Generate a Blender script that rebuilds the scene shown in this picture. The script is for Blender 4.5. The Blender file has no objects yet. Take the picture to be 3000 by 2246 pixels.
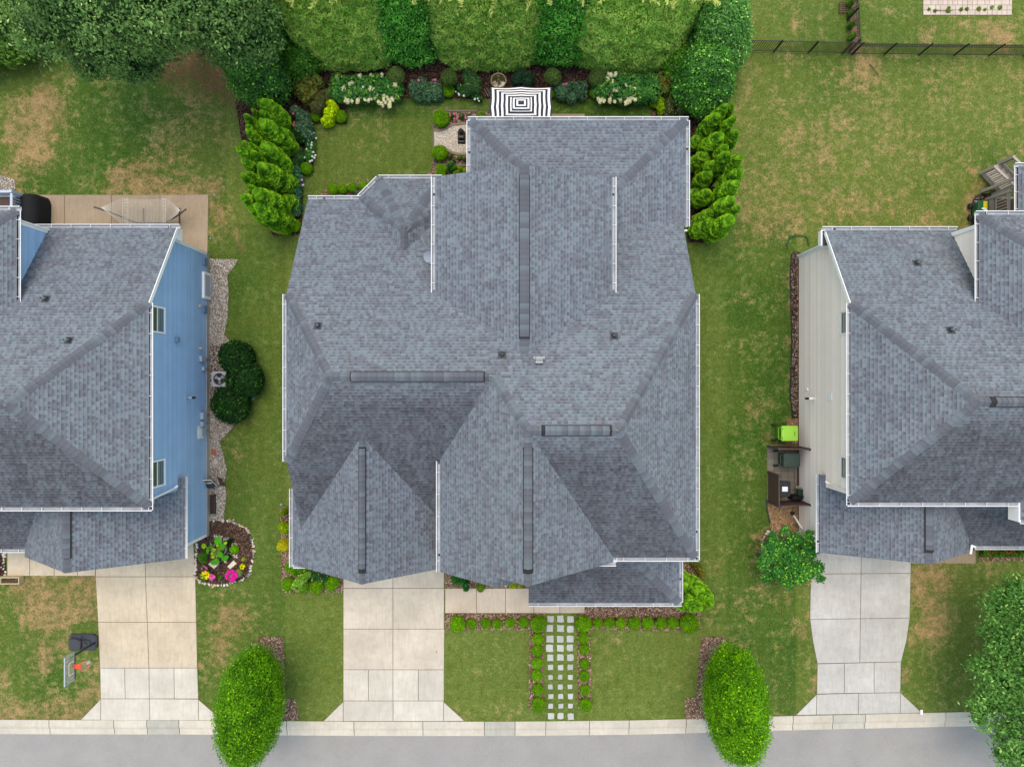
import bpy, math, random
import numpy as np
R = math.radians
SC = bpy.context.scene
COL = SC.collection

# ---------------------------------------------------------------- camera
H = 35.0                       # drone height above the lawn, metres
F = 1995.0                     # focal length in photo pixels (3000 wide)
cam_data = bpy.data.cameras.new("camera")
cam_data.sensor_width = 36.0
cam_data.lens = 36.0 * F / 3000.0
cam_data.clip_end = 3000.0
cam = bpy.data.objects.new("camera", cam_data)
COL.objects.link(cam)
cam.location = (0, 0, H)
cam.rotation_euler = (0, 0, 0)
SC.camera = cam

# ---------------------------------------------------------------- sky, sun, exposure
SUN_EL, SUN_AZ = R(72), R(-8)            # bright side of the overcast is up-frame
world = bpy.data.worlds.new("World")
SC.world = world
world.use_nodes = True
wn = world.node_tree
bg = wn.nodes["Background"]
sky = wn.nodes.new("ShaderNodeTexSky")
sky.sky_type = 'NISHITA'
sky.sun_disc = False
sky.sun_elevation = SUN_EL
sky.sun_rotation = SUN_AZ
sky.air_density = 2.0
sky.dust_density = 1.0
sky.ozone_density = 1.0
wn.links.new(sky.outputs[0], bg.inputs[0])
bg.inputs[1].default_value = 0.15
sun_data = bpy.data.lights.new("sun", 'SUN')
sun_data.energy = 1.0
sun_data.angle = R(40)
sun_data.color = (1.0, 0.95, 0.87)
sun = bpy.data.objects.new("sun", sun_data)
COL.objects.link(sun)
sun.rotation_euler = (-(math.pi / 2 - SUN_EL), 0, -SUN_AZ)
sun.location = (0, 0, 60)
SC.view_settings.view_transform = 'Standard'
SC.view_settings.look = 'None'
SC.view_settings.gamma = 1.0
SC.view_settings.use_curve_mapping = False
SC.view_settings.exposure = 1.1
SC.view_settings.use_white_balance = True      # the camera's cloudy-day setting
SC.view_settings.white_balance_temperature = 7800
SC.view_settings.white_balance_tint = 14

# ---------------------------------------------------------------- helpers
def P(x, y, z=0.0):
    """photo pixel (3000 x 2246) at height z -> world point on that view ray"""
    k = (H - z) / F
    return np.array([(x - 1500.0) * k, (1123.0 - y) * k, z])

def lin(r, g, b, k=1.0):
    f = lambda c: ((c / 255 + 0.055) / 1.055) ** 2.4 if c > 10 else c / 255 / 12.92
    return (f(r) * k, f(g) * k, f(b) * k)

OFF = {}
def off(o):
    return OFF.get(o.name, np.zeros(3)) if o is not None else np.zeros(3)

def thing(name, label, cat, loc=(0, 0, 0), group=None):
    o = bpy.data.objects.new(name, None)
    o.empty_display_size = 0.2
    COL.objects.link(o)
    o.location = tuple(float(v) for v in loc)
    OFF[o.name] = np.array(loc, float)
    tag(o, label, cat, group)
    return o

def tag(o, label=None, cat=None, group=None, kind=None):
    if label: o["label"] = label
    if cat: o["category"] = cat
    if group: o["group"] = group
    if kind: o["kind"] = kind
    return o

def link(name, me, parent=None, mat=None, kind=None):
    o = bpy.data.objects.new(name, me)
    COL.objects.link(o)
    if mat is not None and len(me.materials) == 0:
        for m in (mat if isinstance(mat, (list, tuple)) else [mat]):
            me.materials.append(m)
    if parent is not None:
        o.parent = parent
        OFF[o.name] = off(parent)
    if kind: o["kind"] = kind
    return o

class MB:
    def __init__(s):
        s.v, s.f, s.m, s.c = [], [], [], None
    def add(s, verts, faces, m=0):
        b = len(s.v)
        s.v += [tuple(float(t) for t in p) for p in verts]
        s.f += [tuple(i + b for i in f) for f in faces]
        s.m += [m] * len(faces)
        return s
    def box(s, x0, x1, y0, y1, z0, z1, m=0):
        return s.add([(x0,y0,z0),(x1,y0,z0),(x1,y1,z0),(x0,y1,z0),(x0,y0,z1),(x1,y0,z1),(x1,y1,z1),(x0,y1,z1)],
                     [(0,3,2,1),(4,5,6,7),(0,1,5,4),(1,2,6,5),(2,3,7,6),(3,0,4,7)], m)
    def bbox(s, x0, x1, y0, y1, z0, z1, b=0.01, m=0):
        """box with bevelled top edges"""
        v = [(x0,y0,z0),(x1,y0,z0),(x1,y1,z0),(x0,y1,z0),(x0,y0,z1-b),(x1,y0,z1-b),(x1,y1,z1-b),(x0,y1,z1-b),
             (x0+b,y0+b,z1),(x1-b,y0+b,z1),(x1-b,y1-b,z1),(x0+b,y1-b,z1)]
        f = [(0,3,2,1)]
        for i in range(4):
            j = (i+1) % 4
            f += [(i,j,4+j,4+i),(4+i,4+j,8+j,8+i)]
        f.append((8,9,10,11))
        return s.add(v, f, m)
    def prism(s, poly, z0, z1, m=0, bev=0.0):
        """poly: list of (x,y) counter-clockwise"""
        p = ccw(poly); n = len(p)
        z0s = z0 if hasattr(z0, '__len__') else [z0]*n
        z1s = z1 if hasattr(z1, '__len__') else [z1]*n
        v = [(a[0],a[1],z0s[i]) for i,a in enumerate(p)]
        if bev:
            q = inset(p, bev)
            v += [(a[0],a[1],z1s[i]-bev) for i,a in enumerate(p)] + [(a[0],a[1],z1s[i]) for i,a in enumerate(q)]
            f = [tuple(range(2*n, 3*n))]
            for i in range(n):
                j = (i+1) % n
                f += [(i,j,n+j,n+i),(n+i,n+j,2*n+j,2*n+i)]
        else:
            v += [(a[0],a[1],z1s[i]) for i,a in enumerate(p)]
            f = [tuple(range(n, 2*n))] + [(i,(i+1)%n,n+(i+1)%n,n+i) for i in range(n)]
        f.append(tuple(reversed(range(n))))
        return s.add(v, f, m)
    def tube(s, pts, r, n=8, m=0, cap=True):
        pts = [np.array(p, float) for p in pts]
        rs = r if hasattr(r, '__len__') else [r]*len(pts)
        v, f = [], []
        for i, p in enumerate(pts):
            t = pts[min(i+1, len(pts)-1)] - pts[max(i-1, 0)]
            t = t / (np.linalg.norm(t) + 1e-9)
            a = np.array([0,0,1.0]) if abs(t[2]) < 0.9 else np.array([1.0,0,0])
            u = np.cross(t, a); u /= np.linalg.norm(u); w = np.cross(t, u)
            for k in range(n):
                an = 2*math.pi*k/n
                v.append(p + rs[i]*(math.cos(an)*u + math.sin(an)*w))
        for i in range(len(pts)-1):
            for k in range(n):
                f.append((i*n+k, (i+1)*n+k, (i+1)*n+(k+1)%n, i*n+(k+1)%n))
        if cap:
            f.append(tuple(range(n)))
            f.append(tuple(reversed(range((len(pts)-1)*n, len(pts)*n))))
        return s.add(v, f, m)
    def lathe(s, prof, c, n=20, m=0):
        v, f = [], []
        for r, z in prof:
            for k in range(n):
                a = 2*math.pi*k/n
                v.append((c[0]+r*math.cos(a), c[1]+r*math.sin(a), c[2]+z))
        for i in range(len(prof)-1):
            for k in range(n):
                f.append((i*n+k, i*n+(k+1)%n, (i+1)*n+(k+1)%n, (i+1)*n+k))
        f.append(tuple(reversed(range(n))))
        f.append(tuple(range((len(prof)-1)*n, len(prof)*n)))
        return s.add(v, f, m)
    def bar(s, a, b, w, h, up=(0,0,1), m=0):
        """rectangular bar from a to b; w sideways, h along up"""
        a = np.array(a, float); b = np.array(b, float)
        t = (b-a)/np.linalg.norm(b-a); up = np.array(up, float)
        sd = np.cross(t, up); sd /= np.linalg.norm(sd); u = np.cross(sd, t)
        v = []
        for p in (a, b):
            for i, j in ((-1,-1),(1,-1),(1,1),(-1,1)):
                v.append(p + sd*i*w/2 + u*j*h/2)
        return s.add(v, [(0,1,2,3),(7,6,5,4),(0,4,5,1),(1,5,6,2),(2,6,7,3),(3,7,4,0)], m)
    def mesh(s, name, parent=None, o=None):
        me = bpy.data.meshes.new(name)
        d = off(parent) if o is None else np.array(o, float)
        me.from_pydata([(p[0]-d[0], p[1]-d[1], p[2]-d[2]) for p in s.v], [], s.f)
        if any(s.m): me.polygons.foreach_set("material_index", s.m)
        return me
    def build(s, name, mat, parent=None, smooth=False, kind=None):
        me = s.mesh(name, parent)
        if smooth: me.polygons.foreach_set("use_smooth", [True]*len(me.polygons))
        me.update()
        return link(name, me, parent, mat, kind)

def ccw(p):
    p = [tuple(q[:2]) for q in p]
    a = sum(p[i][0]*p[(i+1)%len(p)][1] - p[(i+1)%len(p)][0]*p[i][1] for i in range(len(p)))
    return p if a > 0 else p[::-1]

def inset(poly, d):
    p = ccw(poly); n = len(p); out = []
    for i in range(n):
        a, b, c = np.array(p[i-1]), np.array(p[i]), np.array(p[(i+1)%n])
        e1 = b-a; e1 = e1/np.linalg.norm(e1); e2 = c-b; e2 = e2/np.linalg.norm(e2)
        n1 = np.array([-e1[1], e1[0]]); n2 = np.array([-e2[1], e2[0]])
        k = 1 + float(n1 @ n2)
        q = b + (n1+n2)*d/max(k, 0.3)
        out.append((q[0], q[1]))
    return out

def clip(poly, nx, d):
    """keep the part of a polygon (list of coordinate tuples) where dot(nx,p[:2]) <= d"""
    out = []
    for i in range(len(poly)):
        a, b = poly[i], poly[(i+1) % len(poly)]
        da = nx[0]*a[0]+nx[1]*a[1]-d; db = nx[0]*b[0]+nx[1]*b[1]-d
        if da <= 0: out.append(a)
        if da*db < 0:
            t = da/(da-db)
            out.append(tuple(a[k]+t*(b[k]-a[k]) for k in range(len(a))))
    return out

def inpoly(x, y, poly):
    ins = np.zeros(x.shape, bool)
    n = len(poly); j = n-1
    for i in range(n):
        xi, yi = poly[i]; xj, yj = poly[j]
        c = ((yi > y) != (yj > y))
        with np.errstate(divide='ignore', invalid='ignore'):
            c &= x < (xj-xi)*(y-yi)/(yj-yi+1e-12)+xi
        ins ^= c
        j = i
    return ins

def vnoise(p, freq, seed=0):
    """3-D value noise in 0..1 for an (N,3) array"""
    q = p*freq + seed*17.31
    i = np.floor(q).astype(np.int64); f = q-i; f = f*f*(3-2*f)
    def h(a, b, c):
        n = (a*374761393 + b*668265263 + c*2147483647 + seed*974711) & 0x7fffffff
        n = ((n ^ (n >> 13))*1274126177) & 0x7fffffff
        return ((n ^ (n >> 16)) & 0xffff)/65535.0
    r = 0
    for dx in (0,1):
        for dy in (0,1):
            for dz in (0,1):
                w = (f[:,0] if dx else 1-f[:,0])*(f[:,1] if dy else 1-f[:,1])*(f[:,2] if dz else 1-f[:,2])
                r = r + w*h(i[:,0]+dx, i[:,1]+dy, i[:,2]+dz)
    return r

# ---------------------------------------------------------------- materials
class NT:
    def __init__(s, name):
        s.mat = bpy.data.materials.new(name); s.mat.use_nodes = True
        s.t = s.mat.node_tree; s.n = s.t.nodes
        s.b = s.n["Principled BSDF"]; s.out = s.n["Material Output"]
    def new(s, ty, **k):
        n = s.n.new(ty)
        for a, b in k.items(): setattr(n, a, b)
        return n
    def put(s, sock, v):
        if hasattr(v, 'links') or isinstance(v, bpy.types.NodeSocket): s.t.links.new(v, sock)
        elif isinstance(v, (tuple, list)): sock.default_value = (*v, 1.0) if len(v) == 3 and sock.type == 'RGBA' else v
        else: sock.default_value = v
    def coord(s, kind='Object', scale=None):
        if kind == 'World':
            o = s.new('ShaderNodeNewGeometry').outputs['Position']
        else:
            o = s.new('ShaderNodeTexCoord').outputs[kind]
        if scale is not None:
            m = s.new('ShaderNodeMapping'); s.put(m.inputs[0], o); m.inputs['Scale'].default_value = scale
            o = m.outputs[0]
        return o
    def noise(s, vec, scale, detail=3, rough=0.6):
        n = s.new('ShaderNodeTexNoise'); s.put(n.inputs['Vector'], vec)
        n.inputs['Scale'].default_value = scale; n.inputs['Detail'].default_value = detail
        n.inputs['Roughness'].default_value = rough
        return n.outputs['Fac']
    def voro(s, vec, scale, out='Color'):
        n = s.new('ShaderNodeTexVoronoi'); s.put(n.inputs['Vector'], vec); n.inputs['Scale'].default_value = scale
        return n.outputs[out]
    def math(s, op, a, b=0.0, c=None, clamp=False):
        n = s.new('ShaderNodeMath', operation=op); n.use_clamp = clamp
        s.put(n.inputs[0], a); s.put(n.inputs[1], b)
        if c is not None: s.put(n.inputs[2], c)
        return n.outputs[0]
    def mix(s, f, a, b, mode='MIX'):
        n = s.new('ShaderNodeMixRGB', blend_type=mode)
        s.put(n.inputs[0], f); s.put(n.inputs[1], a); s.put(n.inputs[2], b)
        return n.outputs[0]
    def ramp(s, f, stops):
        n = s.new('ShaderNodeValToRGB'); e = n.color_ramp.elements
        while len(e) < len(stops): e.new(0.5)
        for i, (p, c) in enumerate(stops):
            e[i].position = p; e[i].color = (*c, 1) if hasattr(c, '__len__') else (c, c, c, 1)
        s.put(n.inputs[0], f)
        return n.outputs[0]
    def step(s, f, lo, hi):
        n = s.new('ShaderNodeMapRange'); n.clamp = True
        s.put(n.inputs[0], f); n.inputs[1].default_value = lo; n.inputs[2].default_value = hi
        return n.outputs[0]
    def attr(s, name):
        n = s.new('ShaderNodeAttribute'); n.attribute_name = name
        return n
    def bump(s, h, strength=0.3, dist=0.02):
        n = s.new('ShaderNodeBump'); n.inputs['Strength'].default_value = strength
        n.inputs['Distance'].default_value = dist
        s.put(n.inputs['Height'], h); s.t.links.new(n.outputs[0], s.b.inputs['Normal'])
    def done(s, col, rough=0.7, spec=0.3, metal=0.0):
        s.put(s.b.inputs['Base Color'], col); s.put(s.b.inputs['Roughness'], rough)
        s.b.inputs['Specular IOR Level'].default_value = spec; s.b.inputs['Metallic'].default_value = metal
        return s.mat

def mat(name, col, var=0.15, scale=3.0, rough=0.6, spec=0.3, metal=0.0, bump=0.0, fine=40.0, grain=0.12):
    """painted / plain surface with blotches, grain and light wear"""
    t = NT(name); v = t.coord('Object')
    a = t.noise(v, scale, 4); g = t.noise(v, fine, 2)
    lo = tuple(c*(1-var) for c in col); hi = tuple(min(1, c*(1+var)) for c in col)
    c = t.mix(a, lo, hi)
    gg = t.math('MULTIPLY_ADD', g, grain*2, 1-grain)
    if 'siding' in name:
        gg = t.math('MULTIPLY', gg, t.math('MULTIPLY_ADD', t.new('ShaderNodeObjectInfo').outputs['Random'], 0.16, 0.92))
    c = t.mix(1.0, c, gg, 'MULTIPLY')
    if bump: t.bump(g, bump, 0.01)
    return t.done(c, rough, spec, metal)

def foliage_mat(name, rough=0.6, spec=0.12, trans=0.3):
    t = NT(name)
    c = t.attr('tint').outputs['Color']
    rnd = t.new('ShaderNodeObjectInfo').outputs['Random']
    k = t.math('MULTIPLY_ADD', rnd, 0.22, 0.89)
    c = t.mix(1.0, c, k, 'MULTIPLY')
    t.done(c, rough, spec)
    if trans:
        tr = t.new('ShaderNodeBsdfTranslucent'); t.put(tr.inputs[0], c)
        mx = t.new('ShaderNodeMixShader'); mx.inputs[0].default_value = trans
        t.t.links.new(t.b.outputs[0], mx.inputs[1]); t.t.links.new(tr.outputs[0], mx.inputs[2])
        t.t.links.new(mx.outputs[0], t.out.inputs[0])
    return t.mat

def tint_mat(name, rough=0.8, spec=0.2, fine=60, grain=0.25, bump=0.2):
    t = NT(name); c = t.attr('tint').outputs['Color']
    g = t.noise(t.coord('World'), fine, 3)
    c = t.mix(1.0, c, t.math('MULTIPLY_ADD', g, grain*2, 1-grain), 'MULTIPLY')
    if bump: t.bump(g, bump, 0.01)
    return t.done(c, rough, spec)

def shingle_mat(name, stain):
    t = NT(name); v = t.coord('World')
    c = t.attr('tint').outputs['Color']
    gran = t.noise(v, 70, 3, 0.8)
    c = t.mix(1.0, c, t.math('MULTIPLY_ADD', gran, 0.5, 0.75), 'MULTIPLY')
    big = t.noise(v, 0.35, 4)
    c = t.mix(1.0, c, t.math('MULTIPLY_ADD', big, 0.35, 0.83), 'MULTIPLY')
    if stain:                                   # algae: blotches and runs down the slope
        sv = t.coord('World', (1.6, 0.35, 0.35))
        a = t.noise(sv, 1.3, 5, 0.65); b = t.noise(v, 2.2, 4, 0.7)
        k = t.step(t.math('MULTIPLY_ADD', a, 0.65, t.math('MULTIPLY', b, 0.35)), 0.34, 0.64)
        k = t.math('MULTIPLY_ADD', k, 0.55, 0.45)
        k = t.math('MULTIPLY', k, t.attr('tint').outputs['Alpha'])
        c = t.mix(t.math('MULTIPLY', k, stain), c, t.mix(1.0, c, (0.375, 0.325, 0.33), 'MULTIPLY'))
    t.bump(gran, 0.25, 0.006)
    return t.done(c, 0.85, 0.25)

def concrete_mat(name, col, dark=0.55, warm=(1.0, 0.86, 0.70)):
    t = NT(name); v = t.coord('World')
    rnd = t.new('ShaderNodeObjectInfo').outputs['Random']
    a = t.noise(v, 0.55, 5, 0.65); b = t.noise(v, 3.5, 5, 0.7); g = t.noise(v, 55, 2)
    sv = t.coord('World', (6.0, 0.7, 1)); st = t.noise(sv, 1.5, 4)
    c = t.mix(t.step(a, 0.36, 0.64), tuple(x*0.84 for x in col), tuple(min(.8, x*1.04) for x in col))
    c = t.mix(t.math('MULTIPLY', t.step(b, 0.48, 0.70), 0.30), c, tuple(x*dark for x in col))
    c = t.mix(t.math('MULTIPLY', t.step(st, 0.46, 0.68), 0.32), c, tuple(x*0.72*w for x, w in zip(col, warm)))
    c = t.mix(1.0, c, t.math('MULTIPLY_ADD', g, 0.26, 0.87), 'MULTIPLY')
    c = t.mix(1.0, c, t.math('MULTIPLY_ADD', rnd, 0.14, 0.93), 'MULTIPLY')
    t.bump(g, 0.25, 0.004)
    return t.done(c, 0.85, 0.2)

def asphalt_mat():
    t = NT("asphalt"); v = t.coord('World')
    g = t.noise(v, 45, 4, 0.8); sp = t.voro(v, 38); b = t.noise(v, 0.5, 5, 0.65); m = t.noise(v, 4, 4)
    col = lin(170, 167, 164, 0.72)
    c = t.mix(t.step(b, 0.3, 0.7), tuple(x*0.86 for x in col), tuple(x*1.05 for x in col))
    c = t.mix(1.0, c, t.math('MULTIPLY_ADD', g, 0.55, 0.72), 'MULTIPLY')
    c = t.mix(0.22, c, t.mix(1.0, sp, col, 'MULTIPLY'))
    c = t.mix(t.math('MULTIPLY', t.step(m, 0.55, 0.8), 0.25), c, tuple(x*0.6 for x in col))
    cv = t.new('ShaderNodeTexVoronoi', feature='DISTANCE_TO_EDGE')
    wn_ = t.new('ShaderNodeTexNoise'); t.put(wn_.inputs['Vector'], v); wn_.inputs['Scale'].default_value = 0.6
    wob = t.mix(1.0, v, wn_.outputs['Color'], 'ADD')
    t.put(cv.inputs['Vector'], wob); cv.inputs['Scale'].default_value = 0.22
    crack = t.math('LESS_THAN', cv.outputs['Distance'], 0.0012)
    c = t.mix(t.math('MULTIPLY', crack, 0.25), c, (0.08, 0.08, 0.085))
    t.bump(g, 0.4, 0.006)
    return t.done(c, 0.85, 0.25)

def lawn_mat():
    t = NT("lawn_grass"); v = t.coord('World')
    at = t.attr('lawn')
    sp = t.new('ShaderNodeSeparateColor'); t.put(sp.inputs[0], at.outputs['Color'])
    dead, lush, soil = sp.outputs[0], sp.outputs[1], sp.outputs[2]
    n0 = t.noise(v, 0.22, 4, 0.6); n1 = t.noise(v, 0.8, 5, 0.7); n2 = t.noise(v, 3.0, 5, 0.72)
    sv = t.coord('World', (1.0, 0.55, 1)); n3 = t.noise(sv, 15, 4, 0.75); n4 = t.noise(v, 48, 3, 0.7)
    olive_d, olive_l = lin(80, 103, 35, 0.80), lin(127, 144, 66, 0.80)
    lush_d, lush_l = lin(40, 78, 18, 0.78), lin(76, 118, 38, 0.78)
    f = t.math('MULTIPLY_ADD', n3, 0.6, t.math('MULTIPLY', n4, 0.4))
    f = t.step(f, 0.32, 0.68)
    g = t.mix(f, olive_d, olive_l); l = t.mix(f, lush_d, lush_l)
    lm = t.step(t.math('ADD', lush, t.math('MULTIPLY_ADD', n1, 2.2, t.math('MULTIPLY_ADD', n2, 1.0, t.math('MULTIPLY_ADD', n0, 0.9, -2.05)))), 0.05, 0.85)
    c = t.mix(lm, g, l)
    pale = t.step(t.math('MULTIPLY_ADD', n2, 0.7, t.math('MULTIPLY_ADD', n3, 0.35, t.math('MULTIPLY_ADD', n1, 0.5, -0.25))), 0.46, 0.68)
    c = t.mix(t.math('MULTIPLY', pale, 0.42), c, lin(142, 146, 86, 0.72))
    tan = t.mix(f, lin(146, 117, 76, 0.72), lin(190, 157, 113, 0.72))
    dm = t.math('ADD', dead, t.math('MULTIPLY_ADD', n2, 3.0, t.math('MULTIPLY_ADD', n1, 2.2, -2.66)))
    dm = t.math('ADD', dm, t.math('MULTIPLY_ADD', n3, 1.0, -0.5))
    dm = t.math('MULTIPLY', t.step(dm, 0.32, 1.15), t.step(dead, 0.02, 0.20))
    c = t.mix(t.math('MULTIPLY', dm, 0.88), c, tan)
    sm = t.step(t.math('ADD', soil, t.math('MULTIPLY_ADD', n2, 1.8, t.math('MULTIPLY_ADD', n1, 1.0, -1.4))), 0.35, 1.1)
    sm = t.math('MULTIPLY', sm, t.step(soil, 0.02, 0.1))
    c = t.mix(sm, c, t.mix(n3, lin(78, 58, 42, 0.72), lin(128, 102, 72, 0.72)))
    c = t.mix(1.0, c, t.math('MULTIPLY_ADD', n4, 0.7, 0.65), 'MULTIPLY')
    sx = t.new('ShaderNodeSeparateXYZ'); t.put(sx.inputs[0], v)
    wob = t.math('MULTIPLY_ADD', n1, 0.5, sx.outputs[0])
    mow = t.math('SINE', t.math('MULTIPLY', wob, 11.0))
    c = t.mix(1.0, c, t.math('MULTIPLY_ADD', mow, 0.035, 1.0), 'MULTIPLY')
    mot = t.step(t.math('MULTIPLY_ADD', n2, 0.5, t.math('MULTIPLY', n1, 0.5)), 0.38, 0.62)
    c = t.mix(1.0, c, t.math('MULTIPLY_ADD', mot, 0.50, 0.74), 'MULTIPLY')
    tuft = t.step(t.noise(v, 8.5, 4, 0.8), 0.36, 0.64)
    c = t.mix(1.0, c, t.math('MULTIPLY_ADD', tuft, 0.44, 0.78), 'MULTIPLY')
    h = t.math('ADD', n3, t.math('MULTIPLY', n4, 0.6))
    t.bump(h, 0.9, 0.05)
    return t.done(c, 0.9, 0.15)

def mulch_mat(name, a, b):
    t = NT(name); v = t.coord('World')
    vo = t.new('ShaderNodeTexVoronoi'); t.put(vo.inputs['Vector'], v); vo.inputs['Scale'].default_value = 26
    n = t.noise(v, 1.2, 4); g = t.noise(v, 40, 3)
    s = t.new('ShaderNodeSeparateColor'); t.put(s.inputs[0], vo.outputs['Color'])
    c = t.mix(s.outputs[0], a, b)
    c = t.mix(1.0, c, t.math('MULTIPLY_ADD', n, 0.5, 0.72), 'MULTIPLY')
    c = t.mix(1.0, c, t.math('MULTIPLY_ADD', g, 0.6, 0.7), 'MULTIPLY')
    t.bump(t.math('ADD', s.outputs[1], g), 0.8, 0.03)
    return t.done(c, 0.95, 0.1)

K = 0.72                                        # photo tone -> albedo at this exposure
MT = {}
MT['fol'] = foliage_mat("foliage")
MT['gloss'] = foliage_mat("foliage_glossy", 0.45, 0.2, 0.2)
MT['petal'] = foliage_mat("petals", 0.6, 0.2, 0.2)
MT['chip'] = tint_mat("chips")
MT['pebble'] = tint_mat("pebbles", 0.7, 0.3, 30, 0.15)
MT['shingle'] = shingle_mat("asphalt_shingle", 0.0)
MT['shingle_alg'] = shingle_mat("asphalt_shingle_algae", 0.9)
MT['lawn'] = lawn_mat()
MT['asphalt'] = asphalt_mat()
MT['conc'] = concrete_mat("concrete_driveway", lin(216, 205, 188, K))
MT['conc_warm'] = concrete_mat("concrete_warm", lin(217, 201, 176, K))
MT['conc_pale'] = concrete_mat("concrete_apron", lin(217, 210, 197, K), 0.65)
MT['conc_grey'] = concrete_mat("concrete_grey", lin(200, 198, 192, K))
MT['conc_patio'] = concrete_mat("concrete_patio", lin(178, 158, 134, K), 0.6)
MT['conc_walk'] = concrete_mat("concrete_walk", lin(224, 207, 186, K), 0.75)
MT['kerb'] = concrete_mat("kerb_concrete", lin(215, 207, 192, K), 0.6)
MT['kerb_new'] = concrete_mat("kerb_patch_concrete", lin(194, 192, 180, K), 0.7)
MT['stone_step'] = concrete_mat("stepping_stone", lin(196, 198, 194, K), 0.75)
MT['joint'] = mat("joint_dirt", lin(128, 112, 92, K), 0.3, 2)
MT['mulch'] = mulch_mat("bark_mulch", lin(96, 66, 54, K), lin(156, 124, 106, K))
MT['mulch_d'] = mulch_mat("bark_mulch_dark", lin(48, 30, 24, K), lin(92, 64, 52, K))
MT['soil'] = mulch_mat("bed_soil", lin(58, 46, 40, K), lin(120, 98, 82, K))
MT['clay'] = mulch_mat("red_clay", lin(138, 106, 78, K), lin(176, 142, 110, K))
MT['pine'] = mulch_mat("tan_bark", lin(150, 118, 84, K), lin(198, 164, 124, K))
MT['gravel_w'] = mulch_mat("white_gravel", lin(176, 162, 142, K), lin(238, 228, 212, K))
MT['gravel'] = mulch_mat("river_gravel", lin(110, 100, 90, K), lin(190, 178, 166, K))
MT['white'] = mat("white_trim", (0.80, 0.80, 0.80), 0.05, 2, 0.45, 0.4)
MT['gutter'] = mat("gutter_aluminium", (0.64, 0.64, 0.65), 0.12, 2, 0.4, 0.4)
MT['gut_in'] = mat("gutter_inside_grey", (0.33, 0.35, 0.37), 0.5, 1.5, 0.6, 0.3)  # darker blotchy grey for the inner faces of the trough
MT['fascia'] = mat("fascia_white", (0.72, 0.73, 0.75), 0.06, 2)
MT['deckboard'] = mat("roof_decking", (0.10, 0.11, 0.12), 0.1)
MT['blue'] = mat("blue_siding", (0.25, 0.42, 0.64), 0.14, 1.2, 0.5, 0.35, 0, 0.1)
MT['tan'] = mat("tan_siding", (0.84, 0.725, 0.645), 0.06, 1.5, 0.55, 0.3, 0, 0.1)
MT['grey_wall'] = mat("grey_siding", (0.36, 0.37, 0.37), 0.08, 1.5)
MT['found'] = mat("foundation_block", lin(186, 178, 164, K), 0.12, 3, 0.9)
MT['black'] = mat("black_metal", (0.012, 0.012, 0.014), 0.2, 4, 0.45, 0.4)
MT['blackcloth'] = mat("black_cover_cloth", (0.010, 0.010, 0.012), 0.3, 5, 0.75, 0.2)
MT['charcoal'] = mat("charcoal_plastic", (0.030, 0.033, 0.042), 0.25, 5, 0.5, 0.4)
MT['dark'] = mat("dark_gap", (0.015, 0.015, 0.017), 0.1)
MT['galv'] = mat("galvanised_metal", (0.25, 0.26, 0.27), 0.2, 6, 0.5, 0.4, 0.3)
MT['lead'] = mat("lead_grey", (0.16, 0.18, 0.20), 0.2, 6, 0.5)
MT['rubber'] = mat("black_rubber", (0.02, 0.02, 0.022), 0.2, 6, 0.8)
MT['glass'] = mat("window_glass", (0.030, 0.045, 0.038), 0.3, 2, 0.06, 0.8)
MT['screen'] = mat("window_screen", (0.06, 0.10, 0.05), 0.3, 2, 0.5)
MT['bark'] = mat("bark", (0.085, 0.062, 0.045), 0.4, 9, 0.9, 0.1, 0, 0.6)
MT['wood'] = mat("weathered_timber", lin(126, 114, 104, K), 0.25, 6, 0.85)
MT['brown'] = mat("brown_vinyl", lin(98, 76, 70, K), 0.12, 4, 0.6)
MT['greige'] = mat("greige_vinyl", lin(176, 166, 156, K), 0.06, 4, 0.5)
MT['deckwood'] = mat("deck_wood", lin(106, 80, 66, K), 0.2, 5, 0.7)
MT['lime'] = mat("lime_plastic", lin(160, 226, 78, K), 0.06, 3, 0.4, 0.4)
MT['cartgreen'] = mat("green_plastic", lin(52, 74, 66, K), 0.12, 5, 0.45, 0.4)
MT['cartblue'] = mat("blue_plastic", lin(28, 62, 140, K), 0.1, 5, 0.45, 0.4)
MT['green2'] = mat("bright_green_plastic", lin(24, 96, 56, K), 0.1, 5, 0.4, 0.4)
MT['yellow'] = mat("yellow_plastic", lin(240, 206, 40, K), 0.08, 5, 0.4, 0.4)
MT['orange'] = mat("orange_steel", lin(246, 92, 52, K), 0.06, 5, 0.4, 0.4)
MT['cord'] = mat("white_cord", (0.52, 0.49, 0.43), 0.08, 8, 0.8)
MT['cream'] = mat("cream_plastic", lin(206, 196, 158, K), 0.08, 4, 0.5)
MT['pot'] = mat("grey_glazed_pot", lin(150, 150, 152, K), 0.12, 4, 0.45, 0.4)
MT['potdark'] = mat("dark_pot", (0.035, 0.036, 0.04), 0.2, 4, 0.5)
MT['stonecast'] = mat("cast_stone", lin(150, 134, 112, K), 0.25, 6, 0.85, 0.2, 0, 0.4)
MT['limestone'] = mat("white_stone", lin(236, 228, 212, K), 0.12, 5, 0.85, 0.2, 0, 0.4)
MT['water'] = mat("fountain_water", (0.045, 0.038, 0.012), 0.4, 4, 0.05, 0.7)
MT['terra'] = mat("terracotta", lin(196, 98, 74, K), 0.15, 6, 0.85)
MT['teal'] = mat("teal_plastic", lin(60, 180, 160, K), 0.1, 5, 0.5)
MT['valve'] = mat("green_valve_lid", lin(110, 160, 150, K), 0.12, 5, 0.6)
MT['rust'] = mat("rusty_steel", lin(78, 52, 42, K), 0.35, 7, 0.85)
MT['tanplanter'] = mat("tan_planter", lin(206, 186, 150, K), 0.12, 5, 0.75)
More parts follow.
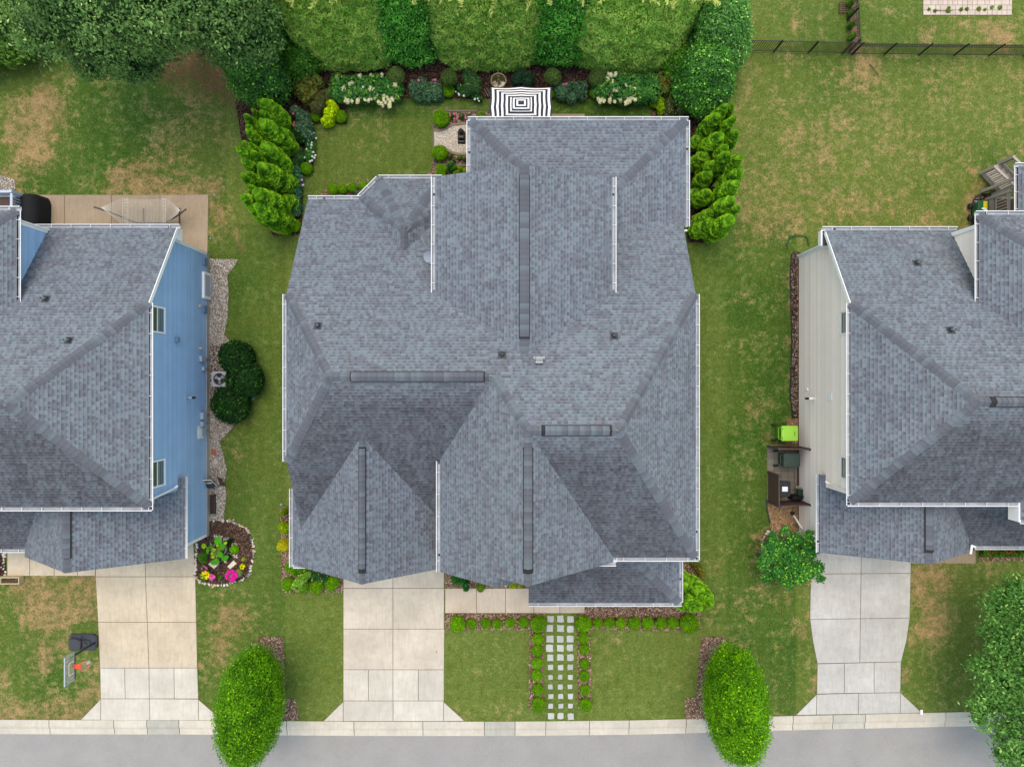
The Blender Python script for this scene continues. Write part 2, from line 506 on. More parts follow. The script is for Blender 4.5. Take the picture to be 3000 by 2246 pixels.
MT['canvas_w'] = mat("canvas_white", (0.84, 0.83, 0.82), 0.04, 3, 0.8, 0.1)
MT['canvas_k'] = mat("canvas_black", lin(66, 68, 78, K), 0.08, 3, 0.8, 0.1)
MT['paver'] = concrete_mat("paver", lin(214, 196, 180, K), 0.8)
MT['padpaver'] = concrete_mat("pad_paver", lin(140, 136, 124, K), 0.6)
MT['acryl'] = mat("backboard_acrylic", (0.5, 0.5, 0.42), 0.1, 3, 0.1, 0.5)
MT['acryl'].node_tree.nodes["Principled BSDF"].inputs['Alpha'].default_value = 0.3
MT['stalk'] = mat("leaf_stalk", lin(170, 186, 50, K), .1)
MT['barw'] = mat("bar_wood", lin(196, 190, 182, K), .1)
MT['strap'] = mat('gutter_strap', (0.52, 0.52, 0.53), 0.1)

# ================================================================ THE SETTING
KERB_TOP = [(-2400,2090),(-600,2100),(0,2107),(600,2108),(1000,2112),(1500,2112),(1900,2108),(2250,2097),(2700,2087),(3000,2080),(3600,2062),(5400,1990)]
def kerb_y(x):
    return np.interp(x, [p[0] for p in KERB_TOP], [p[1] for p in KERB_TOP])

# dead / soil patches on the lawns: photo x, y, radius, strength
DEAD = [(105,340,75,.75),(62,400,45,.85),(150,330,50,.6),(130,265,20,1.0),(90,430,55,.7),(30,540,45,.8),(120,470,40,.5),
        (345,512,22,1.0),(385,525,38,1.1),(430,545,34,1.0),(330,550,24,1.0),(405,500,24,.9),(450,560,30,1.0),(520,566,40,.9),(580,560,34,.7),(625,555,22,1.0),(630,620,26,.7),
        (650,650,40,.6),(690,690,30,.5),(450,470,70,.35),(520,430,60,.3),(560,300,90,.35),(640,380,40,.3),
        (60,1720,40,.5),(120,1745,55,.75),(185,1770,60,.85),(240,1740,45,.9),(262,1700,30,1.0),(150,1810,35,.6),(270,1800,16,1.0),(284,1880,12,1.0),(289,1960,12,1.0),
        (130,1945,26,1.0),(128,1905,22,.9),(182,1885,22,.8),(100,1830,40,.4),(25,2088,45,.8),(140,2092,50,.7),(230,2085,40,.8),(262,2040,34,.6),(280,2010,18,.9),(8,1975,18,.8),
        (676,1830,44,.75),(655,1790,30,.5),(640,1880,26,.7),(640,1930,34,.6),(700,1790,26,.5),(582,1850,10,.8),(585,1950,10,.8),
        (2740,1700,55,.8),(2690,1720,40,.6),(2660,1690,22,.7),(2740,1830,42,.9),(2700,1850,34,.6),(2670,1890,16,.8),(2650,1990,14,.9),(2655,1960,14,.8),(2720,1755,40,.5),(2300,1760,30,.3),
        (2378,1700,10,1.0),(2374,1800,9,1.0),(2388,1990,10,1.0),(2384,2020,10,1.0),(2345,1840,24,.5),(2360,1860,18,.7),(2290,1895,10,.8),
        (2316,800,10,1.2),(2312,900,10,1.2),(2312,1000,10,1.1),(2316,1100,10,1.1),(2320,1180,10,1.1),(2325,1240,12,1.0),
        (2216,1575,16,.8),(2226,1600,16,.9),(2218,1640,14,.8),(2850,500,12,1.0),(2860,545,14,1.0),(2842,580,16,1.1),(2834,620,14,1.1),(2830,660,14,1.1),
        (2220,640,60,.25),(2290,640,50,.3),(2440,360,60,.22),(2400,490,60,.22),(2480,620,60,.28),(2420,460,40,.2),(2330,420,50,.18),(2600,610,60,.22),(2560,300,60,.18),(2250,540,50,.2),(2720,640,24,.6),(2370,570,60,.18),(2640,420,60,.15),
        (2340,70,30,.5),(2900,95,45,.7),(2940,120,30,.7),(2720,80,30,.5),(2800,85,40,.4),(2700,120,20,.6),(2540,185,30,.6),(2560,220,30,.4),(2500,210,60,.3),
        (1090,335,60,.22),(1150,420,70,.12),(1000,430,60,.1),(1420,1965,60,.1),(1780,1900,70,.14),(1700,1990,60,.1),(2210,1190,30,.5),(2180,880,30,.3),(2100,1660,18,.5),(2180,1760,40,.3),(2260,1700,40,.3),
        (740,1100,30,.3),(735,1245,24,.5),(720,1345,30,.4),(700,1440,20,.5),(1470,2104,40,.5),(1360,2104,30,.5)]
SOIL = [(570,150,110,1.0),(640,230,80,.6),(700,300,50,.5),(480,190,60,.7),(200,145,60,.9),(330,165,70,.5),(705,735,40,.5),(780,330,40,.4),(2240,1280,16,.8)]
LUSHP = [(330,300,150,.5),(420,400,140,.4),(140,545,90,.6),(300,480,60,.4),(720,850,60,.5),(740,1000,50,.4),(560,1990,60,.4),(250,1800,40,.4),(150,1990,60,.4),
         (2170,900,40,.8),(2280,1100,70,.8),(2260,1280,50,.7),(2230,900,60,.5),(2890,1750,60,.6),(2900,460,60,.6),(2700,560,40,.4),(2420,165,160,.4),(2650,90,140,.4),(2750,1980,120,.5),(2300,1900,80,.4),(2690,1770,50,.3),
         (1090,310,90,.2),(1700,330,160,.3),(900,1900,60,.25),(860,2000,50,.35),(700,1500,40,.3),(2150,1300,40,.5)]

def lawn_attr(px, py):
    d = np.zeros_like(px); s = np.zeros_like(px)
    l = np.where(px < 660, 0.55, np.where(px > 2150, 0.26, 0.20))
    l = np.where((px > 590) & (px < 835) & (py > 660), 0.52, l)
    l = np.where((px > 850) & (px < 1290) & (py > 280) & (py < 600), 0.36, l)
    l = np.where((px > 1000) & (px < 1920) & (py < 350), 0.70, l)
    l = np.where((px > 2000) & (px < 2130) & (py > 650) & (py < 1830), 0.50, l)
    l = np.where((px >= 2130) & (px < 2330) & (py > 640), 0.74, l)
    d = np.where(px < 660, 0.28, np.where(px > 2150, 0.20, 0.11))
    d = np.where((px > 2150) & (py < 720), 0.40, d)
    d = np.where((px > 2150) & (py < 165), 0.28, d)
    d = np.where((px < 300) & (py > 1690), 0.34, d)
    d = np.where((px > 590) & (px < 800) & (py > 1700), 0.26, d)
    d = np.where((px > 2190) & (px < 2330) & (py > 720) & (py < 1500), 0.24, d)
    d = np.where((px > 2060) & (px < 2390) & (py > 1600), 0.24, d)
    d = np.where((px > 2660) & (py > 1640), 0.34, d)
    for a, arr in ((DEAD, 'd'), (SOIL, 's'), (LUSHP, 'l')):
        for x, y, r, k in a:
            w = k*np.exp(-((px-x)**2+(py-y)**2)/(1.1*r*r))
            if arr == 'd': d = d + w*0.9
            elif arr == 's': s = s + w
            else:
                l = l + w*0.7; d = d - w*0.12
    return np.clip(d, 0, 1), np.clip(l, 0, 1), np.clip(s, 0, 1)

def graded(lo, hi, step, far):
    a = np.arange(lo, hi+1e-6, step)
    ext, d = [], step
    x = hi
    while x < far:
        d *= 1.5; x += d; ext.append(x)
    x = lo; d = step; pre = []
    while x > -far:
        d *= 1.5; x -= d; pre.append(x)
    return np.array(pre[::-1]+list(a)+ext)

gx = graded(-29, 29, 0.16, 420); gy = graded(-21, 22.5, 0.16, 420)
GX, GY = np.meshgrid(gx, gy)
gpx, gpy = 1500+GX.ravel()*57, 1123-GY.ravel()*57
dd, ll, ss = lawn_attr(gpx, gpy)
past = gpy - kerb_y(gpx)
pn = np.stack([GX.ravel(), GY.ravel(), np.zeros(GX.size)], 1)
gz = (vnoise(pn, 0.5, 3)-0.5)*0.012
gz = np.where(past > 12, -0.30, gz)
nx_, ny_ = len(gx), len(gy)
me = bpy.data.meshes.new("lawn")
idx = np.arange(nx_*ny_).reshape(ny_, nx_)
quads = np.stack([idx[:-1,:-1], idx[:-1,1:], idx[1:,1:], idx[1:,:-1]], -1).reshape(-1, 4)
def np_mesh(me, V, Q):
    n = Q.shape[1]
    me.vertices.add(len(V)); me.vertices.foreach_set("co", np.asarray(V, np.float32).ravel())
    me.loops.add(Q.size); me.loops.foreach_set("vertex_index", np.asarray(Q, np.int32).ravel())
    me.polygons.add(len(Q)); me.polygons.foreach_set("loop_start", np.arange(0, Q.size, n, dtype=np.int32))
    me.update(calc_edges=True)
def np_color(me, name, C):
    a = me.color_attributes.new(name, 'FLOAT_COLOR', 'POINT')
    c = np.ones((len(C), 4), np.float32); C = np.asarray(C); c[:, :C.shape[1]] = C
    a.data.foreach_set("color", c.ravel())
np_mesh(me, np.stack([GX.ravel(), GY.ravel(), gz], 1), quads)
np_color(me, "lawn", np.stack([dd, ll, ss], 1))
tag(link("lawn", me, None, MT['lawn']), kind="structure")

# road and kerb-and-gutter
kx = [-2400, -900, -300] + list(range(0, 3001, 150)) + [3300, 3800, 5400]
mb = MB()
for i in range(len(kx)-1):
    a, b = kx[i], kx[i+1]
    p = [P(a, kerb_y(a)+43.0), P(b, kerb_y(b)+43.0)]
    mb.add([(p[0][0], -70, -0.10), (p[1][0], -70, -0.10), (p[1][0], p[1][1], -0.075), (p[0][0], p[0][1], -0.075)], [(0,1,2,3)])
road = tag(mb.build("road", MT['asphalt']), kind="structure")
OFF[road.name] = np.zeros(3)
mb = MB()
for (cx_, cy_, rx_, ry_, a_) in ((2797, 2221, 12, 20, -0.5), (308, 2156, 6, 6, 0)):   # oil stain and old patch on the asphalt
    pts = []
    for k in range(18):
        t = 2*math.pi*k/18; r_ = 1+0.18*math.sin(3*t+cx_)+0.1*math.sin(7*t)
        u, w = rx_*r_*math.cos(t), ry_*r_*math.sin(t)
        pts.append(P(cx_+u*math.cos(a_)-w*math.sin(a_), cy_+u*math.sin(a_)+w*math.cos(a_)))
    mb.add([(p[0], p[1], -0.078) for p in pts], [tuple(reversed(range(18)))])
mb.build("oil_stain", mat("oil_stain", lin(116, 114, 122, K), 0.3, 5, 0.8), road)

kerb = MB()
kb = [P(-2400, kerb_y(-2400)), P(5400, kerb_y(5400))]
for i in range(len(kx)-1):
    a, b = kx[i], kx[i+1]
    A, B, Cc, D = P(a, kerb_y(a)-1), P(b, kerb_y(b)-1), P(b, kerb_y(b)+45), P(a, kerb_y(a)+45)
    kerb.add([(*A[:2], -0.02), (*B[:2], -0.02), (*Cc[:2], -0.12), (*D[:2], -0.12)], [(0,3,2,1)])
kerb = tag(kerb.build("kerb", MT['joint']), kind="structure")
KJ = [-2400, -900, -300, -60, 145, 334, 431, 525, 672, 840, 1037, 1239, 1419, 1509, 1599, 1727, 1843, 2010, 2180, 2323, 2440, 2535, 2770, 2905, 3060, 3300, 3800, 5400]
for a, b in zip(KJ[:-1], KJ[1:]):
    m = MB()
    xs = [a+0.9, b-0.9]
    prof = [(0.0, -0.06), (0.0, 0.035), (17, 0.045), (22, 0.02), (27, -0.035), (44, -0.055), (44, -0.13)]
    v = []
    for x in xs:
        y0 = kerb_y(x)
        for d, z in prof:
            p = P(x, y0+d); v.append((p[0], p[1], z))
    n = len(prof)
    f = [(k, k+1, n+k+1, n+k) for k in range(n-1)] + [tuple(range(n))[::-1], tuple(range(n, 2*n))]
    m.add(v, f)
    new = a in (431, 2440) or a == 1419
    m.build("kerb_section", MT['kerb_new'] if new else MT['kerb'], kerb)

# concrete slabs --------------------------------------------------
ALLHARD = []                                     # outlines (photo px) kept free of grass
def slab_field(name, slabs, m, outline=None, z=0.035, gap=0.013, low=None):
    """a base of dirt with slabs as separate pieces on it"""
    base = MB()
    for q in slabs:
        w = [P(*p)[:2] for p in q]
        base.prism(w, -0.10, 0.012)
        ALLHARD.append(q)
    o = base.build(name, MT['joint'])
    tag(o, kind="structure")
    for q in slabs:
        w = inset([P(*p)[:2] for p in q], gap)
        cy_ = sum(p[1] for p in q)/len(q)
        MB().prism(w, -0.05, z, bev=0.008).build("slab", low if low is not None and cy_ > 1958 else m, o)
    return o

# driveway of the house in the middle
A = 1006; B_ = 1151.5; C_ = 1302
sl = []
for y0, y1 in ((1600, 1722), (1722, 1841), (1841, 1960)):
    sl += [[(A,y0),(B_,y0),(B_,y1),(A,y1)], [(B_,y0),(C_,y0),(C_-1,y1),(B_,y1)]]
xs = [1006, 1079.6, 1151.5, 1226, 1301]
sl += [[(xs[i],1960),(xs[i+1],1960),(xs[i+1],2051),(xs[i],2051)] for i in range(4)]
sl += [[(1006,2051),(1152,2051),(1152,2111),(1006,2111)], [(1152,2051),(1300,2051),(1299,2111),(1152,2111)],
       [(1006,2053),(1006,2111),(947,2111)], [(1300,2054),(1361,2110),(1299,2111)]]
slab_field("driveway", sl, MT['conc'], low=MT['conc_pale'])
slab_field("front_walk", [[(a,1722),(b,1722),(b,1795),(a,1795)] for a, b in ((1304,1396),(1396,1481),(1481,1564),(1564,1640),(1640,1713))], MT['conc_walk'])
slab_field("rear_step", [[(1400,334),(1570,334),(1570,380),(1400,380)], [(1570,334),(1713,334),(1713,380),(1570,380)]], MT['conc_patio'])
slab_field("door_slab", [[(1458,1700),(1486,1700),(1486,1719),(1458,1719)]], MT['conc_walk'])
# driveway of the blue house
xl = lambda y: np.interp(y, [1560,1688,1821,1955,2045], [279,281,288,294,296])
xr = lambda y: np.interp(y, [1560,1688,1821,1955,2045], [566,573,576,579,582])
xc = lambda y: np.interp(y, [1560,1688,1821,1955,2108], [424,427,432.5,437,440])
sl = []
for y0, y1 in ((1570,1688),(1688,1821),(1821,1955)):
    sl += [[(xl(y0),y0),(xc(y0),y0),(xc(y1),y1),(xl(y1),y1)], [(xc(y0),y0),(xr(y0),y0),(xr(y1),y1),(xc(y1),y1)]]
c4 = [(294,296),(366,368),(437,438.5),(510.6,511.5),(579,582)]
sl += [[(c4[i][0],1955),(c4[i+1][0],1955),(c4[i+1][1],2045),(c4[i][1],2045)] for i in range(4)]
sl += [[(296,2045),(438.5,2045),(440,2108),(296,2108)], [(438.5,2045),(582,2046),(583,2108),(440,2108)], [(296,2046),(296,2107),(237,2107)], [(582,2047),(640,2098),(667,2108),(583,2108)]]
slab_field("blue_house_driveway", sl, MT['conc_warm'], low=MT['conc_pale'])
slab_field("blue_house_walk", [[(a,1606),(b,1606),(b,1686),(a,1686)] for a, b in ((22,88),(88,160),(160,228),(228,280))], MT['conc_warm'])
slab_field("blue_house_patio", [[(70,571),(190,571),(190,720),(70,720)],[(190,571),(328,571),(328,720),(190,720)],[(328,571),(470,571),(470,720),(328,720)],[(470,571),(612,570),(609,742),(470,742)]], MT['conc_patio'], gap=0.016)
# driveway of the tan house
dl = lambda y: np.interp(y, [1600,1680,1811,1878,1941,2031], [2390,2375,2372,2381,2394,2392.5])
dr = lambda y: np.interp(y, [1600,1650,1811,1882,1937,2027], [2668,2668,2664.5,2654,2639,2637])
sl = []
for a, b, c, d in ((1600,1680,1600,1678),(1680,1745,1678,1743),(1745,1813,1743,1808.5),(1813,1878,1808.5,1874),(1878,1942,1874,1937)):
    pass
rows = [(1600,1600),(1680,1678),(1813,1808.5),(1942,1937)]
for (a, b), (c, d) in zip(rows[:-1], rows[1:]):
    m0, m1 = (a+b)/2, (c+d)/2
    ym, yn = (a+c)/2, (b+d)/2
    xm0 = np.interp(m0, [1600,1940], [2523,2518]); xm1 = np.interp(m1, [1600,1940], [2523,2518])
    sl += [[(dl(a),a),(xm0,m0),(xm1,m1),(dl(c),c),(dl(ym),ym)], [(xm0,m0),(dr(b),b),(dr(yn),yn),(dr(d),d),(xm1,m1)]]
sl += [[(2394,1943),(2473,1941),(2473,2029),(2392.5,2031)], [(2473,1941),(2560,1939),(2560,2028),(2473,2029)], [(2560,1939),(2639,1937),(2637,2027),(2560,2028)]]
sl += [[(2392,2032),(2515,2029),(2514,2090),(2391,2092)], [(2515,2029),(2637,2027),(2638,2088),(2514,2090)], [(2392,2032),(2391,2092),(2331,2093)], [(2637,2027),(2700,2086),(2638,2088)]]
slab_field("tan_house_driveway", sl, MT['conc_grey'])
slab_field("tan_house_walk", [[(2669,1610),(2765,1610),(2765,1650),(2669,1650)],[(2765,1610),(2858,1610),(2858,1650),(2765,1650)]], MT['conc_patio'])

# stepping-stone path: 3 x 11 stones in the lawn
rng = random.Random(5)
path = MB().prism([P(x, y)[:2] for x, y in ((1596,1800),(1686,1800),(1688,2108),(1598,2108))], -0.05, 0.006)
path = tag(path.build("stepping_stone_path", MT['lawn']), kind="structure")
me_ = path.data; np_color(me_, "lawn", np.tile([[0.08, 0.35, 0.12]], (len(me_.vertices), 1)))
ry = [1811.5,1840,1869.5,1897,1925,1953,1982,2011,2039,2067,2096.5]
rs = [19,20.5,20.5,20,18.5,16,14.5,14.5,15,15,18]
for r in range(11):
    for c, cx_ in enumerate((1612.5,1641.5,1670.5)):
        s = rs[r]*rng.uniform(0.94,1.06)/2
        cx2 = cx_ + (r > 7)*1.5 - (2 if r in (1,2,3) and c == 0 else 0) + rng.uniform(-0.8,0.8); cy2 = ry[r]+rng.uniform(-1,1)
        q = [(cx2+dx*s*rng.uniform(0.86,1.06), cy2+dy*s*rng.uniform(0.86,1.06)) for dx, dy in ((-1,-1),(0,-1.05),(1,-1),(1.03,0),(1,1),(0,1.04),(-1,1),(-1.04,0))]
        MB().prism([P(*p)[:2] for p in q], -0.04, 0.03, bev=0.008).build("stone", MT['stone_step'], path)
        ALLHARD.append(q)

# planting beds -------------------------------------------------
BEDS = []
def mound(name, poly, m, z=0.02, chips=0, chipcols=None, size=(0.05, 0.014), seed=1, pebble=False):
    """a bed: a flat sheet plus loose pieces of bark or stone lying on it"""
    w = [P(*p)[:2] for p in poly]
    o = tag(MB().prism(w, -0.05, z).build(name, m), kind="structure")
    BEDS.append(poly)
    if chips:
        r = np.random.default_rng(seed)
        xs = [p[0] for p in w]; ys = [p[1] for p in w]
        area = (max(xs)-min(xs))*(max(ys)-min(ys))
        n = int(area*chips)
        X = r.uniform(min(xs), max(xs), n); Y = r.uniform(min(ys), max(ys), n)
        k = inpoly(X, Y, w); X, Y = X[k], Y[k]; n = len(X)
        c = np.stack([X, Y, np.full(n, z+0.008)+r.uniform(0, 0.012, n)], 1)
        cc = np.array(chipcols); col = cc[r.integers(0, len(cc), n)]*r.uniform(0.7, 1.25, (n, 1))
        if pebble:
            V, Q, Cc = pebbles(c, size[0], col, r)
        else:
            a = r.uniform(0, 6.28, n); t = np.stack([np.cos(a), np.sin(a), r.normal(0, .25, n)], 1)
            b = np.stack([-np.sin(a), np.cos(a), r.normal(0, .35, n)], 1)
            L = (size[0]*r.uniform(.5, 1.3, n))[:, None]; W = (size[1]*r.uniform(.6, 1.5, n))[:, None]
            V = np.stack([c-t*L-b*W, c+t*L-b*W, c+t*L+b*W, c-t*L+b*W], 1).reshape(-1, 3)
            Q = np.arange(4*n).reshape(-1, 4); Cc = np.repeat(col, 4, 0)
        me = bpy.data.meshes.new("loose_cover"); np_mesh(me, V, Q); np_color(me, "tint", Cc)
        link("loose_stones" if pebble else "bark_chips", me, o, MT['pebble'] if pebble else MT['chip'], "stuff")
    return o

def pebbles(c, size, col, r):
    n = len(c)
    base = np.array([(1,0,0),(0,1,0),(-1,0,0),(0,-1,0),(0.55,0.55,0.62),(-0.55,0.55,0.62),(-0.55,-0.55,0.62),(0.55,-0.55,0.62)], float)
    q = np.array([(4,5,6,7),(0,1,5,4),(1,2,6,5),(2,3,7,6),(3,0,4,7)])
    a = r.uniform(0, 6.28, n); ca, sa = np.cos(a), np.sin(a)
    s = size*r.uniform(.6, 1.4, n); e = r.uniform(.6, 1, n)
    bx = base[None, :, 0]*s[:, None]; by = base[None, :, 1]*(s*e)[:, None]; bz = base[None, :, 2]*(s*.8)[:, None]
    V = np.stack([bx*ca[:, None]-by*sa[:, None]+c[:, 0:1], bx*sa[:, None]+by*ca[:, None]+c[:, 1:2], bz+c[:, 2:3]-s[:, None]*0.2], -1)
    Q = (np.arange(n)[:, None, None]*8+q[None]).reshape(-1, 4)
    return V.reshape(-1, 3), Q, np.repeat(col, 8, 0)

BARK = [lin(150,118,100,K), lin(122,88,72,K), lin(178,150,132,K), lin(92,64,52,K), lin(204,180,158,K)]
BARKD = [lin(84,56,46,K), lin(62,40,33,K), lin(110,80,66,K), lin(140,112,92,K), lin(48,31,26,K)]
PEB = [lin(190,180,168,K), lin(150,140,130,K), lin(214,204,190,K), lin(120,112,106,K), lin(172,146,122,K), lin(226,220,212,K)]
WHT = [lin(238,230,216,K), lin(220,206,186,K), lin(246,242,234,K), lin(198,180,156,K), lin(228,214,196,K)]
TANB = [lin(196,160,120,K), lin(168,130,92,K), lin(214,184,146,K), lin(140,104,74,K)]

rear_bed = mound("rear_mulch_bed", [(690,300),(700,250),(860,150),(2030,150),(2055,330),(2015,352),(1909,352),(1909,294),(1900,288),(1560,290),(1440,290),(1017,288),(1017,364),(921,364),(917,372),(918,505),(888,515),(886,620),(882,686),(800,692),(760,600),(720,480)],
                 MT['mulch_d'], chips=420, chipcols=BARKD, seed=2)
mound("side_mulch_bed", [(2005,345),(2060,330),(2095,400),(2110,520),(2100,640),(2060,712),(2014,711),(2014,650),(2005,500)], MT['mulch_d'], chips=300, chipcols=BARKD, seed=3)
mound("patio_mulch_bed", [(1271,326),(1395,327),(1430,327),(1430,362),(1400,363),(1372,363),(1352,363),(1322,368),(1304,380),(1290,383),(1271,382)], MT['mulch'], z=0.03, chips=500, chipcols=BARK, seed=4)
mound("white_gravel_bed", [(1271,381),(1290,383),(1304,379),(1322,368),(1352,363),(1395,363),(1395,452),(1355,453),(1330,449),(1312,440),(1296,432),(1271,432)], MT['gravel_w'], chips=1500, chipcols=WHT, size=(0.022,0), seed=5, pebble=True)
mound("corner_mulch_bed", [(1271,432),(1296,432),(1312,440),(1330,449),(1355,453),(1395,452),(1395,520),(1290,560),(1240,520),(1262,498),(1271,486)], MT['mulch'], chips=420, chipcols=BARK, seed=6)
mound("bay_mulch_bed", [(925,620),(932,582),(950,556),(965,548),(1060,532),(1090,520),(1130,530),(1100,600)], MT['mulch'], chips=400, chipcols=BARK, seed=7)
mound("garage_mulch_bed", [(822,1500),(834,1484),(870,1484),(870,1640),(1004,1640),(1004,1733),(830,1733),(824,1690)], MT['mulch'], chips=420, chipcols=BARK, seed=8)
mound("door_mulch_bed", [(1304,1660),(1548,1660),(1548,1720),(1304,1720)], MT['mulch'], chips=420, chipcols=BARK, seed=9)
mound("front_mulch_bed", [(1304,1797),(1594,1797),(1594,1846),(1590,1870),(1590,2076),(1550,2076),(1552,1843),(1304,1843)], MT['mulch'], chips=460, chipcols=BARK, seed=10)
mound("porch_mulch_bed", [(1690,1797),(1713,1797),(1713,1700),(1995,1650),(2040,1655),(2058,1700),(2062,1770),(2052,1800),(2050,1846),(1728,1843),(1732,2072),(1694,2072)], MT['mulch'], chips=420, chipcols=BARK, seed=11)
mound("west_street_tree_bed", [(760,1866),(829,1865),(834,1960),(836,2010),(836,2044),(864,2048),(872,2088),(878,2107),(742,2107),(748,1990)], MT['mulch'], chips=460, chipcols=BARK, seed=12)
mound("east_street_tree_bed", [(2054,1866),(2122,1864),(2140,1960),(2140,2102),(2008,2106),(2008,2046),(2040,2040),(2047,1960)], MT['mulch'], chips=460, chipcols=BARK, seed=13)
mound("side_gravel_bed", [(608,758),(698,760),(686,781),(667,806),(670,866),(667,928),(657,979),(690,1020),(735,1070),(740,1130),(715,1185),(693,1231),(680,1255),(643,1293),(657,1340),(664,1375),(657,1413),(664,1448),(657,1500),(655,1524),(600,1524)], MT['gravel'], chips=1100, chipcols=PEB, size=(0.03,0), seed=14, pebble=True)
mound("air_conditioner_mulch_bed", [(604,1010),(690,1010),(738,1075),(742,1130),(720,1180),(690,1205),(604,1205)], MT['mulch_d'], z=0.03, chips=300, chipcols=BARKD, seed=15)
garden = mound("stone_ringed_garden_bed", [(606,1526),(660,1525),(695,1535),(722,1548),(735.5,1572),(743,1601),(744,1630),(736,1656),(728,1688),(704,1701),(657,1711),(620,1708),(586,1700),(574,1685),(577,1645),(580,1580),(600,1540)], MT['soil'], z=0.04, chips=450, chipcols=BARKD, seed=16)
corner_bed = mound("walkway_mulch_bed", [(-80,1600),(12,1600),(16,1640),(20,1684),(-80,1688)], MT['mulch_d'], chips=300, chipcols=BARKD, seed=17)
mound("tan_house_edging_bed", [(2318,742),(2330,738),(2352,742),(2352,1226),(2322,1226),(2314,1150),(2319,1000),(2313,800)], MT['mulch_d'], chips=500, chipcols=BARKD+PEB[:2], seed=18)
mound("tan_house_clay_strip", [(2333,744),(2360,744),(2360,1300),(2300,1300),(2306,1226),(2338,1226)], MT['clay'], z=0.025, chips=120, chipcols=TANB, seed=19)
mound("tan_bark_bed", [(2248,1470),(2350,1470),(2350,1570),(2330,1580),(2260,1560),(2250,1500)], MT['pine'], chips=420, chipcols=TANB, seed=20)
mound("crape_myrtle_bed", [(2226,1580),(2250,1552),(2300,1560),(2330,1590),(2340,1680),(2260,1690),(2230,1640)], MT['mulch'], chips=300, chipcols=BARK, seed=21)
mound("deck_mulch_bed", [(2846,660),(2846,600),(2856,576),(2890,568),(2960,568),(2960,680),(2846,680)], MT['mulch_d'], chips=400, chipcols=BARKD+PEB[:2], seed=22)
mound("porch_flower_bed", [(2866,1590),(3080,1585),(3080,1640),(2866,1642)], MT['mulch'], chips=300, chipcols=BARK, seed=23)
mound("fence_mulch_strip", [(2478,-120),(2506,-120),(2518,158),(2488,158)], MT['pine'], chips=300, chipcols=BARK, seed=24)
mound("gravel_patch", [(0,512),(46,530),(46,552),(30,566),(0,560),(-60,540)], MT['gravel'], chips=700, chipcols=PEB, size=(0.028,0), seed=25, pebble=True)

# timber and stone edging
def edging(name, label, runs, m, w=0.10, h=0.09):
    for run in runs:
        mb = MB(); pts = [P(*p) for p in run]
        for a, b in zip(pts[:-1], pts[1:]):
            mb.bar((a[0],a[1],h/2), (b[0],b[1],h/2), w, h)
        tag(mb.build(name, m), label, "edging")
edging("timber_edging", "weathered timber edging around the white gravel and its rose bed", [[(1271,326),(1400,327),(1400,360)]], MT['wood'])
edging("timber_edging", "long timber edging board between rear lawn and white gravel bed", [[(1270,330),(1270,484)]], MT['wood'], 0.07)
edging("stone_edging", "curved stone edging above the white gravel", [[(1271,382),(1290,384),(1304,380),(1313,373),(1322,368.5),(1336,365),(1352,363),(1372,363)]], MT['stonecast'], 0.12)
edging("stone_edging", "curved stone edging below the white gravel", [[(1300,434),(1312,441),(1330,450),(1345,453),(1372,452)]], MT['stonecast'], 0.12)
edging("timber_edging", "short timber edging above the yellow shrubs beside the rear roof corner", [[(1275,484),(1372,486)]], MT['wood'], 0.09)
edging("metal_edging", "dark metal edging around the tan house side bed", [[(2344,742),(2328,739),(2319,744),(2314,800),(2319,1000),(2314,1150),(2322,1226)]], MT['rubber'], 0.04, 0.07)
edging("metal_edging", "curved dark edging round the mulch below the deck stairs", [[(2905,568),(2880,569),(2862,573),(2850,588),(2846,610),(2846,668)]], MT['rubber'], 0.04, 0.07)
edging("metal_edging", "green edging strip beside the tan bark bed", [[(2244,1462),(2248,1500),(2256,1532)]], MT['cartgreen'], 0.05, 0.1)

# ================================================================ HOUSES
def RP(a, b, c): return (np.array([-b, -c, 1.0]), a)           # z = a + bX + cY
def RP3(p, q, r):
    p, q, r = (np.array(t, float) for t in (p, q, r))
    n = np.cross(q-p, r-p); n = n/n[2]
    return (n, float(n @ p))
def zof(pl, x, y): return pl[1] - pl[0][0]*x - pl[0][1]*y

KS = K*0.86
LIGHT = [lin(128,139,149,KS), lin(125,137,148,KS), lin(131,141,151,KS), lin(127,135,146,KS)]
DARK = [lin(119,124,135,KS), lin(117,122,133,KS), lin(122,127,137,KS), lin(116,121,131,KS)]

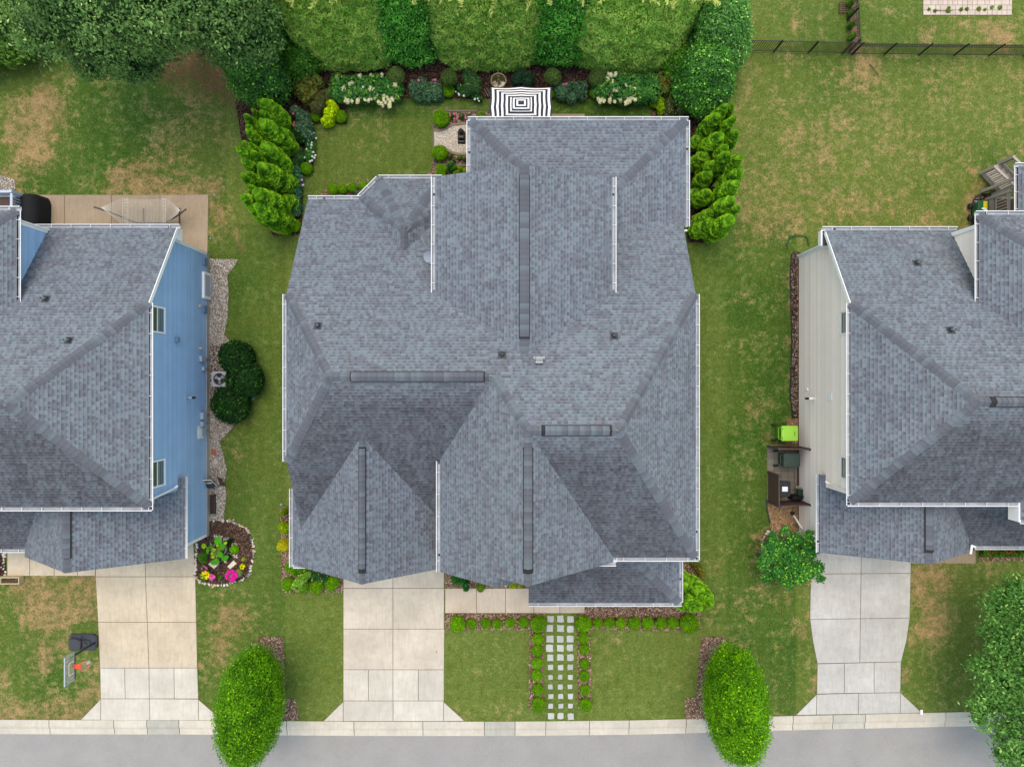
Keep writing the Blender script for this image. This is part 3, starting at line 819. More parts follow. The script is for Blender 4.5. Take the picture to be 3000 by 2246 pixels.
def roof_slope(house, pl, polys, m, seed, name="roof_slope", thick=0.16):
    """one roof plane: decking slab, and on it courses of laminated shingles"""
    n3 = pl[0]/np.linalg.norm(pl[0])
    b, c = -pl[0][0], -pl[0][1]; s = math.hypot(b, c)
    vh = np.array([b, c])/s; v3 = np.array([vh[0], vh[1], s])/math.hypot(1, s); u3 = np.array([vh[1], -vh[0], 0.0])
    O = np.array([0, 0, pl[1]])
    deck = MB()
    for q in polys:
        q = ccw(q); n = len(q)
        top = [(x, y, zof(pl, x, y)-0.012) for x, y in q]
        bot = [(x, y, zof(pl, x, y)-thick) for x, y in q]
        deck.add(top+bot, [tuple(range(n)), tuple(reversed(range(n, 2*n)))])
        deck.add(top+bot, [(n+i, n+(i+1) % n, (i+1) % n, i) for i in range(n)], 1)
    d = deck.build(name, [MT['deckboard'], MT['fascia']], house)
    uvp = []
    for q in polys:
        uv = []
        for x, y in ccw(q):
            p = np.array([x, y, zof(pl, x, y)])-O
            uv.append((float(p @ u3), float(p @ v3)))
        uvp.append(ccw(uv))
    allu = [p[0] for q in uvp for p in q]; allv = [p[1] for q in uvp for p in q]
    rng = random.Random(seed)
    E = 0.146
    v0, v1, u0, u1 = min(allv), max(allv), min(allu), max(allu)
    V, Fc, Cc = [], [], []
    ncourse = int((v1-v0)/E)+1
    planes = []
    for q in uvp:
        pp = []
        for i in range(len(q)):
            a, bb = q[i], q[(i+1) % len(q)]
            e = (bb[0]-a[0], bb[1]-a[1]); L = math.hypot(*e)+1e-9
            nn = (e[1]/L, -e[0]/L); pp.append((nn, nn[0]*a[0]+nn[1]*a[1]))
        planes.append(pp)
    def emit(poly, va, vb, h, h0, col, dk, st):
        base = len(V)
        k = 0.50 if dk else 0.82
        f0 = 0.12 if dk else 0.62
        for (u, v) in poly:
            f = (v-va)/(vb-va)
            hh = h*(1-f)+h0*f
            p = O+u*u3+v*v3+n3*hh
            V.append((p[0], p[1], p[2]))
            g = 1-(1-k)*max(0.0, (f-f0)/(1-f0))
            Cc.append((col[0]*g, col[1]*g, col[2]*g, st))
        Fc.append(tuple(range(base, base+len(poly))))
        lo = [p for p in poly if abs(p[1]-va) < 1e-6]
        if len(lo) >= 2:
            a, bb = min(lo), max(lo)
            base = len(V)
            for (u, v, hh) in ((a[0], va, -0.004), (bb[0], va, -0.004), (bb[0], va, h), (a[0], va, h)):
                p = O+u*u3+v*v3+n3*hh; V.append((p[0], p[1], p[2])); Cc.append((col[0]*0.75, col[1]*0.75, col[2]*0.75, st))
            Fc.append((base, base+1, base+2, base+3))
    for r in range(ncourse):
        va, vb = v0+r*E, v0+(r+1)*E
        u = u0-rng.uniform(0, 0.3); dk = rng.random() < 0.5
        col0, run = rng.choice(LIGHT), 0.0
        st = min(1.0, max(0.0, (v1-va-0.25)/1.3))
        while u < u1:
            w = rng.uniform(0.08, 0.17) if dk else rng.uniform(0.08, 0.22)
            if run <= 0:
                col0 = rng.choice(LIGHT if rng.random() < 0.66 else DARK); run = rng.uniform(0.08, 0.42)
            run -= w
            j = rng.uniform(0.95, 1.05); col = tuple(t*j for t in col0)
            h = 0.008 if dk else 0.017
            vm = va+(0.12 if dk else 0.62)*E
            rect = [(u, va), (u+w-0.002, va), (u+w-0.002, vm), (u+w-0.002, vb), (u, vb), (u, vm)]
            for q in planes:
                inside = True; dead = False; pol = rect
                for nn, dd_ in q:
                    ds = [nn[0]*p[0]+nn[1]*p[1]-dd_ for p in rect]
                    if min(ds) >= 0: dead = True; break
                    if max(ds) > 0: inside = False
                if dead: continue
                if not inside:
                    for nn, dd_ in q:
                        pol = clip(pol, nn, dd_)
                        if len(pol) < 3: break
                    if len(pol) < 3: continue
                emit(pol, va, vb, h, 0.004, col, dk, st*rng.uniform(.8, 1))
            u += w
            dk = (not dk) if rng.random() < 0.82 else dk
    me = bpy.data.meshes.new("shingles")
    o_ = off(house)
    me.from_pydata([(p[0]-o_[0], p[1]-o_[1], p[2]-o_[2]) for p in V], [], Fc)
    np_color(me, "tint", np.array(Cc))
    link("shingles", me, d, m, "stuff")
    return d

CAPS = {}
def ridge(house, A, B, p1, p2, seed=0, vent=None, name="hip_cap", w=0.20, e=0.215):
    """shingle caps along a hip or ridge; vent=(t0,t1) metres from A where a raised ridge vent runs"""
    A, B = np.array(A, float), np.array(B, float)
    L = float(np.linalg.norm(B-A)); t = (B-A)/L
    n1, n2 = p1[0]/np.linalg.norm(p1[0]), p2[0]/np.linalg.norm(p2[0])
    def down(n, other):
        s = np.cross(n, t); s /= np.linalg.norm(s)
        return s if float(s @ other) > float(-s @ other) else -s
    # horizontal directions that point away from the ridge on either side
    s1 = np.cross(n1, t); s1 /= np.linalg.norm(s1)
    if s1[2] > 0 or (abs(s1[2]) < 1e-6): s1 = -s1
    s2 = np.cross(n2, t); s2 /= np.linalg.norm(s2)
    if s2[2] > 0: s2 = -s2
    nm = (n1+n2)/np.linalg.norm(n1+n2)
    rng = random.Random(seed+11)
    mb = MB()
    mb.add([A, B, B+s2*w*0.9, A+s2*w*0.9, B+s1*w*0.9, A+s1*w*0.9], [(0,1,2,3), (1,0,5,4)])
    bed = mb
    if vent:
        a, b = A+t*vent[0], A+t*vent[1]
        h = 0.050; wv = w*1.12
        pr = []
        for p in (a, b):
            pr += [p+s1*wv+n1*0.01, p+s1*wv*0.98+n1*h, p+nm*(h+0.02), p+s2*wv*0.98+n2*h, p+s2*wv+n2*0.01]
        bed.add(pr, [(0,1,6,5),(1,2,7,6),(2,3,8,7),(3,4,9,8),(4,3,2,1,0),(5,6,7,8,9)], 1)
        # weather gap under the vent shows as a thin dark line on both sides
    bo = bed.build("ridge_vent" if vent else "ridge_bed", [MT['deckboard'], MT['dark']], house)
    d0 = off(house)
    metas = []
    for k in range(5):
        col = (DARK[k % 4] if k < 3 else LIGHT[(k+1) % 4])
        col = tuple(c*(.78, .86, .82, .84, .89)[k] for c in col)
        l = e+0.05
        V = []
        for q, hh in ((np.zeros(3), 0.026), (t*l, 0.010)):
            V += [q+s1*w+n1*hh, q+s1*w*0.30+n1*(hh+0.010), q+nm*(hh+0.014), q+s2*w*0.30+n2*(hh+0.010), q+s2*w+n2*hh]
        b0 = len(V)
        V += [s1*w-n1*0.01, s2*w-n2*0.01]
        fs = [(i, i+5, i+6, i+1) for i in range(4)] + [(b0, 0, 1, 2, 3, 4, b0+1)]
        me = bpy.data.meshes.new("cap_shingle")
        me.from_pydata([tuple(v) for v in V], [], fs)
        np_color(me, "tint", np.array([col]*5+[tuple(c*0.82 for c in col)]*5+[tuple(c*0.5 for c in col)]*2))
        me.materials.append(MT['shingle'])
        metas.append(me)
    n = int(L/e); key = house.name
    rest = []
    for i in range(n):
        x = i*e
        lift = 0.062 if vent and vent[0] <= x and x+e <= vent[1]+0.01 else 0.0
        p = A+t*x+nm*lift-d0
        me = metas[rng.choice((0, 0, 1, 1, 2, 3, 4))]
        CAPS[key] = CAPS.get(key, 0)+1
        if CAPS[key] <= 300:
            o = link("cap_shingle", me, bo); o.location = tuple(p)
        else:
            rest.append((me, p))
    if rest:
        V, Fc, Cc = [], [], []
        for me, p in rest:
            b = len(V)
            V += [tuple(v.co[k]+p[k] for k in range(3)) for v in me.vertices]
            Fc += [tuple(i+b for i in f.vertices) for f in me.polygons]
            Cc += [tuple(c.color)[:3] for c in me.color_attributes["tint"].data]
        me = bpy.data.meshes.new("cap_shingles"); me.from_pydata(V, [], Fc); np_color(me, "tint", np.array(Cc))
        link("cap_shingles", me, bo, MT['shingle'], "stuff")
    return bo

def gutter(house, a, b, z, out, outlet=None):
    """K-style gutter along an eave from a to b (x,y); out = unit vector away from the roof"""
    a = np.array([a[0], a[1], z]); b = np.array([b[0], b[1], z]); o = np.array([out[0], out[1], 0.0])
    pr = [(-0.02,-0.03),(-0.02,-0.13),(0.10,-0.13),(0.135,-0.09),(0.150,-0.035),(0.180,-0.035),(0.180,-0.015),(0.152,-0.015),(0.100,-0.108),(0.0,-0.108),(0.0,-0.03)]
    n = len(pr); m = MB()
    v = [p+o*d+np.array([0,0,h]) for p in (a, b) for d, h in pr]
    outer = [0,1,2,3,4,5,6,10]; 
    for i in range(n):
        j = (i+1) % n
        m.add(v, [], 0)
        mi = 1 if i in (7, 8, 9) else 0
        m.f.append((i, j, n+j, n+i)); m.m.append(mi)
        m.v = m.v[:2*n]
    m.f += [tuple(range(n)), tuple(reversed(range(n, 2*n)))]; m.m += [0, 0]
    g = m.build("gutter", [MT['gutter'], MT['gut_in']], house)
    L = float(np.linalg.norm(b-a)); t = (b-a)/L
    k = max(1, int(round(L/0.86))); d0 = off(house)
    hm = MB().bar(np.zeros(3)+o*0.005, o*0.155, 0.026, 0.010).mesh("hanger", None)
    hm.materials.append(MT['strap'])
    for i in range(k):
        h = link("hanger", hm, g)
        h.location = tuple(a+t*(L*(i+0.5)/k)+np.array([0,0,-0.018])-d0)
    if outlet is not None:
        p = a+t*outlet+o*0.05
        m = MB(); m.box(p[0]-0.05, p[0]+0.05, p[1]-0.05, p[1]+0.05, z-0.104, z-0.098)
        m.build("outlet", MT['dark'], g)
    return g

def wall_panel(house, A, B, prof, m, n2, boards=True, e=0.165, name="siding_board", wallm=None, z0=0.0):
    """vertical wall A->B (x,y). prof: polygon of (s,z) along it. n2: outward normal (x,y)."""
    A = np.array([A[0], A[1], 0.0]); B = np.array([B[0], B[1], 0.0])
    L = float(np.linalg.norm(B-A)); t = (B-A)/L; n = np.array([n2[0], n2[1], 0.0])
    q = [A+t*s+np.array([0,0,z]) for s, z in prof]
    k = len(q); mb = MB()
    mb.add(q+[p-n*0.12 for p in q], [tuple(range(k)), tuple(reversed(range(k, 2*k)))]+[(i,(i+1)%k,k+(i+1)%k,k+i) for i in range(k)])
    w = mb.build("wall", wallm or m, house)
    if boards:
        zs = [z for s, z in prof]; z = max(min(zs), z0)
        rng = random.Random(int(L*100))
        while z < max(zs)-0.01:
            pol = clip(clip([(s, h) for s, h in prof], (0, -1), -z), (0, 1), z+e)
            if len(pol) >= 3:
                V = []
                for s, h in pol:
                    f = (h-z)/e
                    V.append(A+t*s+np.array([0,0,h])+n*(0.030*(1-f)+0.004*f))
                kk = len(V); fs = [tuple(range(kk))]
                lo = [i for i, p in enumerate(pol) if abs(p[1]-z) < 1e-6]
                if len(lo) >= 2:
                    i0 = min(lo, key=lambda i: pol[i][0]); i1 = max(lo, key=lambda i: pol[i][0])
                    V += [V[i0]-n*0.03, V[i1]-n*0.03]; fs.append((i0, i1, kk+1, kk))
                MB().add(V, fs).build(name, m, w)
            z += e
    return w

def window(house, A, t2, n2, s0, s1, z0, z1, name="window"):
    """slider window on a wall through A with direction t2 and outward normal n2"""
    A = np.array([A[0], A[1], 0.0]); t = np.array([t2[0], t2[1], 0.0]); n = np.array([n2[0], n2[1], 0.0])
    pt = lambda s, z, d: A+t*s+n*d+np.array([0,0,z])
    fr = MB(); f = 0.07
    for (a, b, c, d) in ((s0-f, s1+f, z1, z1+f), (s0-f, s1+f, z0-f, z0), (s0-f, s0, z0, z1), (s1, s1+f, z0, z1)):
        v = [pt(a,c,-0.05), pt(b,c,-0.05), pt(b,d,-0.05), pt(a,d,-0.05), pt(a,c,0.06), pt(b,c,0.06), pt(b,d,0.06), pt(a,d,0.06)]
        fr.add(v, [(3,2,1,0),(4,5,6,7),(0,1,5,4),(1,2,6,5),(2,3,7,6),(3,0,4,7)])
    w = fr.build(name, MT['white'], house)
    zm = (z0+z1)/2
    for (c, d, mm, dp, nm) in ((z0+0.03, zm-0.025, MT['glass'], 0.025, "pane"), (zm+0.025, z1-0.03, MT['screen'], 0.03, "pane")):
        MB().add([pt(s0+0.02,c,dp), pt(s1-0.02,c,dp), pt(s1-0.02,d,dp), pt(s0+0.02,d,dp)], [(0,1,2,3)]).build(nm, mm, w)
    b = MB()
    v = [pt(s0,zm-0.03,0.0), pt(s1,zm-0.03,0.0), pt(s1,zm+0.03,0.0), pt(s0,zm+0.03,0.0), pt(s0,zm-0.03,0.05), pt(s1,zm-0.03,0.05), pt(s1,zm+0.03,0.05), pt(s0,zm+0.03,0.05)]
    b.add(v, [(4,5,6,7),(0,1,5,4),(2,3,7,6)]); b.build("meeting_rail", MT['white'], w)
    return w

def vent_pipe(house, x, y, pl, h=0.42, r=0.045, flash=True):
    z = zof(pl, x, y); m = MB()
    n = pl[0]/np.linalg.norm(pl[0])
    m.tube([(x,y,z-0.1),(x,y,z+h)], r, 12)
    o = m.build("vent_pipe", MT['lead'], house, True)
    MB().lathe([(r*0.8,0.0),(r*0.8,0.004)], (x,y,z+h), 12).build("pipe_opening", MT['dark'], o)
    MB().lathe([(0.105,-0.03),(0.10,0.05),(r+0.004,0.11)], (x,y,z), 14).build("boot", MT['rubber'], o, True)
    f = MB(); b, c = -pl[0][0], -pl[0][1]; s = math.hypot(b,c); vh = np.array([b,c])/s; uh = np.array([vh[1],-vh[0]])
    q = []
    for du, dv in ((-0.16,-0.14),(0.16,-0.14),(0.16,0.16),(-0.16,0.16)):
        xx, yy = x+uh[0]*du+vh[0]*dv, y+uh[1]*du+vh[1]*dv
        q.append((xx, yy, zof(pl,xx,yy)+0.026))
    f.add(q, [(0,1,2,3)] if True else []); f.build("flashing", MT['charcoal'], o)

def downspout(house, pts, m=None, w=0.085):
    mb = MB()
    for a, b in zip(pts[:-1], pts[1:]):
        d = np.array(b)-np.array(a)
        mb.bar(a, b, w, w*0.75, (0,0,1) if abs(d[2]) < 0.9*np.linalg.norm(d) else (0,1,0))
    return mb.build("downspout", m or MT['white'], house)

def on(pl, x, y): return (x, y, zof(pl, x, y))

# ---------------------------------------------------------------- middle house
hm = thing("house", "large house in the middle under a blue-grey shingle roof of many gables and hips", "house", (0, 0, 0))
pN = RP(3+.62*8.65, 0, -.62); zr1 = zof(pN, 0, .27); pS1 = RP(zr1-.61*.27, 0, .61)
ySW = .27-(zr1-6.0)/.61; yNW = 8.65-3/.62
pW = RP(6.0+9.6*(zr1-6)/2.41, (zr1-6)/2.41, 0)
zr2 = zof(pN, 0, -1.767); pS2 = RP(zr2+1.767*.614, 0, .614); ySE = -1.767-(zr2-6)/.614
sE = (zr2-6)/3.8; pE = RP(6+7.82*sE, -sE, 0)
g1 = (zr2-zr1)/(0.603+0.752)
pG1W = RP(zr1+.752*g1, g1, 0); pG1E = RP(zr2+.603*g1, -g1, 0)
zn = zof(pG1W, -.6, 0); pNE = RP(zn-.6*g1, -g1, 0)
pGGW = RP(6.7+.8*6.24, .8, 0); pGGE = RP(6.7-.8*6.24, -.8, 0)
pG2W = RP(7.65-.438*.5, .438, 0); pG2E = RP(7.65+.438*.5, -.438, 0)
pPN = RP(3.55+.245*12.15, 0, -.245); pPW = RP(3.55+.245*1.92, .245, 0); pPE = RP(3.55+.245*8.04, -.245, 0)
ap = (-4.8, 6.85, 4.72); yb = 8.65-1.72/.62
pBN = RP3((-6.26,9.62,3),(-3.34,9.62,3),ap); pBD = RP3((-7.16,8.72,3),(-6.26,9.62,3),ap); pBW = RP3((-7.16,8.72,3),ap,(-4.8,yb,4.72))
pBD2 = RP3((-2.44,8.72,3),(-3.34,9.62,3),ap); pBE = RP3((-2.44,8.72,3),ap,(-4.8,yb,4.72))
pPS = RP(2.85+.38*10.35, 0, .38); pPE2 = RP(2.85+.38*7.9, -.38, 0)
S_, SA = MT['shingle'], MT['shingle_alg']
rs_ = lambda pl, polys, m, seed: roof_slope(hm, pl, polys, m, seed)
rs_(pN, [[(-9.6,8.65),(-9.6,yNW),(-7.19,.27),(-.752,.27),(-.752,8.65)], [(-.752,8.65),(-.752,.27),(.603,-1.767),(4.02,-1.767),(7.82,yNW),(7.82,8.65)]], S_, 1)
rs_(pS1, [[(-9.6,-7.2),(-.752,-7.2),(-.752,.27),(-7.19,.27),(-9.6,ySW)]], SA, 2)
rs_(pW, [[(-9.6,yNW),(-9.6,ySW),(-7.19,.27)]], S_, 3)
rs_(pS2, [[(.603,-1.767),(.603,ySE),(7.82,ySE),(4.02,-1.767)]], SA, 4)
rs_(pE, [[(7.82,yNW),(7.82,ySE),(4.02,-1.767)]], S_, 5)
rs_(pG1W, [[(-3.05,-8.0),(-.6,-8.0),(-.6,.0415),(-.752,.27),(-3.05,-3.24)], [(-.6,-7.6),(.603,-7.6),(.603,-1.767),(-.6,.0415)]], S_, 6)
rs_(pG1E, [[(.603,-7.6),(4.3,-7.6),(4.3,-7.37),(.603,-1.767)]], S_, 7)
rs_(pNE, [[(-.6,-8.0),(.7,-8.0),(.7,-7.3),(-.6,-7.3)]], S_, 8)
rs_(pGGW, [[(-10.1,-8.34),(-6.24,-8.34),(-6.24,-2.18),(-10.1,-4.8)]], S_, 9)
rs_(pGGE, [[(-6.24,-8.34),(-2.9,-8.34),(-2.9,-6.5),(-6.24,-2.18)]], S_, 10)
rs_(pG2W, [[(-3.27,8.8),(.5,8.8),(.5,1.15),(-3.27,3.81)]], S_, 11)
rs_(pG2E, [[(.5,8.8),(4.27,8.8),(4.27,3.81),(.5,1.15)]], S_, 12)
rs_(pPN, [[(-1.92,12.15),(8.04,12.15),(3.06,7.17)]], S_, 13)
rs_(pPW, [[(-1.92,12.15),(-1.92,6.0),(3.06,6.0),(3.06,7.17)]], S_, 14)
rs_(pPE, [[(8.04,12.15),(3.06,7.17),(3.06,5.5),(8.04,7.3)]], S_, 15)
rs_(pBN, [[(-6.26,9.62),(-3.34,9.62),ap[:2]]], S_, 16)
rs_(pBD, [[(-7.16,8.72),(-6.26,9.62),ap[:2]]], S_, 17)
rs_(pBW, [[(-7.16,8.72),ap[:2],(-4.8,yb)]], S_, 18)
rs_(pBD2, [[(-2.44,8.72),(-3.34,9.62),ap[:2]]], S_, 19)
rs_(pBE, [[(-2.44,8.72),ap[:2],(-4.8,yb)]], S_, 20)
rs_(pPS, [[(.78,-10.35),(7.9,-10.35),(4.85,-7.3),(.78,-7.3)]], SA, 21)
rs_(pPE2, [[(7.9,-10.35),(7.9,-7.3),(4.85,-7.3)]], S_, 22)

r1a, r1b = (-7.19,.27,zr1), (-.752,.27,zr1)
r2a, r2b = (.603,-1.767,zr2), (4.02,-1.767,zr2)
ridge(hm, r2b, on(pN,7.82,yNW)[:2]+(6.0,), pN, pE, 5) if False else None
ridge(hm, (7.82,yNW,6.0), r2b, pN, pE, 5)
ridge(hm, (7.82,ySE,6.0), r2b, pS2, pE, 6)
ridge(hm, (-9.6,yNW,6.0), r1a, pN, pW, 7)
ridge(hm, (-9.6,ySW,6.0), r1a, pS1, pW, 8)
ridge(hm, r1b, r2a, pN, pG1W, 9)
ridge(hm, r1a, r1b, pN, pS1, 1, vent=(0.81, 6.12))
ridge(hm, r2a, r2b, pN, pS2, 2, vent=(0.5, 3.15))
ridge(hm, (.603,-7.6,zr2), (.603,-1.767,zr2), pG1W, pG1E, 3, vent=(0.46, 5.2))
ridge(hm, (.5,8.8,7.65), (.5,1.15,7.65), pG2W, pG2E, 4, vent=(0.41, 7.0))
ridge(hm, (-6.24,-8.34,6.7), (-6.24,-2.18,6.7), pGGW, pGGE, 10, vent=(0.45, 5.7), w=0.15)
e_ = lambda f: tuple(np.array((8.04,12.15,3.55))+f*(np.array((3.06,7.17,zof(pPN,3.06,7.17)))-np.array((8.04,12.15,3.55))))
ridge(hm, e_(0), e_(0.75), pPN, pPE, 11)
w_ = lambda f: tuple(np.array((-1.92,12.15,3.55))+f*(np.array((3.06,7.17,zof(pPN,3.06,7.17)))-np.array((-1.92,12.15,3.55))))
ridge(hm, w_(0), w_(0.52), pPN, pPW, 12)
ridge(hm, (7.9,-10.35,2.85), on(pPS,4.85,-7.3), pPS, pPE2, 13)
ridge(hm, (-6.26,9.62,3), ap, pBN, pBD, 14); ridge(hm, (-7.16,8.72,3), ap, pBD, pBW, 15)
ridge(hm, (-3.34,9.62,3), ap, pBN, pBD2, 16); ridge(hm, (-2.44,8.72,3), ap, pBD2, pBE, 17)
ridge(hm, ap, (-4.8,yb,4.72), pBW, pBE, 18)
ridge(hm, (-.6,-8.0,zn), (-.6,-7.5,zn), pG1W, pNE, 19)

q = math.sqrt(.5)
for a, b, z, o, ol in (((-9.6,8.65),(-7.12,8.65),3.0,(0,1),.75), ((-7.16,8.72),(-6.26,9.62),3.0,(-q,q),None), ((-6.29,9.62),(-3.3,9.62),3.0,(0,1),None),
        ((-9.6,ySW),(-9.6,yNW),6.0,(-1,0),None), ((7.82,ySE-.13),(7.82,yNW),6.0,(1,0),1.2), ((4.3,ySE),(7.95,ySE),6.0,(0,-1),None),
        ((-3.05,-8.0),(-3.05,-3.3),6.06,(-1,0),.7), ((3.36,-7.6),(4.43,-7.6),6.02,(0,-1),None), ((4.3,-7.6),(4.3,-7.42),6.02,(1,0),None),
        ((-10.1,-8.47),(-10.1,-4.85),3.61,(-1,0),None), ((-10.1,-8.34),(-9.45,-8.34),3.61,(0,-1),None),
        ((-3.27,3.87),(-3.27,8.8),6.0,(-1,0),4.2), ((4.27,3.87),(4.27,8.8),6.0,(1,0),4.2),
        ((-2.05,12.15),(8.17,12.15),3.55,(0,1),None), ((-1.92,7.2),(-1.92,12.15),3.55,(-1,0),3.5), ((8.04,7.25),(8.04,12.15),3.55,(1,0),3.6),
        ((.78,-10.35),(8.03,-10.35),2.85,(0,-1),None), ((7.9,-10.35),(7.9,-7.5),2.85,(1,0),1.1)):
    gutter(hm, a, b, z, o, ol)

# walls under the eaves
GW = MT['grey_wall']
def block(house, x0, x1, y0, y1, z1, m, z0=-0.1, tops=None):
    MB().prism([(x0,y0),(x1,y0),(x1,y1),(x0,y1)], z0, tops or z1).build("wall", m, house)
block(hm, -9.3, 7.5, -3.2, 3.4, 5.80, GW)
block(hm, -9.3, 7.5, 3.4, 8.3, 0, GW, tops=[6.05,6.05,2.95,2.95])
block(hm, -3.0, 4.0, 3.4, 8.4, 5.85, GW)
block(hm, 0.6, 7.5, -7.1, -3.2, 5.80, GW)
block(hm, -2.75, 4.0, -7.25, -3.2, 5.9, GW)
block(hm, -2.75, 0.35, -7.65, -7.25, 5.9, GW)
block(hm, -9.8, -2.75, -8.0, -3.2, 3.45, GW)
block(hm, -1.6, 7.7, 7.0, 11.85, 3.40, GW)
MB().prism([(-6.85,8.3),(-6.1,9.3),(-3.5,9.3),(-2.75,8.3)], -0.1, 2.85).build("wall", GW, hm)
for pts in ([(-3.0,8.4,5.85),(4.0,8.4,5.85),(.5,8.4,7.45)], [(-2.75,-7.25,6.0),(4.0,-7.25,5.9),(.603,-7.25,9.2)], [(-2.75,-7.65,6.0),(0.3,-7.65,7.2),(-.6,-7.65,8.1)], [(-9.8,-8.0,3.45),(-2.75,-8.0,3.9),(-6.24,-8.0,6.45)]):
    c = MB(); d = 0.25 if pts[0][1] < 0 else -0.25
    c.add(list(pts)+[(p[0],p[1]+d,p[2]) for p in pts], [(0,1,2),(5,4,3),(0,3,4,1),(1,4,5,2),(2,5,3,0)])
    c.build("gable", GW, hm)
dr_ = MB()
for i in range(4):
    for j in range(4): dr_.bbox(-8.6+i*1.2+.03, -8.6+(i+1)*1.2-.03, -8.06, -8.0, .05+j*.55+.02, .05+(j+1)*.55-.02, .005)
dr_.build("garage_door", MT['white'], hm)
for x in (1.0, 3.2, 5.5, 7.6):
    MB().bbox(x-.09, x+.09, -10.15, -9.97, -.05, 2.75, .01).build("porch_post", MT['white'], hm)
MB().box(.9, 7.7, -10.2, -7.1, -.1, .14).build("porch_floor", MT['conc_walk'], hm)
MB().box(2.0, 3.0, -7.16, -7.08, .14, 2.25).build("front_door", MT['potdark'], hm)

# things on the roof
for x, y, pl in ((932,953,pN),(1799,983,pN),(1471,1038,pN)):
    z = 6.5
    for _ in range(8):
        p = P(x, y, z); z = zof(pl, p[0], p[1])
    vent_pipe(hm, p[0], p[1], pl, 0.34 if x != 1471 else 0.16, 0.05)
z = 7.8
for _ in range(8):
    p = P(1580, 1056, z+0.2); z = zof(pN, p[0], p[1])
m = MB()      # metal hood vent: box throat with a curved cap on side flanges
hx, hy = p[0], p[1]
prof = []
for k in range(7):
    a = k/6*math.pi*0.55; prof.append((-0.16+0.27*math.sin(a), 0.10+0.17*math.cos(a)))
v = [(hx-.15, hy-py, z+pz) for py, pz in prof]+[(hx+.15, hy-py, z+pz) for py, pz in prof]
m.add(v, [(i,i+1,8+i,7+i) for i in range(6)])
m.box(hx-.145,hx+.145,hy-.10,hy+.16,z-.12,z+.22)
hv = m.build("hood_vent", MT['galv'], hm)
for s in (-1,1): MB().box(hx+s*.19-.03,hx+s*.19+.03,hy+.06,hy+.18,z-.06,z+.10).build("flange", MT['galv'], hv)
# satellite dish by the rear gable
dx, dy, _ = P(1259, 752, 5.4); zd = zof(pN, dx, dy)
m = MB(); ax = np.array([-.25,-.55,.8]); ax /= np.linalg.norm(ax); u = np.cross(ax,[1,0,0]); u /= np.linalg.norm(u); w_2 = np.cross(ax,u)
c0 = np.array([dx,dy,zd+.42]); V = [c0]
for r in (.12,.22,.30):
    for k in range(20):
        a = 2*math.pi*k/20; V.append(c0+u*r*math.cos(a)+w_2*r*.9*math.sin(a)+ax*r*r*.7)
fs = [(0,1+k,1+(k+1)%20) for k in range(20)]
for i in range(2): fs += [(1+i*20+k,1+(i+1)*20+k,1+(i+1)*20+(k+1)%20,1+i*20+(k+1)%20) for k in range(20)]
lgd = mat('dish_grey', lin(172,182,196,K), .06)
m.add(V, fs); dish = m.build("satellite_dish", lgd, hm, True)
MB().tube([(dx,dy-.05,zd-.05),(dx,dy-.02,zd+.25),c0-ax*.03],.022,8).build("mast", MT['lead'], dish)
MB().tube([c0-u*.26,c0+ax*.38-u*.1],.014,6).build("feed_arm", MT['lead'], dish)
downspout(hm, [(8.12,7.1,3.4),(7.82,7.1,3.1),(7.82,7.1,.1)])
downspout(hm, [(-9.7,-8.45,3.5),(-9.7,-8.1,3.2),(-9.7,-8.1,.1)])

# ---------------------------------------------------------------- blue house on the left
hb = thing("house", "blue-sided house at the left edge under a blue-grey hip roof", "house", (-15.6, 0, 0))
bN = RP(3.9+.65*7.1, 0, -.65); bS = RP(6.3+.62*5.2, 0, .62)
yr = (3.9+.65*7.1-6.3-.62*5.2)/1.27; zr = zof(bN, 0, yr)
xa = -19.29; be = (zr-6.3)/(19.29-15.32); bE = RP(6.3-15.32*be, -be, 0); xw = -24.0
yn = 7.1-2.4/.65
bUE = RP(6.3-.65*20.9, -.65, 0); bUN = RP(6.3+.65*7.3, 0, -.65)
bGE = RP(5.6-.61*19.28, -.61, 0); bGW = RP(5.6+.74*19.28, .74, 0)
bP = RP(2.8+.45*7.82, 0, .45)
rb = lambda pl, polys, m, seed: roof_slope(hb, pl, polys, m, seed)
rb(bN, [[(-15.32,7.1),(-15.32,yn),(xa,yr),(xw,yr),(xw,7.1)]], S_, 31)
rb(bS, [[(-15.32,-5.2),(xa,yr),(xw,yr),(xw,-5.2)]], SA, 32)
rb(bE, [[(-15.32,yn),(-15.32,-5.2),(xa,yr)]], S_, 33)
rb(bUE, [[(-20.9,7.3),(-20.9,3.2),(-23.5,.4),(-23.5,4.7)]], S_, 34)
rb(bUN, [[(-20.9,7.3),(-23.5,4.7),(-26.1,7.3)]], S_, 35)
rb(bGE, [[(-15.35,-8.18),(-15.35,-4.35),(-19.28,-4.35),(-19.28,-8.18)]], S_, 36)
rb(bGW, [[(-19.28,-8.18),(-19.28,-4.9),(-23.0,-4.9),(-23.0,-8.18)]], S_, 37)
rb(bP, [[(-27,-7.82),(-21.5,-7.82),(-21.5,-4.8),(-27,-4.8)]], SA, 38)
ap_b = (xa,yr,zr)
ridge(hb, (-15.32,yn,6.3), ap_b, bN, bE, 31); ridge(hb, (-15.32,-5.2,6.3), ap_b, bS, bE, 32)
ridge(hb, (xw,yr,zr), ap_b, bN, bS, 33, vent=(0.4,3.6))
ridge(hb, (-20.9,7.3,6.3), (-23.5,4.7,zof(bUN,0,4.7)), bUN, bUE, 34)
ridge(hb, (-19.28,-8.18,5.6), (-19.28,-4.9,5.6), bGE, bGW, 35, vent=(0.62,3.2))
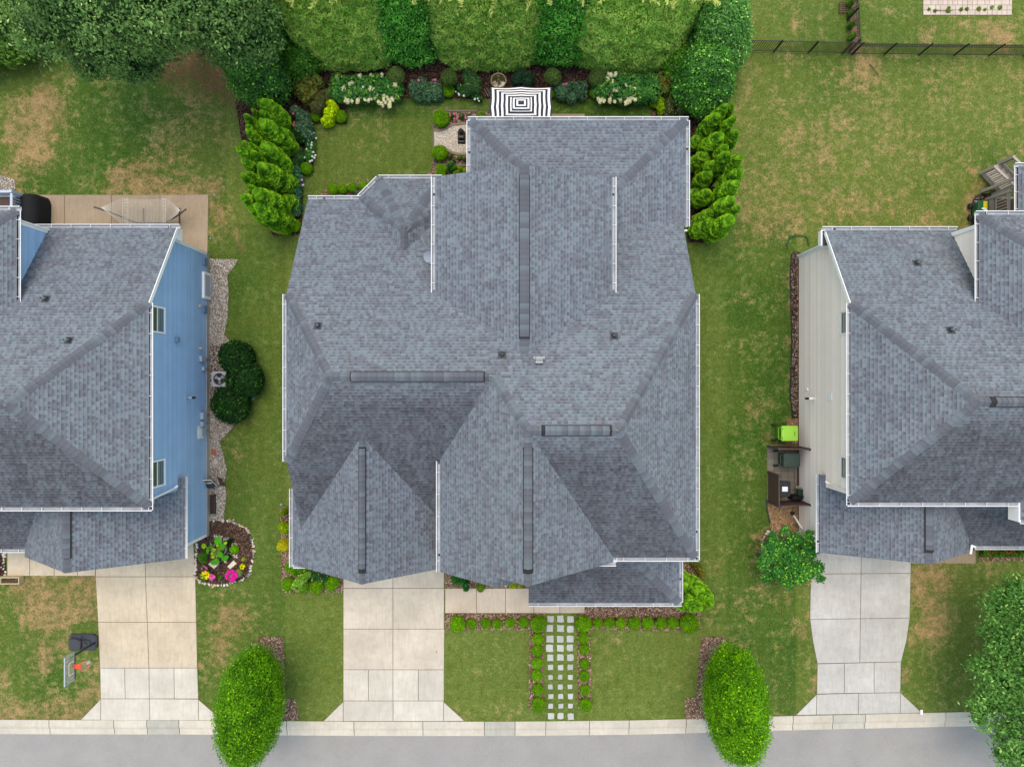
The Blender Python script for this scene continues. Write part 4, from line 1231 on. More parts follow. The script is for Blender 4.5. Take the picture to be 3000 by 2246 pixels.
for a, b, z, o, ol in (((-23.3,7.1),(-15.2,7.1),3.9,(0,1),7.6), ((-15.32,-5.33),(-15.32,yn),6.3,(1,0),None), ((-27,-5.2),(-15.19,-5.2),6.3,(0,-1),None),
        ((-20.9,3.25),(-20.9,7.3),6.3,(1,0),None), ((-26,7.3),(-20.77,7.3),6.3,(0,1),None), ((-15.35,-8.18),(-15.35,-4.35),3.2,(1,0),None), ((-27,-7.82),(-22.95,-7.82),2.8,(0,-1),None)):
    gutter(hb, a, b, z, o, ol)
BX = -15.58
zb = lambda y: zof(bN, 0, y)-.17
wall_panel(hb, (BX,-7.72), (BX,6.6), [(0,.35),(14.32,.35),(14.32,zb(6.6)),(7.72+yn,6.12),(2.75,6.12),(2.75,3.1),(0,3.1)], MT['blue'], (1,0))
wall_panel(hb, (-21.15,3.0), (-21.15,6.9), [(0,6.0),(3.9,3.7),(3.9,6.2),(0,6.2)], MT['blue'], (1,0))
wall_panel(hb, (-21.15,6.9), (-26,6.9), [(0,0),(4.85,0),(4.85,6.2),(0,6.2)], MT['blue'], (0,1), False)
wall_panel(hb, (-15.7,6.6), (-21.1,6.6), [(0,0),(5.4,0),(5.4,3.9),(0,3.9)], MT['blue'], (0,1), False)
block(hb, -26, -15.75, -4.9, 3.4, 6.1, MT['blue'])
wall_panel(hb, (-15.7,-7.72), (-22.6,-7.72), [(0,0),(6.9,0),(6.9,3.0),(3.6,5.3),(0,3.0)], MT['blue'], (0,-1), False)
block(hb, -27, -22.6, -6.6, -4.8, 2.8, MT['blue'])
MB().box(BX-.10, BX+.05, -7.8, 6.68, -.1, .35).build("foundation", MT['found'], hb)
for y, zt in ((6.6, zb(6.6)), (-7.72, 3.15)):
    MB().box(BX-.08, BX+.045, y-.07, y+.07, .3, zt).build("corner_board", MT['white'], hb)
MB().box(-21.22, -21.10, 6.82, 6.97, 3.6, 6.2).build("corner_board", MT['white'], hb)
def rake_board(house, pl, x, y0, y1, side):
    m = MB()
    for s0, s1, d0, d1 in ((0, .03, -.02, .20),):
        v = []
        for y in (y0, y1):
            z = zof(pl, x, y)
            v += [(x, y, z-d1), (x+side*.03, y, z-d1), (x+side*.03, y, z-d0-.01), (x, y, z-d0-.01)]
        m.add(v, [(0,1,2,3),(7,6,5,4),(0,4,5,1),(1,5,6,2),(2,6,7,3),(3,7,4,0)])
    # soffit back to the wall
    v = []
    for y in (y0, y1):
        z = zof(pl, x, y); v += [(x, y, z-.20), (x-side*.30, y, z-.20), (x-side*.30, y, z-.17), (x, y, z-.17)]
    m.add(v, [(0,1,5,4),(2,3,7,6)])
    return m.build("rake_board", MT['white'], house)
rake_board(hb, bN, -15.32, yn-.02, 7.1, 1)
MB().prism([(-15.6,7.12),(-15.32,7.12),(-15.32,6.6),(-15.6,6.6)], 3.35, 3.78).build("cornice_return", MT['white'], hb)
window(hb, (BX,0), (0,1), (1,0), 2.28, 3.32, 4.55, 5.75); window(hb, (BX,0), (0,1), (1,0), -4.48, -3.42, 4.55, 5.75)
downspout(hb, [(-15.24,-5.1,6.15),(-15.45,-4.95,5.7),(-15.50,-4.8,3.75),(-15.42,-4.72,3.6)])
downspout(hb, [(-22.9,-7.75,2.75),(-22.6,-7.6,3.1),(-22.5,-7.9,3.1)])
downspout(hb, [(-20.80,6.95,6.2),(-21.08,6.98,5.8),(-21.08,6.98,3.9),(-20.9,7.0,3.75)])
for x, y, s in ((136,875,bN),(203,996,bN)):
    z = 7
    for _ in range(8):
        p = P(x, y, z); z = zof(s, p[0], p[1])
    vent_pipe(hb, p[0], p[1], s, .36)
def wallbox(house, px, py, w, h, d, m, z=None, name="meter_box", X=None, side=1):
    k = (X-0)/((px-1500)/F); zz = H-k if z is None else z
    y = (1123-py)/F*(H-zz)
    MB().bbox(min(X, X+side*d), max(X, X+side*d), y-w/2, y+w/2, zz-h/2, zz+h/2, .01).build(name, m, house)
    return y, zz
WX = BX+.02
lg = mat("meter_grey", lin(176,190,204,K), .08, 5, .5)
hatch = MB(); hatch.bbox(WX,WX+.12,4.28,5.62,.10,.85,.02); hatch = hatch.build("crawlspace_door", MT['white'], hb)
MB().bbox(WX+.12,WX+.135,4.42,5.48,.2,.75,.01).build("door_panel", lg, hatch)
for y in (6.15, 3.75):
    MB().bbox(WX,WX+.10,y-.19,y+.19,.42,.78,.01).build("foundation_vent", mat("vent_blue", lin(112,142,176,K), .05), hb)
for y, z, w, h, d, c in ((1.23,.95,.28,.42,.14,.10),(.74,.75,.2,.24,.12,.05),(-1.62,.85,.34,.4,.16,.04),(-2.02,.90,.22,.28,.14,.06),(-2.42,1.0,.36,.45,.18,.08)):
    o = MB().bbox(WX,WX+d,y-w/2,y+w/2,z-h/2,z+h/2,.02).build("meter_box", lg, hb)
    MB().tube([(WX+.05,y,z-h/2),(WX+.05,y,.02)],.022,8).build("conduit", MT['galv'], o)
MB().bbox(WX,WX+.02,-2.75,-2.12,.7,1.3,.004).build("meter_panel", MT['white'], hb)
MB().bbox(WX,WX+.14,2.02-.12,2.02+.12,3.35,3.6,.02).build("dryer_vent", mat("vent_blue2", lin(120,150,184,K), .05), hb)
o = MB().tube([(WX,-.68,2.45),(WX+.30,-.68,2.45)],.055,12).build("flue_pipe", lg, hb, True)
MB().tube([(WX+.28,-.68,2.45),(WX+.42,-.68,2.45)],.058,12).build("flue_cap", MT['rubber'], o, True)
for y, z in ((3.85,1.15),(1.75,1.05)):
    MB().lathe([(.07,0),(.085,.05),(.05,.12),(.0,.13)],(WX+.05,y,z),10).build("wall_lamp", MT['cream'], hb, True)
MB().bbox(WX,WX+.09,-4.95,-4.83,.55,.75,.01).build("wall_outlet", lg, hb)

# ---------------------------------------------------------------- tan house on the right
ht = thing("house", "tan-sided house at the right edge under a grey hip roof", "house", (14.7, 0, 0))
tN = RP(3.65+.65*7.05, 0, -.65); tS = RP(6.0+.62*5.06, 0, .62)
yt = (3.65+.65*7.05-6.0-.62*5.06)/1.27; zt = zof(tN, 0, yt); xt = 18.06
tw = (zt-6)/(18.06-14.43); tW = RP(6-14.43*tw, tw, 0); yq = 7.05-2.35/.65; xe = 24.5
tUW = RP(6-.65*19.9, .65, 0); tUN = RP(6+.65*7.18, 0, -.65)
tGW = RP(5.04-.52*18.4, .52, 0); tGE = RP(5.04+.67*18.4, -.67, 0); tP = RP(2.8+.45*7.68, 0, .45)
tQN = RP(3.0+.35*10.2, 0, -.35); tQW = RP(3.0-.35*23.8, .35, 0)
tDW = RP(6.0-.7*21.66, .7, 0); tDE = RP(6.0+.7*27.0, -.7, 0)
rt = lambda pl, polys, m, seed: roof_slope(ht, pl, polys, m, seed)
rt(tN, [[(14.43,7.05),(14.43,yq),(xt,yt),(xe,yt),(xe,7.05)]], S_, 51)
rt(tS, [[(14.43,-5.06),(xt,yt),(xe,yt),(xe,-5.06)]], SA, 52)
rt(tW, [[(14.43,yq),(14.43,-5.06),(xt,yt)]], S_, 53)
rt(tUW, [[(19.9,7.18),(19.9,3.2),(22.6,.4),(22.6,4.48)]], S_, 54)
rt(tUN, [[(19.9,7.18),(22.6,4.48),(25.3,7.18)]], S_, 55)
rt(tGW, [[(14.47,-7.95),(14.47,-4.27),(18.4,-4.27),(18.4,-7.95)]], S_, 56)
rt(tGE, [[(18.4,-7.95),(18.4,-4.8),(21.46,-4.8),(21.46,-7.95)]], S_, 57)
rt(tP, [[(27,-7.68),(20.5,-7.68),(20.5,-4.7),(27,-4.7)]], SA, 58)
rt(tQN, [[(23.8,10.2),(28,10.2),(28,6.6),(27.4,6.6)]], S_, 59)
rt(tQW, [[(23.8,10.2),(23.8,6.6),(27.4,6.6)]], S_, 60)
rt(tDW, [[(21.66,-5.8),(24.33,-5.8),(24.33,-1.5),(21.66,-5.0)]], S_, 61)
rt(tDE, [[(24.33,-5.8),(27.0,-5.8),(27.0,-5.0),(24.33,-1.5)]], S_, 62)
ap_t = (xt,yt,zt)
ridge(ht, (14.43,yq,6.0), ap_t, tN, tW, 51); ridge(ht, (14.43,-5.06,6.0), ap_t, tS, tW, 52)
ridge(ht, ap_t, (xe,yt,zt), tN, tS, 53, vent=(0.45,6))
ridge(ht, (19.9,7.18,6.0), (22.6,4.48,zof(tUN,0,4.48)), tUN, tUW, 54)
ridge(ht, (18.4,-7.95,5.04), (18.4,-4.8,5.04), tGW, tGE, 55, vent=(0.5,3.1))
for a, b, z, o, ol in (((14.3,7.05),(20.55,7.05),3.65,(0,1),.6), ((14.43,-5.19),(14.43,yq),6.0,(-1,0),.2), ((14.3,-5.06),(21.6,-5.06),6.0,(0,-1),None),
        ((19.9,3.25),(19.9,7.18),6.0,(-1,0),None), ((19.77,7.18),(25.3,7.18),6.0,(0,1),.5), ((14.47,-7.95),(14.47,-4.27),3.0,(-1,0),.5), ((21.9,-7.68),(27,-7.68),2.8,(0,-1),None),
        ((23.67,10.2),(28,10.2),3.0,(0,1),None), ((23.8,7.0),(23.8,10.2),3.0,(-1,0),None), ((21.66,-5.8),(22.6,-5.8),6.0,(0,-1),None)):
    gutter(ht, a, b, z, o, ol)
MB().box(21.60,21.68,-5.9,-5.0,5.35,5.98).build("frieze_board", MT['white'], ht)
TX = 14.72
zt_ = lambda y: zof(tN, 0, y)-.17
wall_panel(ht, (TX,6.45), (TX,-7.6), [(0,.15),(14.05,.15),(14.05,2.9),(11.3,2.9),(11.3,5.82),(6.45-yq,5.82),(0,zt_(6.45))], MT['tan'], (-1,0))
wall_panel(ht, (20.2,6.8), (20.2,3.0), [(0,3.5),(3.8,5.9),(3.8,5.9),(0,5.9)], MT['tan'], (-1,0))
wall_panel(ht, (26,6.8), (20.2,6.8), [(0,0),(5.8,0),(5.8,5.9),(0,5.9)], MT['tan'], (0,1), False)
wall_panel(ht, (20.2,6.45), (14.84,6.45), [(0,0),(5.36,0),(5.36,3.6),(0,3.6)], MT['tan'], (0,1), False)
block(ht, 14.9, 26, -4.75, 3.4, 5.8, MT['tan'])
wall_panel(ht, (14.84,-7.6), (21.2,-7.6), [(0,0),(6.36,0),(6.36,2.9),(3.56,4.8),(0,2.85)], MT['tan'], (0,-1), False)
block(ht, 21.2, 27, -6.5, -4.7, 2.8, MT['tan'])
for x_, y_ in ((24.15,9.85),(27.6,9.85)): MB().bbox(x_-.07,x_+.07,y_-.07,y_+.07,0,2.92,.01).build('porch_post', MT['greige'], ht)
MB().box(TX-.02, TX+.10, -7.65, 6.5, -.1, .15).build("foundation", MT['clay'], ht)
for y, zq in ((6.45, zt_(6.45)), (-7.6, 2.95)):
    MB().box(TX-.045, TX+.08, y-.07, y+.07, .1, zq).build("corner_board", MT['white'], ht)
MB().box(20.13, 20.25, 6.72, 6.90, 3.4, 5.9).build("corner_board", MT['white'], ht)
rake_board(ht, tN, 14.43, yq-.02, 6.95, -1)
# cornice return with its own scrap of roof
cr = MB(); cr.box(14.30, 14.72, 6.35, 7.05, 3.30, 3.42); cr.box(14.25,14.31,6.35,7.05,3.30,3.60); cr = cr.build("cornice_return", MT['white'], ht)
MB().add([(14.31,6.37,3.44),(14.74,6.37,3.62),(14.74,7.05,3.62),(14.31,7.05,3.44)], [(0,1,2,3)]).build("return_shingles", MT['charcoal'], cr)
downspout(ht, [(14.46,6.98,3.62),(14.50,6.9,3.66),(14.52,6.5,3.66)])
window(ht, (TX,0), (0,1), (-1,0), 2.22, 3.15, 4.55, 5.65); window(ht, (TX,0), (0,1), (-1,0), -4.18, -3.28, 4.55, 5.65)
downspout(ht, [(14.45,-4.9,5.85),(14.6,-4.75,5.5),(14.66,-4.62,3.62),(14.55,-4.55,3.42)])
o = downspout(ht, [(14.36,-7.45,2.85),(14.58,-7.35,2.5),(14.60,-7.3,.75),(14.46,-6.95,.45),(14.42,-6.75,.12)])
MB().lathe([(.10,0),(.11,.10),(.07,.16)],(14.38,-6.66,.02),12).build("drain_adapter", MT['rubber'], o, True)
downspout(ht, [(14.62,6.55,3.5),(14.64,6.53,.1)], MT['white'], .09)
for x, y in ((2685,770),(2784,966)):
    z = 7
    for _ in range(8):
        p = P(x, y, z); z = zof(tN, p[0], p[1])
    vent_pipe(ht, p[0], p[1], tN, .36)
o = MB().tube([(TX-.02,-.73,1.95),(TX-.32,-.73,1.95)],.062,12).build("dryer_vent", MT['white'], ht, True)
MB().tube([(TX-.30,-.73,1.95),(TX-.48,-.73,1.95)],.06,12).build("vent_cap", MT['rubber'], o, True)
MB().bbox(TX-.05,TX,-.78,-.42,3.35,3.75,.01).build("vent_plate", MT['white'], ht)
MB().bbox(TX-.08,TX,-.35,-.22,1.0,1.2,.01).build("wall_outlet", MT['white'], ht)
downspout(ht, [(21.95,-7.75,2.75),(21.6,-7.6,3.0),(21.55,-8.0,3.0)])

# ================================================================ PLANTS
def leaf_arrays(c, n, L, asp, jit, r, droop=0.0):
    """rhombic leaves: centres c, normals n, half-length L"""
    N = len(c)
    n = n + r.normal(0, jit, (N, 3)); n /= np.linalg.norm(n, axis=1)[:, None]+1e-9
    t = np.cross(n, r.normal(0, 1, (N, 3))); t /= np.linalg.norm(t, axis=1)[:, None]+1e-9
    if droop: t[:, 2] -= droop; t /= np.linalg.norm(t, axis=1)[:, None]
    b = np.cross(n, t); b /= np.linalg.norm(b, axis=1)[:, None]+1e-9
    l = (L*r.uniform(.65, 1.35, N))[:, None]; w = l*asp
    V = np.stack([c-t*l, c+b*w+t*l*.1, c+t*l, c-b*w+t*l*.1], 1).reshape(-1, 3)
    return V, np.arange(4*N).reshape(-1, 4)

def ico(sub=2):
    import bmesh
    bm = bmesh.new(); bmesh.ops.create_icosphere(bm, subdivisions=sub, radius=1.0)
    v = np.array([x.co[:] for x in bm.verts]); f = np.array([[q.index for q in t.verts] for t in bm.faces]); bm.free()
    return v, f
ICO2 = ico(3)

def crown_mesh(name, lobes, n, L, asp, cols, seed, jit=.45, up=.35, rough=.12, lump=.22, lf=1.2, hi=.12, hull=.80, low=-1.0, depth=.10, off_=(0,0,0), hullcol=None):
    """leaf-by-leaf crown over a set of ellipsoid lobes (cx,cy,cz,rx,ry,rz); leaves clump on a lumpy surface"""
    r = np.random.default_rng(seed)
    lob = np.array(lobes, float); lob[:, :3] -= np.array(off_)
    area = (lob[:, 3]*lob[:, 4]+lob[:, 4]*lob[:, 5]+lob[:, 3]*lob[:, 5]); area /= area.sum()
    Vs, Qs, Cs, base = [], [], [], 0
    C1, C2, C3 = (np.array(c) for c in cols)
    for k, (cx, cy, cz, rx, ry, rz) in enumerate(lob):
        m = int(n*area[k]*1.25)
        d = r.normal(0, 1, (m, 3)); d /= np.linalg.norm(d, axis=1)[:, None]
        d = d[d[:, 2] > low]
        S = np.array([rx, ry, rz]); ctr = np.array([cx, cy, cz])
        p = d*S
        ln = vnoise(p+ctr, lf, seed)*.65+vnoise(p+ctr, lf*2.6, seed+1)*.35
        rad = 1+lump*(ln-.5)*2 - np.abs(r.normal(0, depth, len(d)))
        rad += r.uniform(0, rough, len(d))*(r.random(len(d)) < .35)
        p = ctr+p*rad[:, None]
        nrm = d/S; nrm /= np.linalg.norm(nrm, axis=1)[:, None]
        keep = np.ones(len(p), bool)
        for j in range(len(lob)):
            if j != k:
                q = (p-lob[j, :3])/lob[j, 3:6]; keep &= (q*q).sum(1) > .80
        p, nrm, ln, rad = p[keep], nrm[keep], ln[keep], rad[keep]
        nrm = nrm+np.array([0, 0, up+.35])
        V, Q = leaf_arrays(p, nrm, L, asp, jit, r)
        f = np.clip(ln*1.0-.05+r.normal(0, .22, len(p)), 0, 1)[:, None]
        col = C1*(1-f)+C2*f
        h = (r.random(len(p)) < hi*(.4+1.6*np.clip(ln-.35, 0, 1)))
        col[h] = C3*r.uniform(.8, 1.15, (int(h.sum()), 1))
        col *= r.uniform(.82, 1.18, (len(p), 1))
        Vs.append(V); Qs.append(Q+base); Cs.append(np.repeat(col, 4, 0)); base += len(V)
    me = bpy.data.meshes.new(name)
    V = np.concatenate(Vs); Q = np.concatenate(Qs); Cc = np.concatenate(Cs)
    faces = Q
    if hull:
        hv, hf, hc = [], [], []
        for (cx, cy, cz, rx, ry, rz) in lob:
            v, f = ICO2; d = v[v[:, 2] > -9]
            p = v*np.array([rx, ry, rz]); ctr = np.array([cx, cy, cz])
            ln = vnoise(p+ctr, lf, seed)*.65+vnoise(p+ctr, lf*2.6, seed+1)*.35
            p = ctr+p*(hull*(1+lump*(ln-.5)*2))[:, None]
            if low > -1: p[:, 2] = np.maximum(p[:, 2], cz+low*rz*.8)
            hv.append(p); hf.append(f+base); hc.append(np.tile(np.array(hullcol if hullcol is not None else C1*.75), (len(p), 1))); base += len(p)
        hf = np.concatenate(hf)
        V = np.concatenate([V]+hv); Cc = np.concatenate([Cc]+hc)
        nq, nt = len(Q), len(hf)
        me.vertices.add(len(V)); me.vertices.foreach_set("co", V.astype(np.float32).ravel())
        loops = np.concatenate([Q.ravel(), hf.ravel()]).astype(np.int32)
        me.loops.add(len(loops)); me.loops.foreach_set("vertex_index", loops)
        me.polygons.add(nq+nt)
        me.polygons.foreach_set("loop_start", np.concatenate([np.arange(nq)*4, nq*4+np.arange(nt)*3]).astype(np.int32))
        me.update(calc_edges=True)
    else:
        np_mesh(me, V, Q)
    np_color(me, "tint", Cc)
    return me

def trunk(parent, base, top, r0, r1, limbs=(), m=None, name="trunk"):
    mb = MB(); b, t = np.array(base, float), np.array(top, float)
    pts = [b-np.array([0,0,.2])]+[b+(t-b)*f+np.array([.05*math.sin(f*7+b[0]), .05*math.cos(f*5+b[1]), 0])*f for f in (0,.25,.5,.75,1)]
    mb.tube(pts, [r0*1.25, r0*1.1, r0*.92, r0*.8, (r0+r1)/2*.8, r1], 9)
    for e in limbs:
        s = b+(t-b)*e[3]; q = s+np.array(e[:3])
        mb.tube([s, s+(q-s)*.5+np.array([0,0,.15]), q], [r1*1.1, r1*.7, r1*.3], 6)
    return mb.build(name, m or MT['bark'], parent, True)

def plant(name, label, cat, base, lobes, n, L, asp, cols, seed, group=None, m='fol', stem=.03, kind=None, crown="crown", **kw):
    t = thing(name, label, cat, base, group)
    cz = max(l[2] for l in lobes)
    trunk(t, base, (lobes[0][0], lobes[0][1], min(cz, lobes[0][2]+lobes[0][5]*.3)), stem, stem*.6)
    me = crown_mesh(crown, lobes, n, L, asp, cols, seed, off_=base, **kw)
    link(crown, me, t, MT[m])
    return t

g = lambda r_, g_, b_: tuple(min(.85, c) for c in lin(r_, g_, b_, K*1.4))
C_BOX = tuple(tuple(min(.8, q*1.1) for q in c_) for c_ in (g(58,104,8), g(104,164,14), g(140,196,34)))
C_BOXD = (g(58,84,34), g(98,126,60), g(122,150,84))
C_ARB = tuple(tuple(min(.6, q*1.6) for q in c_) for c_ in (g(30,74,8), g(92,150,22), g(140,192,44)))
C_CYP = tuple(tuple(min(.6, q*1.75) for q in c_) for c_ in (g(82,126,44), g(132,176,72), g(156,202,88)))
C_TEA = tuple(tuple(min(.6, q*2.4) for q in c_) for c_ in (g(26,72,22), g(60,126,40), g(100,166,66)))
C_HOL = tuple(tuple(min(.8, q*1.35) for q in c_) for c_ in (g(24,68,22), g(56,118,38), g(120,180,66)))
C_HOLR = tuple(tuple(min(.8, q*1.2) for q in c_) for c_ in (g(40,92,36), g(84,142,58), g(140,184,90)))
C_LIME = tuple(tuple(min(.6, q*1.08) for q in c_) for c_ in (g(48,100,12), g(92,154,18), g(140,192,28)))
C_OAK = tuple(tuple(min(.6, q*1.75) for q in c_) for c_ in (g(34,64,30), g(84,116,60), g(128,152,84)))
C_MAP = tuple(tuple(min(.8, q*1.4) for q in c_) for c_ in (g(44,88,34), g(92,142,66), g(146,184,98)))
C_HYD = (g(34,92,42), g(74,140,60), g(130,176,60))
C_ROSE = (g(46,84,56), g(86,128,90), g(122,156,112))
C_CRAPE = tuple(tuple(min(.8, q*1.25) for q in c_) for c_ in (g(20,78,32), g(56,132,52), g(128,184,54)))
C_DKSH = (g(10,40,12), g(26,72,22), g(60,112,40))

# ---- clipped round boxwoods ---------------------------------------
BOXM = [crown_mesh("boxwood_leaves", [(0,0,.92,1,1,.95)], 3600, .07, .5, C_BOX, 40+i, jit=.4, up=.1, lump=.03, lf=2.2, rough=.07, depth=.05, hull=.93, hi=.10) for i in range(3)]
BOXD = [crown_mesh("topiary_leaves", [(0,0,.9,1,1,.95)], 3200, .075, .42, C_BOXD, 50+i, jit=.5, up=.1, lump=.07, lf=2.2, rough=.08, depth=.05, hull=.92, hi=.08) for i in range(2)]
for m_ in BOXM+BOXD: m_.materials.append(MT['fol'])
brng = random.Random(9)
def boxwood(x, y, rpx, label, group=None, dark=False, zc=None):
    r = rpx/57.0*1.03
    zc_ = r*.92 if zc is None else zc
    p = P(x, y, zc_)
    me = (BOXD if dark else BOXM)[brng.randrange(2 if dark else 3)]
    o = bpy.data.objects.new("topiary_ball" if dark else "boxwood", me); COL.objects.link(o)
    if zc is not None:
        o2 = thing("topiary_ball", label, "topiary", (p[0], p[1], 0), group)
        o.name = "crown"; o.parent = o2; o.location = (0, 0, zc_-r*.9); OFF[o.name] = np.zeros(3)
        trunk(o2, (p[0],p[1],0), (p[0],p[1],zc_), .035, .03)
    else:
        o.location = (p[0], p[1], 0); tag(o, label, "shrub", group)
    o.rotation_euler[2] = brng.uniform(0, 6.28); o.scale = (r, r*brng.uniform(.96,1.04), r*brng.uniform(.93,1.05))
    return o
nth = ["first","second","third","fourth","fifth","sixth","seventh","eighth","ninth"]
for i, (x, y, r) in enumerate(((1340,1827,22),(1382,1827,14.5),(1423.5,1825,14.7),(1457.5,1827,14),(1494.5,1824,14.3),(1533.6,1822,15),(1577,1827,22))):
    boxwood(x, y, r, f"{nth[i]} round boxwood from the driveway in the row along the front walk", "boxwoods edging the front lawn")
for i, (x, y, r) in enumerate(((1576,1870,16),(1574,1904,15.6),(1573.5,1941,16),(1572.7,1978,16.4),(1575.6,2018,16),(1577.7,2063,20))):
    boxwood(x, y, r, f"{nth[5-i]} round boxwood from the kerb left of the stepping stones", "boxwoods edging the front lawn")
for i, (x, y, r) in enumerate(((1710,1827,22),(1709,1867,16),(1711.5,1900,15),(1711.5,1944,14.7),(1711.5,1979,15),(1714,2020,14.7),(1715,2064,18.5))):
    boxwood(x, y, r, f"{nth[6-i]} round boxwood from the kerb right of the stepping stones", "boxwoods edging the front lawn")
for i, (x, y, r) in enumerate(((1751,1824.5,14.7),(1784.6,1824,15),(1818,1824,15.5),(1857.8,1825,17.6),(1897.7,1825,17.6),(1936,1824,17),(1971,1824,16.8),(2019.6,1825,26))):
    boxwood(x, y, r, f"{nth[i]} boxwood right of the stepping-stone corner in the row below the porch" if i < 7 else "largest boxwood ball at the right end of the row below the porch", "boxwoods edging the front lawn")
for i, (x, y, r) in enumerate(((845,1709.6,19),(888,1717,18),(927,1714,21),(972,1708,20))):
    boxwood(x, y, r, ["leftmost boxwood ball below the garage corner","boxwood partly hidden under the pale shrub beside the garage","third boxwood ball from the left below the garage gable","boxwood ball next to the driveway below the garage gable"][i], "boxwoods by the garage")
for i, (x, y, r) in enumerate(((975.4,555.7,15),(1005,552.8,14),(1034.6,550,14.5),(1065.5,545,13),(1093,536,13))):
    boxwood(x, y, r, f"{nth[i]} small boxwood from the left in the curved row by the bay roof", "boxwoods by the bay")
for x, y, r, l in ((1292,346.6,23,"large boxwood at the top left corner of the white gravel bed"),(1288.7,449,21.6,"large boxwood at the lower left corner of the white gravel bed"),
        (1293.8,496.5,15,"small boxwood below the white gravel beside the yellow shrub"),(1290,512,15,"low boxwood tucked against the rear gutter corner"),(1409,347,16,"boxwood half hidden by the rear gutter beside the striped umbrella"),
        (998,341.6,17,"boxwood at the bed corner right of the chartreuse shrub"),(924.5,341.6,14,"boxwood left of the chartreuse shrub"),(898,493.8,17,"boxwood at the lawn edge below the white impatiens"),
        (863,660,17,"boxwood at the lower end of the left arborvitae bed"),(1170,265.5,14,"boxwood below the left dark topiary ball"),(1314,267,17,"boxwood below the second dark topiary ball"),
        (1000,287.5,14,"boxwood half under the left end of the left hydrangea"),(1742,272.5,15,"boxwood at the left end of the right hydrangea"),(1918,300.7,15,"boxwood right of the right hydrangea"),(1614,272,15,"boxwood peeking out right of the striped umbrella")):
    boxwood(x, y, r, l)
for x, y, r, l in ((1160,221.5,23,"dark olive topiary ball between hydrangea and rose patch"),(1315.8,226.6,22,"dark olive topiary ball left of the stone fountain"),(1619,224.6,23,"dark olive topiary ball right of the striped umbrella"),(1749,230,23,"dark olive topiary ball above the right hydrangea's left end")):
    boxwood(x, y, r, l, "clipped topiary balls along the hedge", True, 1.0)

# ---- upright arborvitae: each tree carries several spires -----------
def spire_mesh(h, R_, seed, n):
    r = np.random.default_rng(seed)
    t = np.concatenate([r.random(int(n*.86))**.85, r.uniform(.93, 1, n-int(n*.86))]); a = r.uniform(0, 6.28, n)
    def prof(t): return R_*np.minimum(1, .66+.95*t)*np.clip(1-((t-.34)/.665).clip(0)**1.75, 0, 1)**.62
    pr = prof(t)
    p = np.stack([np.cos(a)*pr, np.sin(a)*pr, t*h], 1)
    nz = vnoise(p*np.array([1,1,.6]), 4.6, seed)*.55+vnoise(p, 10.0, seed+1)*.45
    k = 1+.24*(nz-.5)*2-np.abs(r.normal(0, .05, n))
    p[:, :2] *= k[:, None]; p[:, 2] += .06*(nz-.5)
    nrm = np.stack([np.cos(a)*.8, np.sin(a)*.8, .75+1.6*np.clip(t-.75, 0, 1)], 1)
    V, Q = leaf_arrays(p, nrm, .043, .5, .42, r)
    f = np.clip((nz-.30)*2.2+r.normal(0, .14, n), 0, 1)[:, None]  # crevice shade put into the leaf colour: hollows dark, bumps bright
    C1, C2, C3 = (np.array(c) for c in C_ARB)
    col = C1*(1-f)+C2*f; tip = np.clip(f[:, 0]*1.4-.75, 0, 1)[:, None]; col = col*(1-tip*.6)+C3*tip*.6
    col *= r.uniform(.86, 1.14, (n, 1))
    # inner body
    hv, hf = [], []; m = 14; lv = 9
    for i in range(lv):
        tt = i/(lv-1); rr = float(prof(np.array([tt]))[0])*.84+.01
        for j in range(m): hv.append((rr*math.cos(6.283*j/m), rr*math.sin(6.283*j/m), tt*h*.97))
    for i in range(lv-1):
        for j in range(m): hf.append((i*m+j, i*m+(j+1) % m, (i+1)*m+(j+1) % m, (i+1)*m+j))
    for j in range(0, m//2-1): hf.append(((lv-1)*m+j, (lv-1)*m+j+1, (lv-1)*m+m-2-j, (lv-1)*m+m-1-j))
    b = len(V); V = np.concatenate([V, np.array(hv)]); Q = np.concatenate([Q, np.array(hf)+b])
    me = bpy.data.meshes.new("crown_spire"); np_mesh(me, V, Q)
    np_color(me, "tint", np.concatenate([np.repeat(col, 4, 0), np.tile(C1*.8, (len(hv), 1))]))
    me.materials.append(MT['fol'])
    return me
SPM = [spire_mesh(4.0, .40, 60+i, 6500) for i in range(5)]
def arborvitae_row(tips, ys, base_x, labels, group):
    roots = []
    for i, y in enumerate(ys):
        b = P(base_x, y)
        t = thing("arborvitae", labels[i], "conifer", (b[0], b[1], 0), group)
        trunk(t, (b[0],b[1],0), (b[0],b[1],2.0), .10, .05); roots.append((t, b, y))
    rg = random.Random(3)
    for tx, ty, bx, wd in tips:
        k = (tx-1500)/(bx-1500); z = H*(1-1/k)
        p = P(tx, ty, z); z = max(z, 1.2)
        t, b, _ = min(roots, key=lambda q: abs(q[2]-(1123-p[1]*57)))
        o = link("crown_spire", SPM[rg.randrange(5)], t)
        o.location = (p[0]-b[0], p[1]-b[1], 0.0)
        s = wd; o.scale = (s, s*rg.uniform(.92,1.1), (z+.05)/4.0); o.rotation_euler[2] = rg.uniform(0, 6.28)
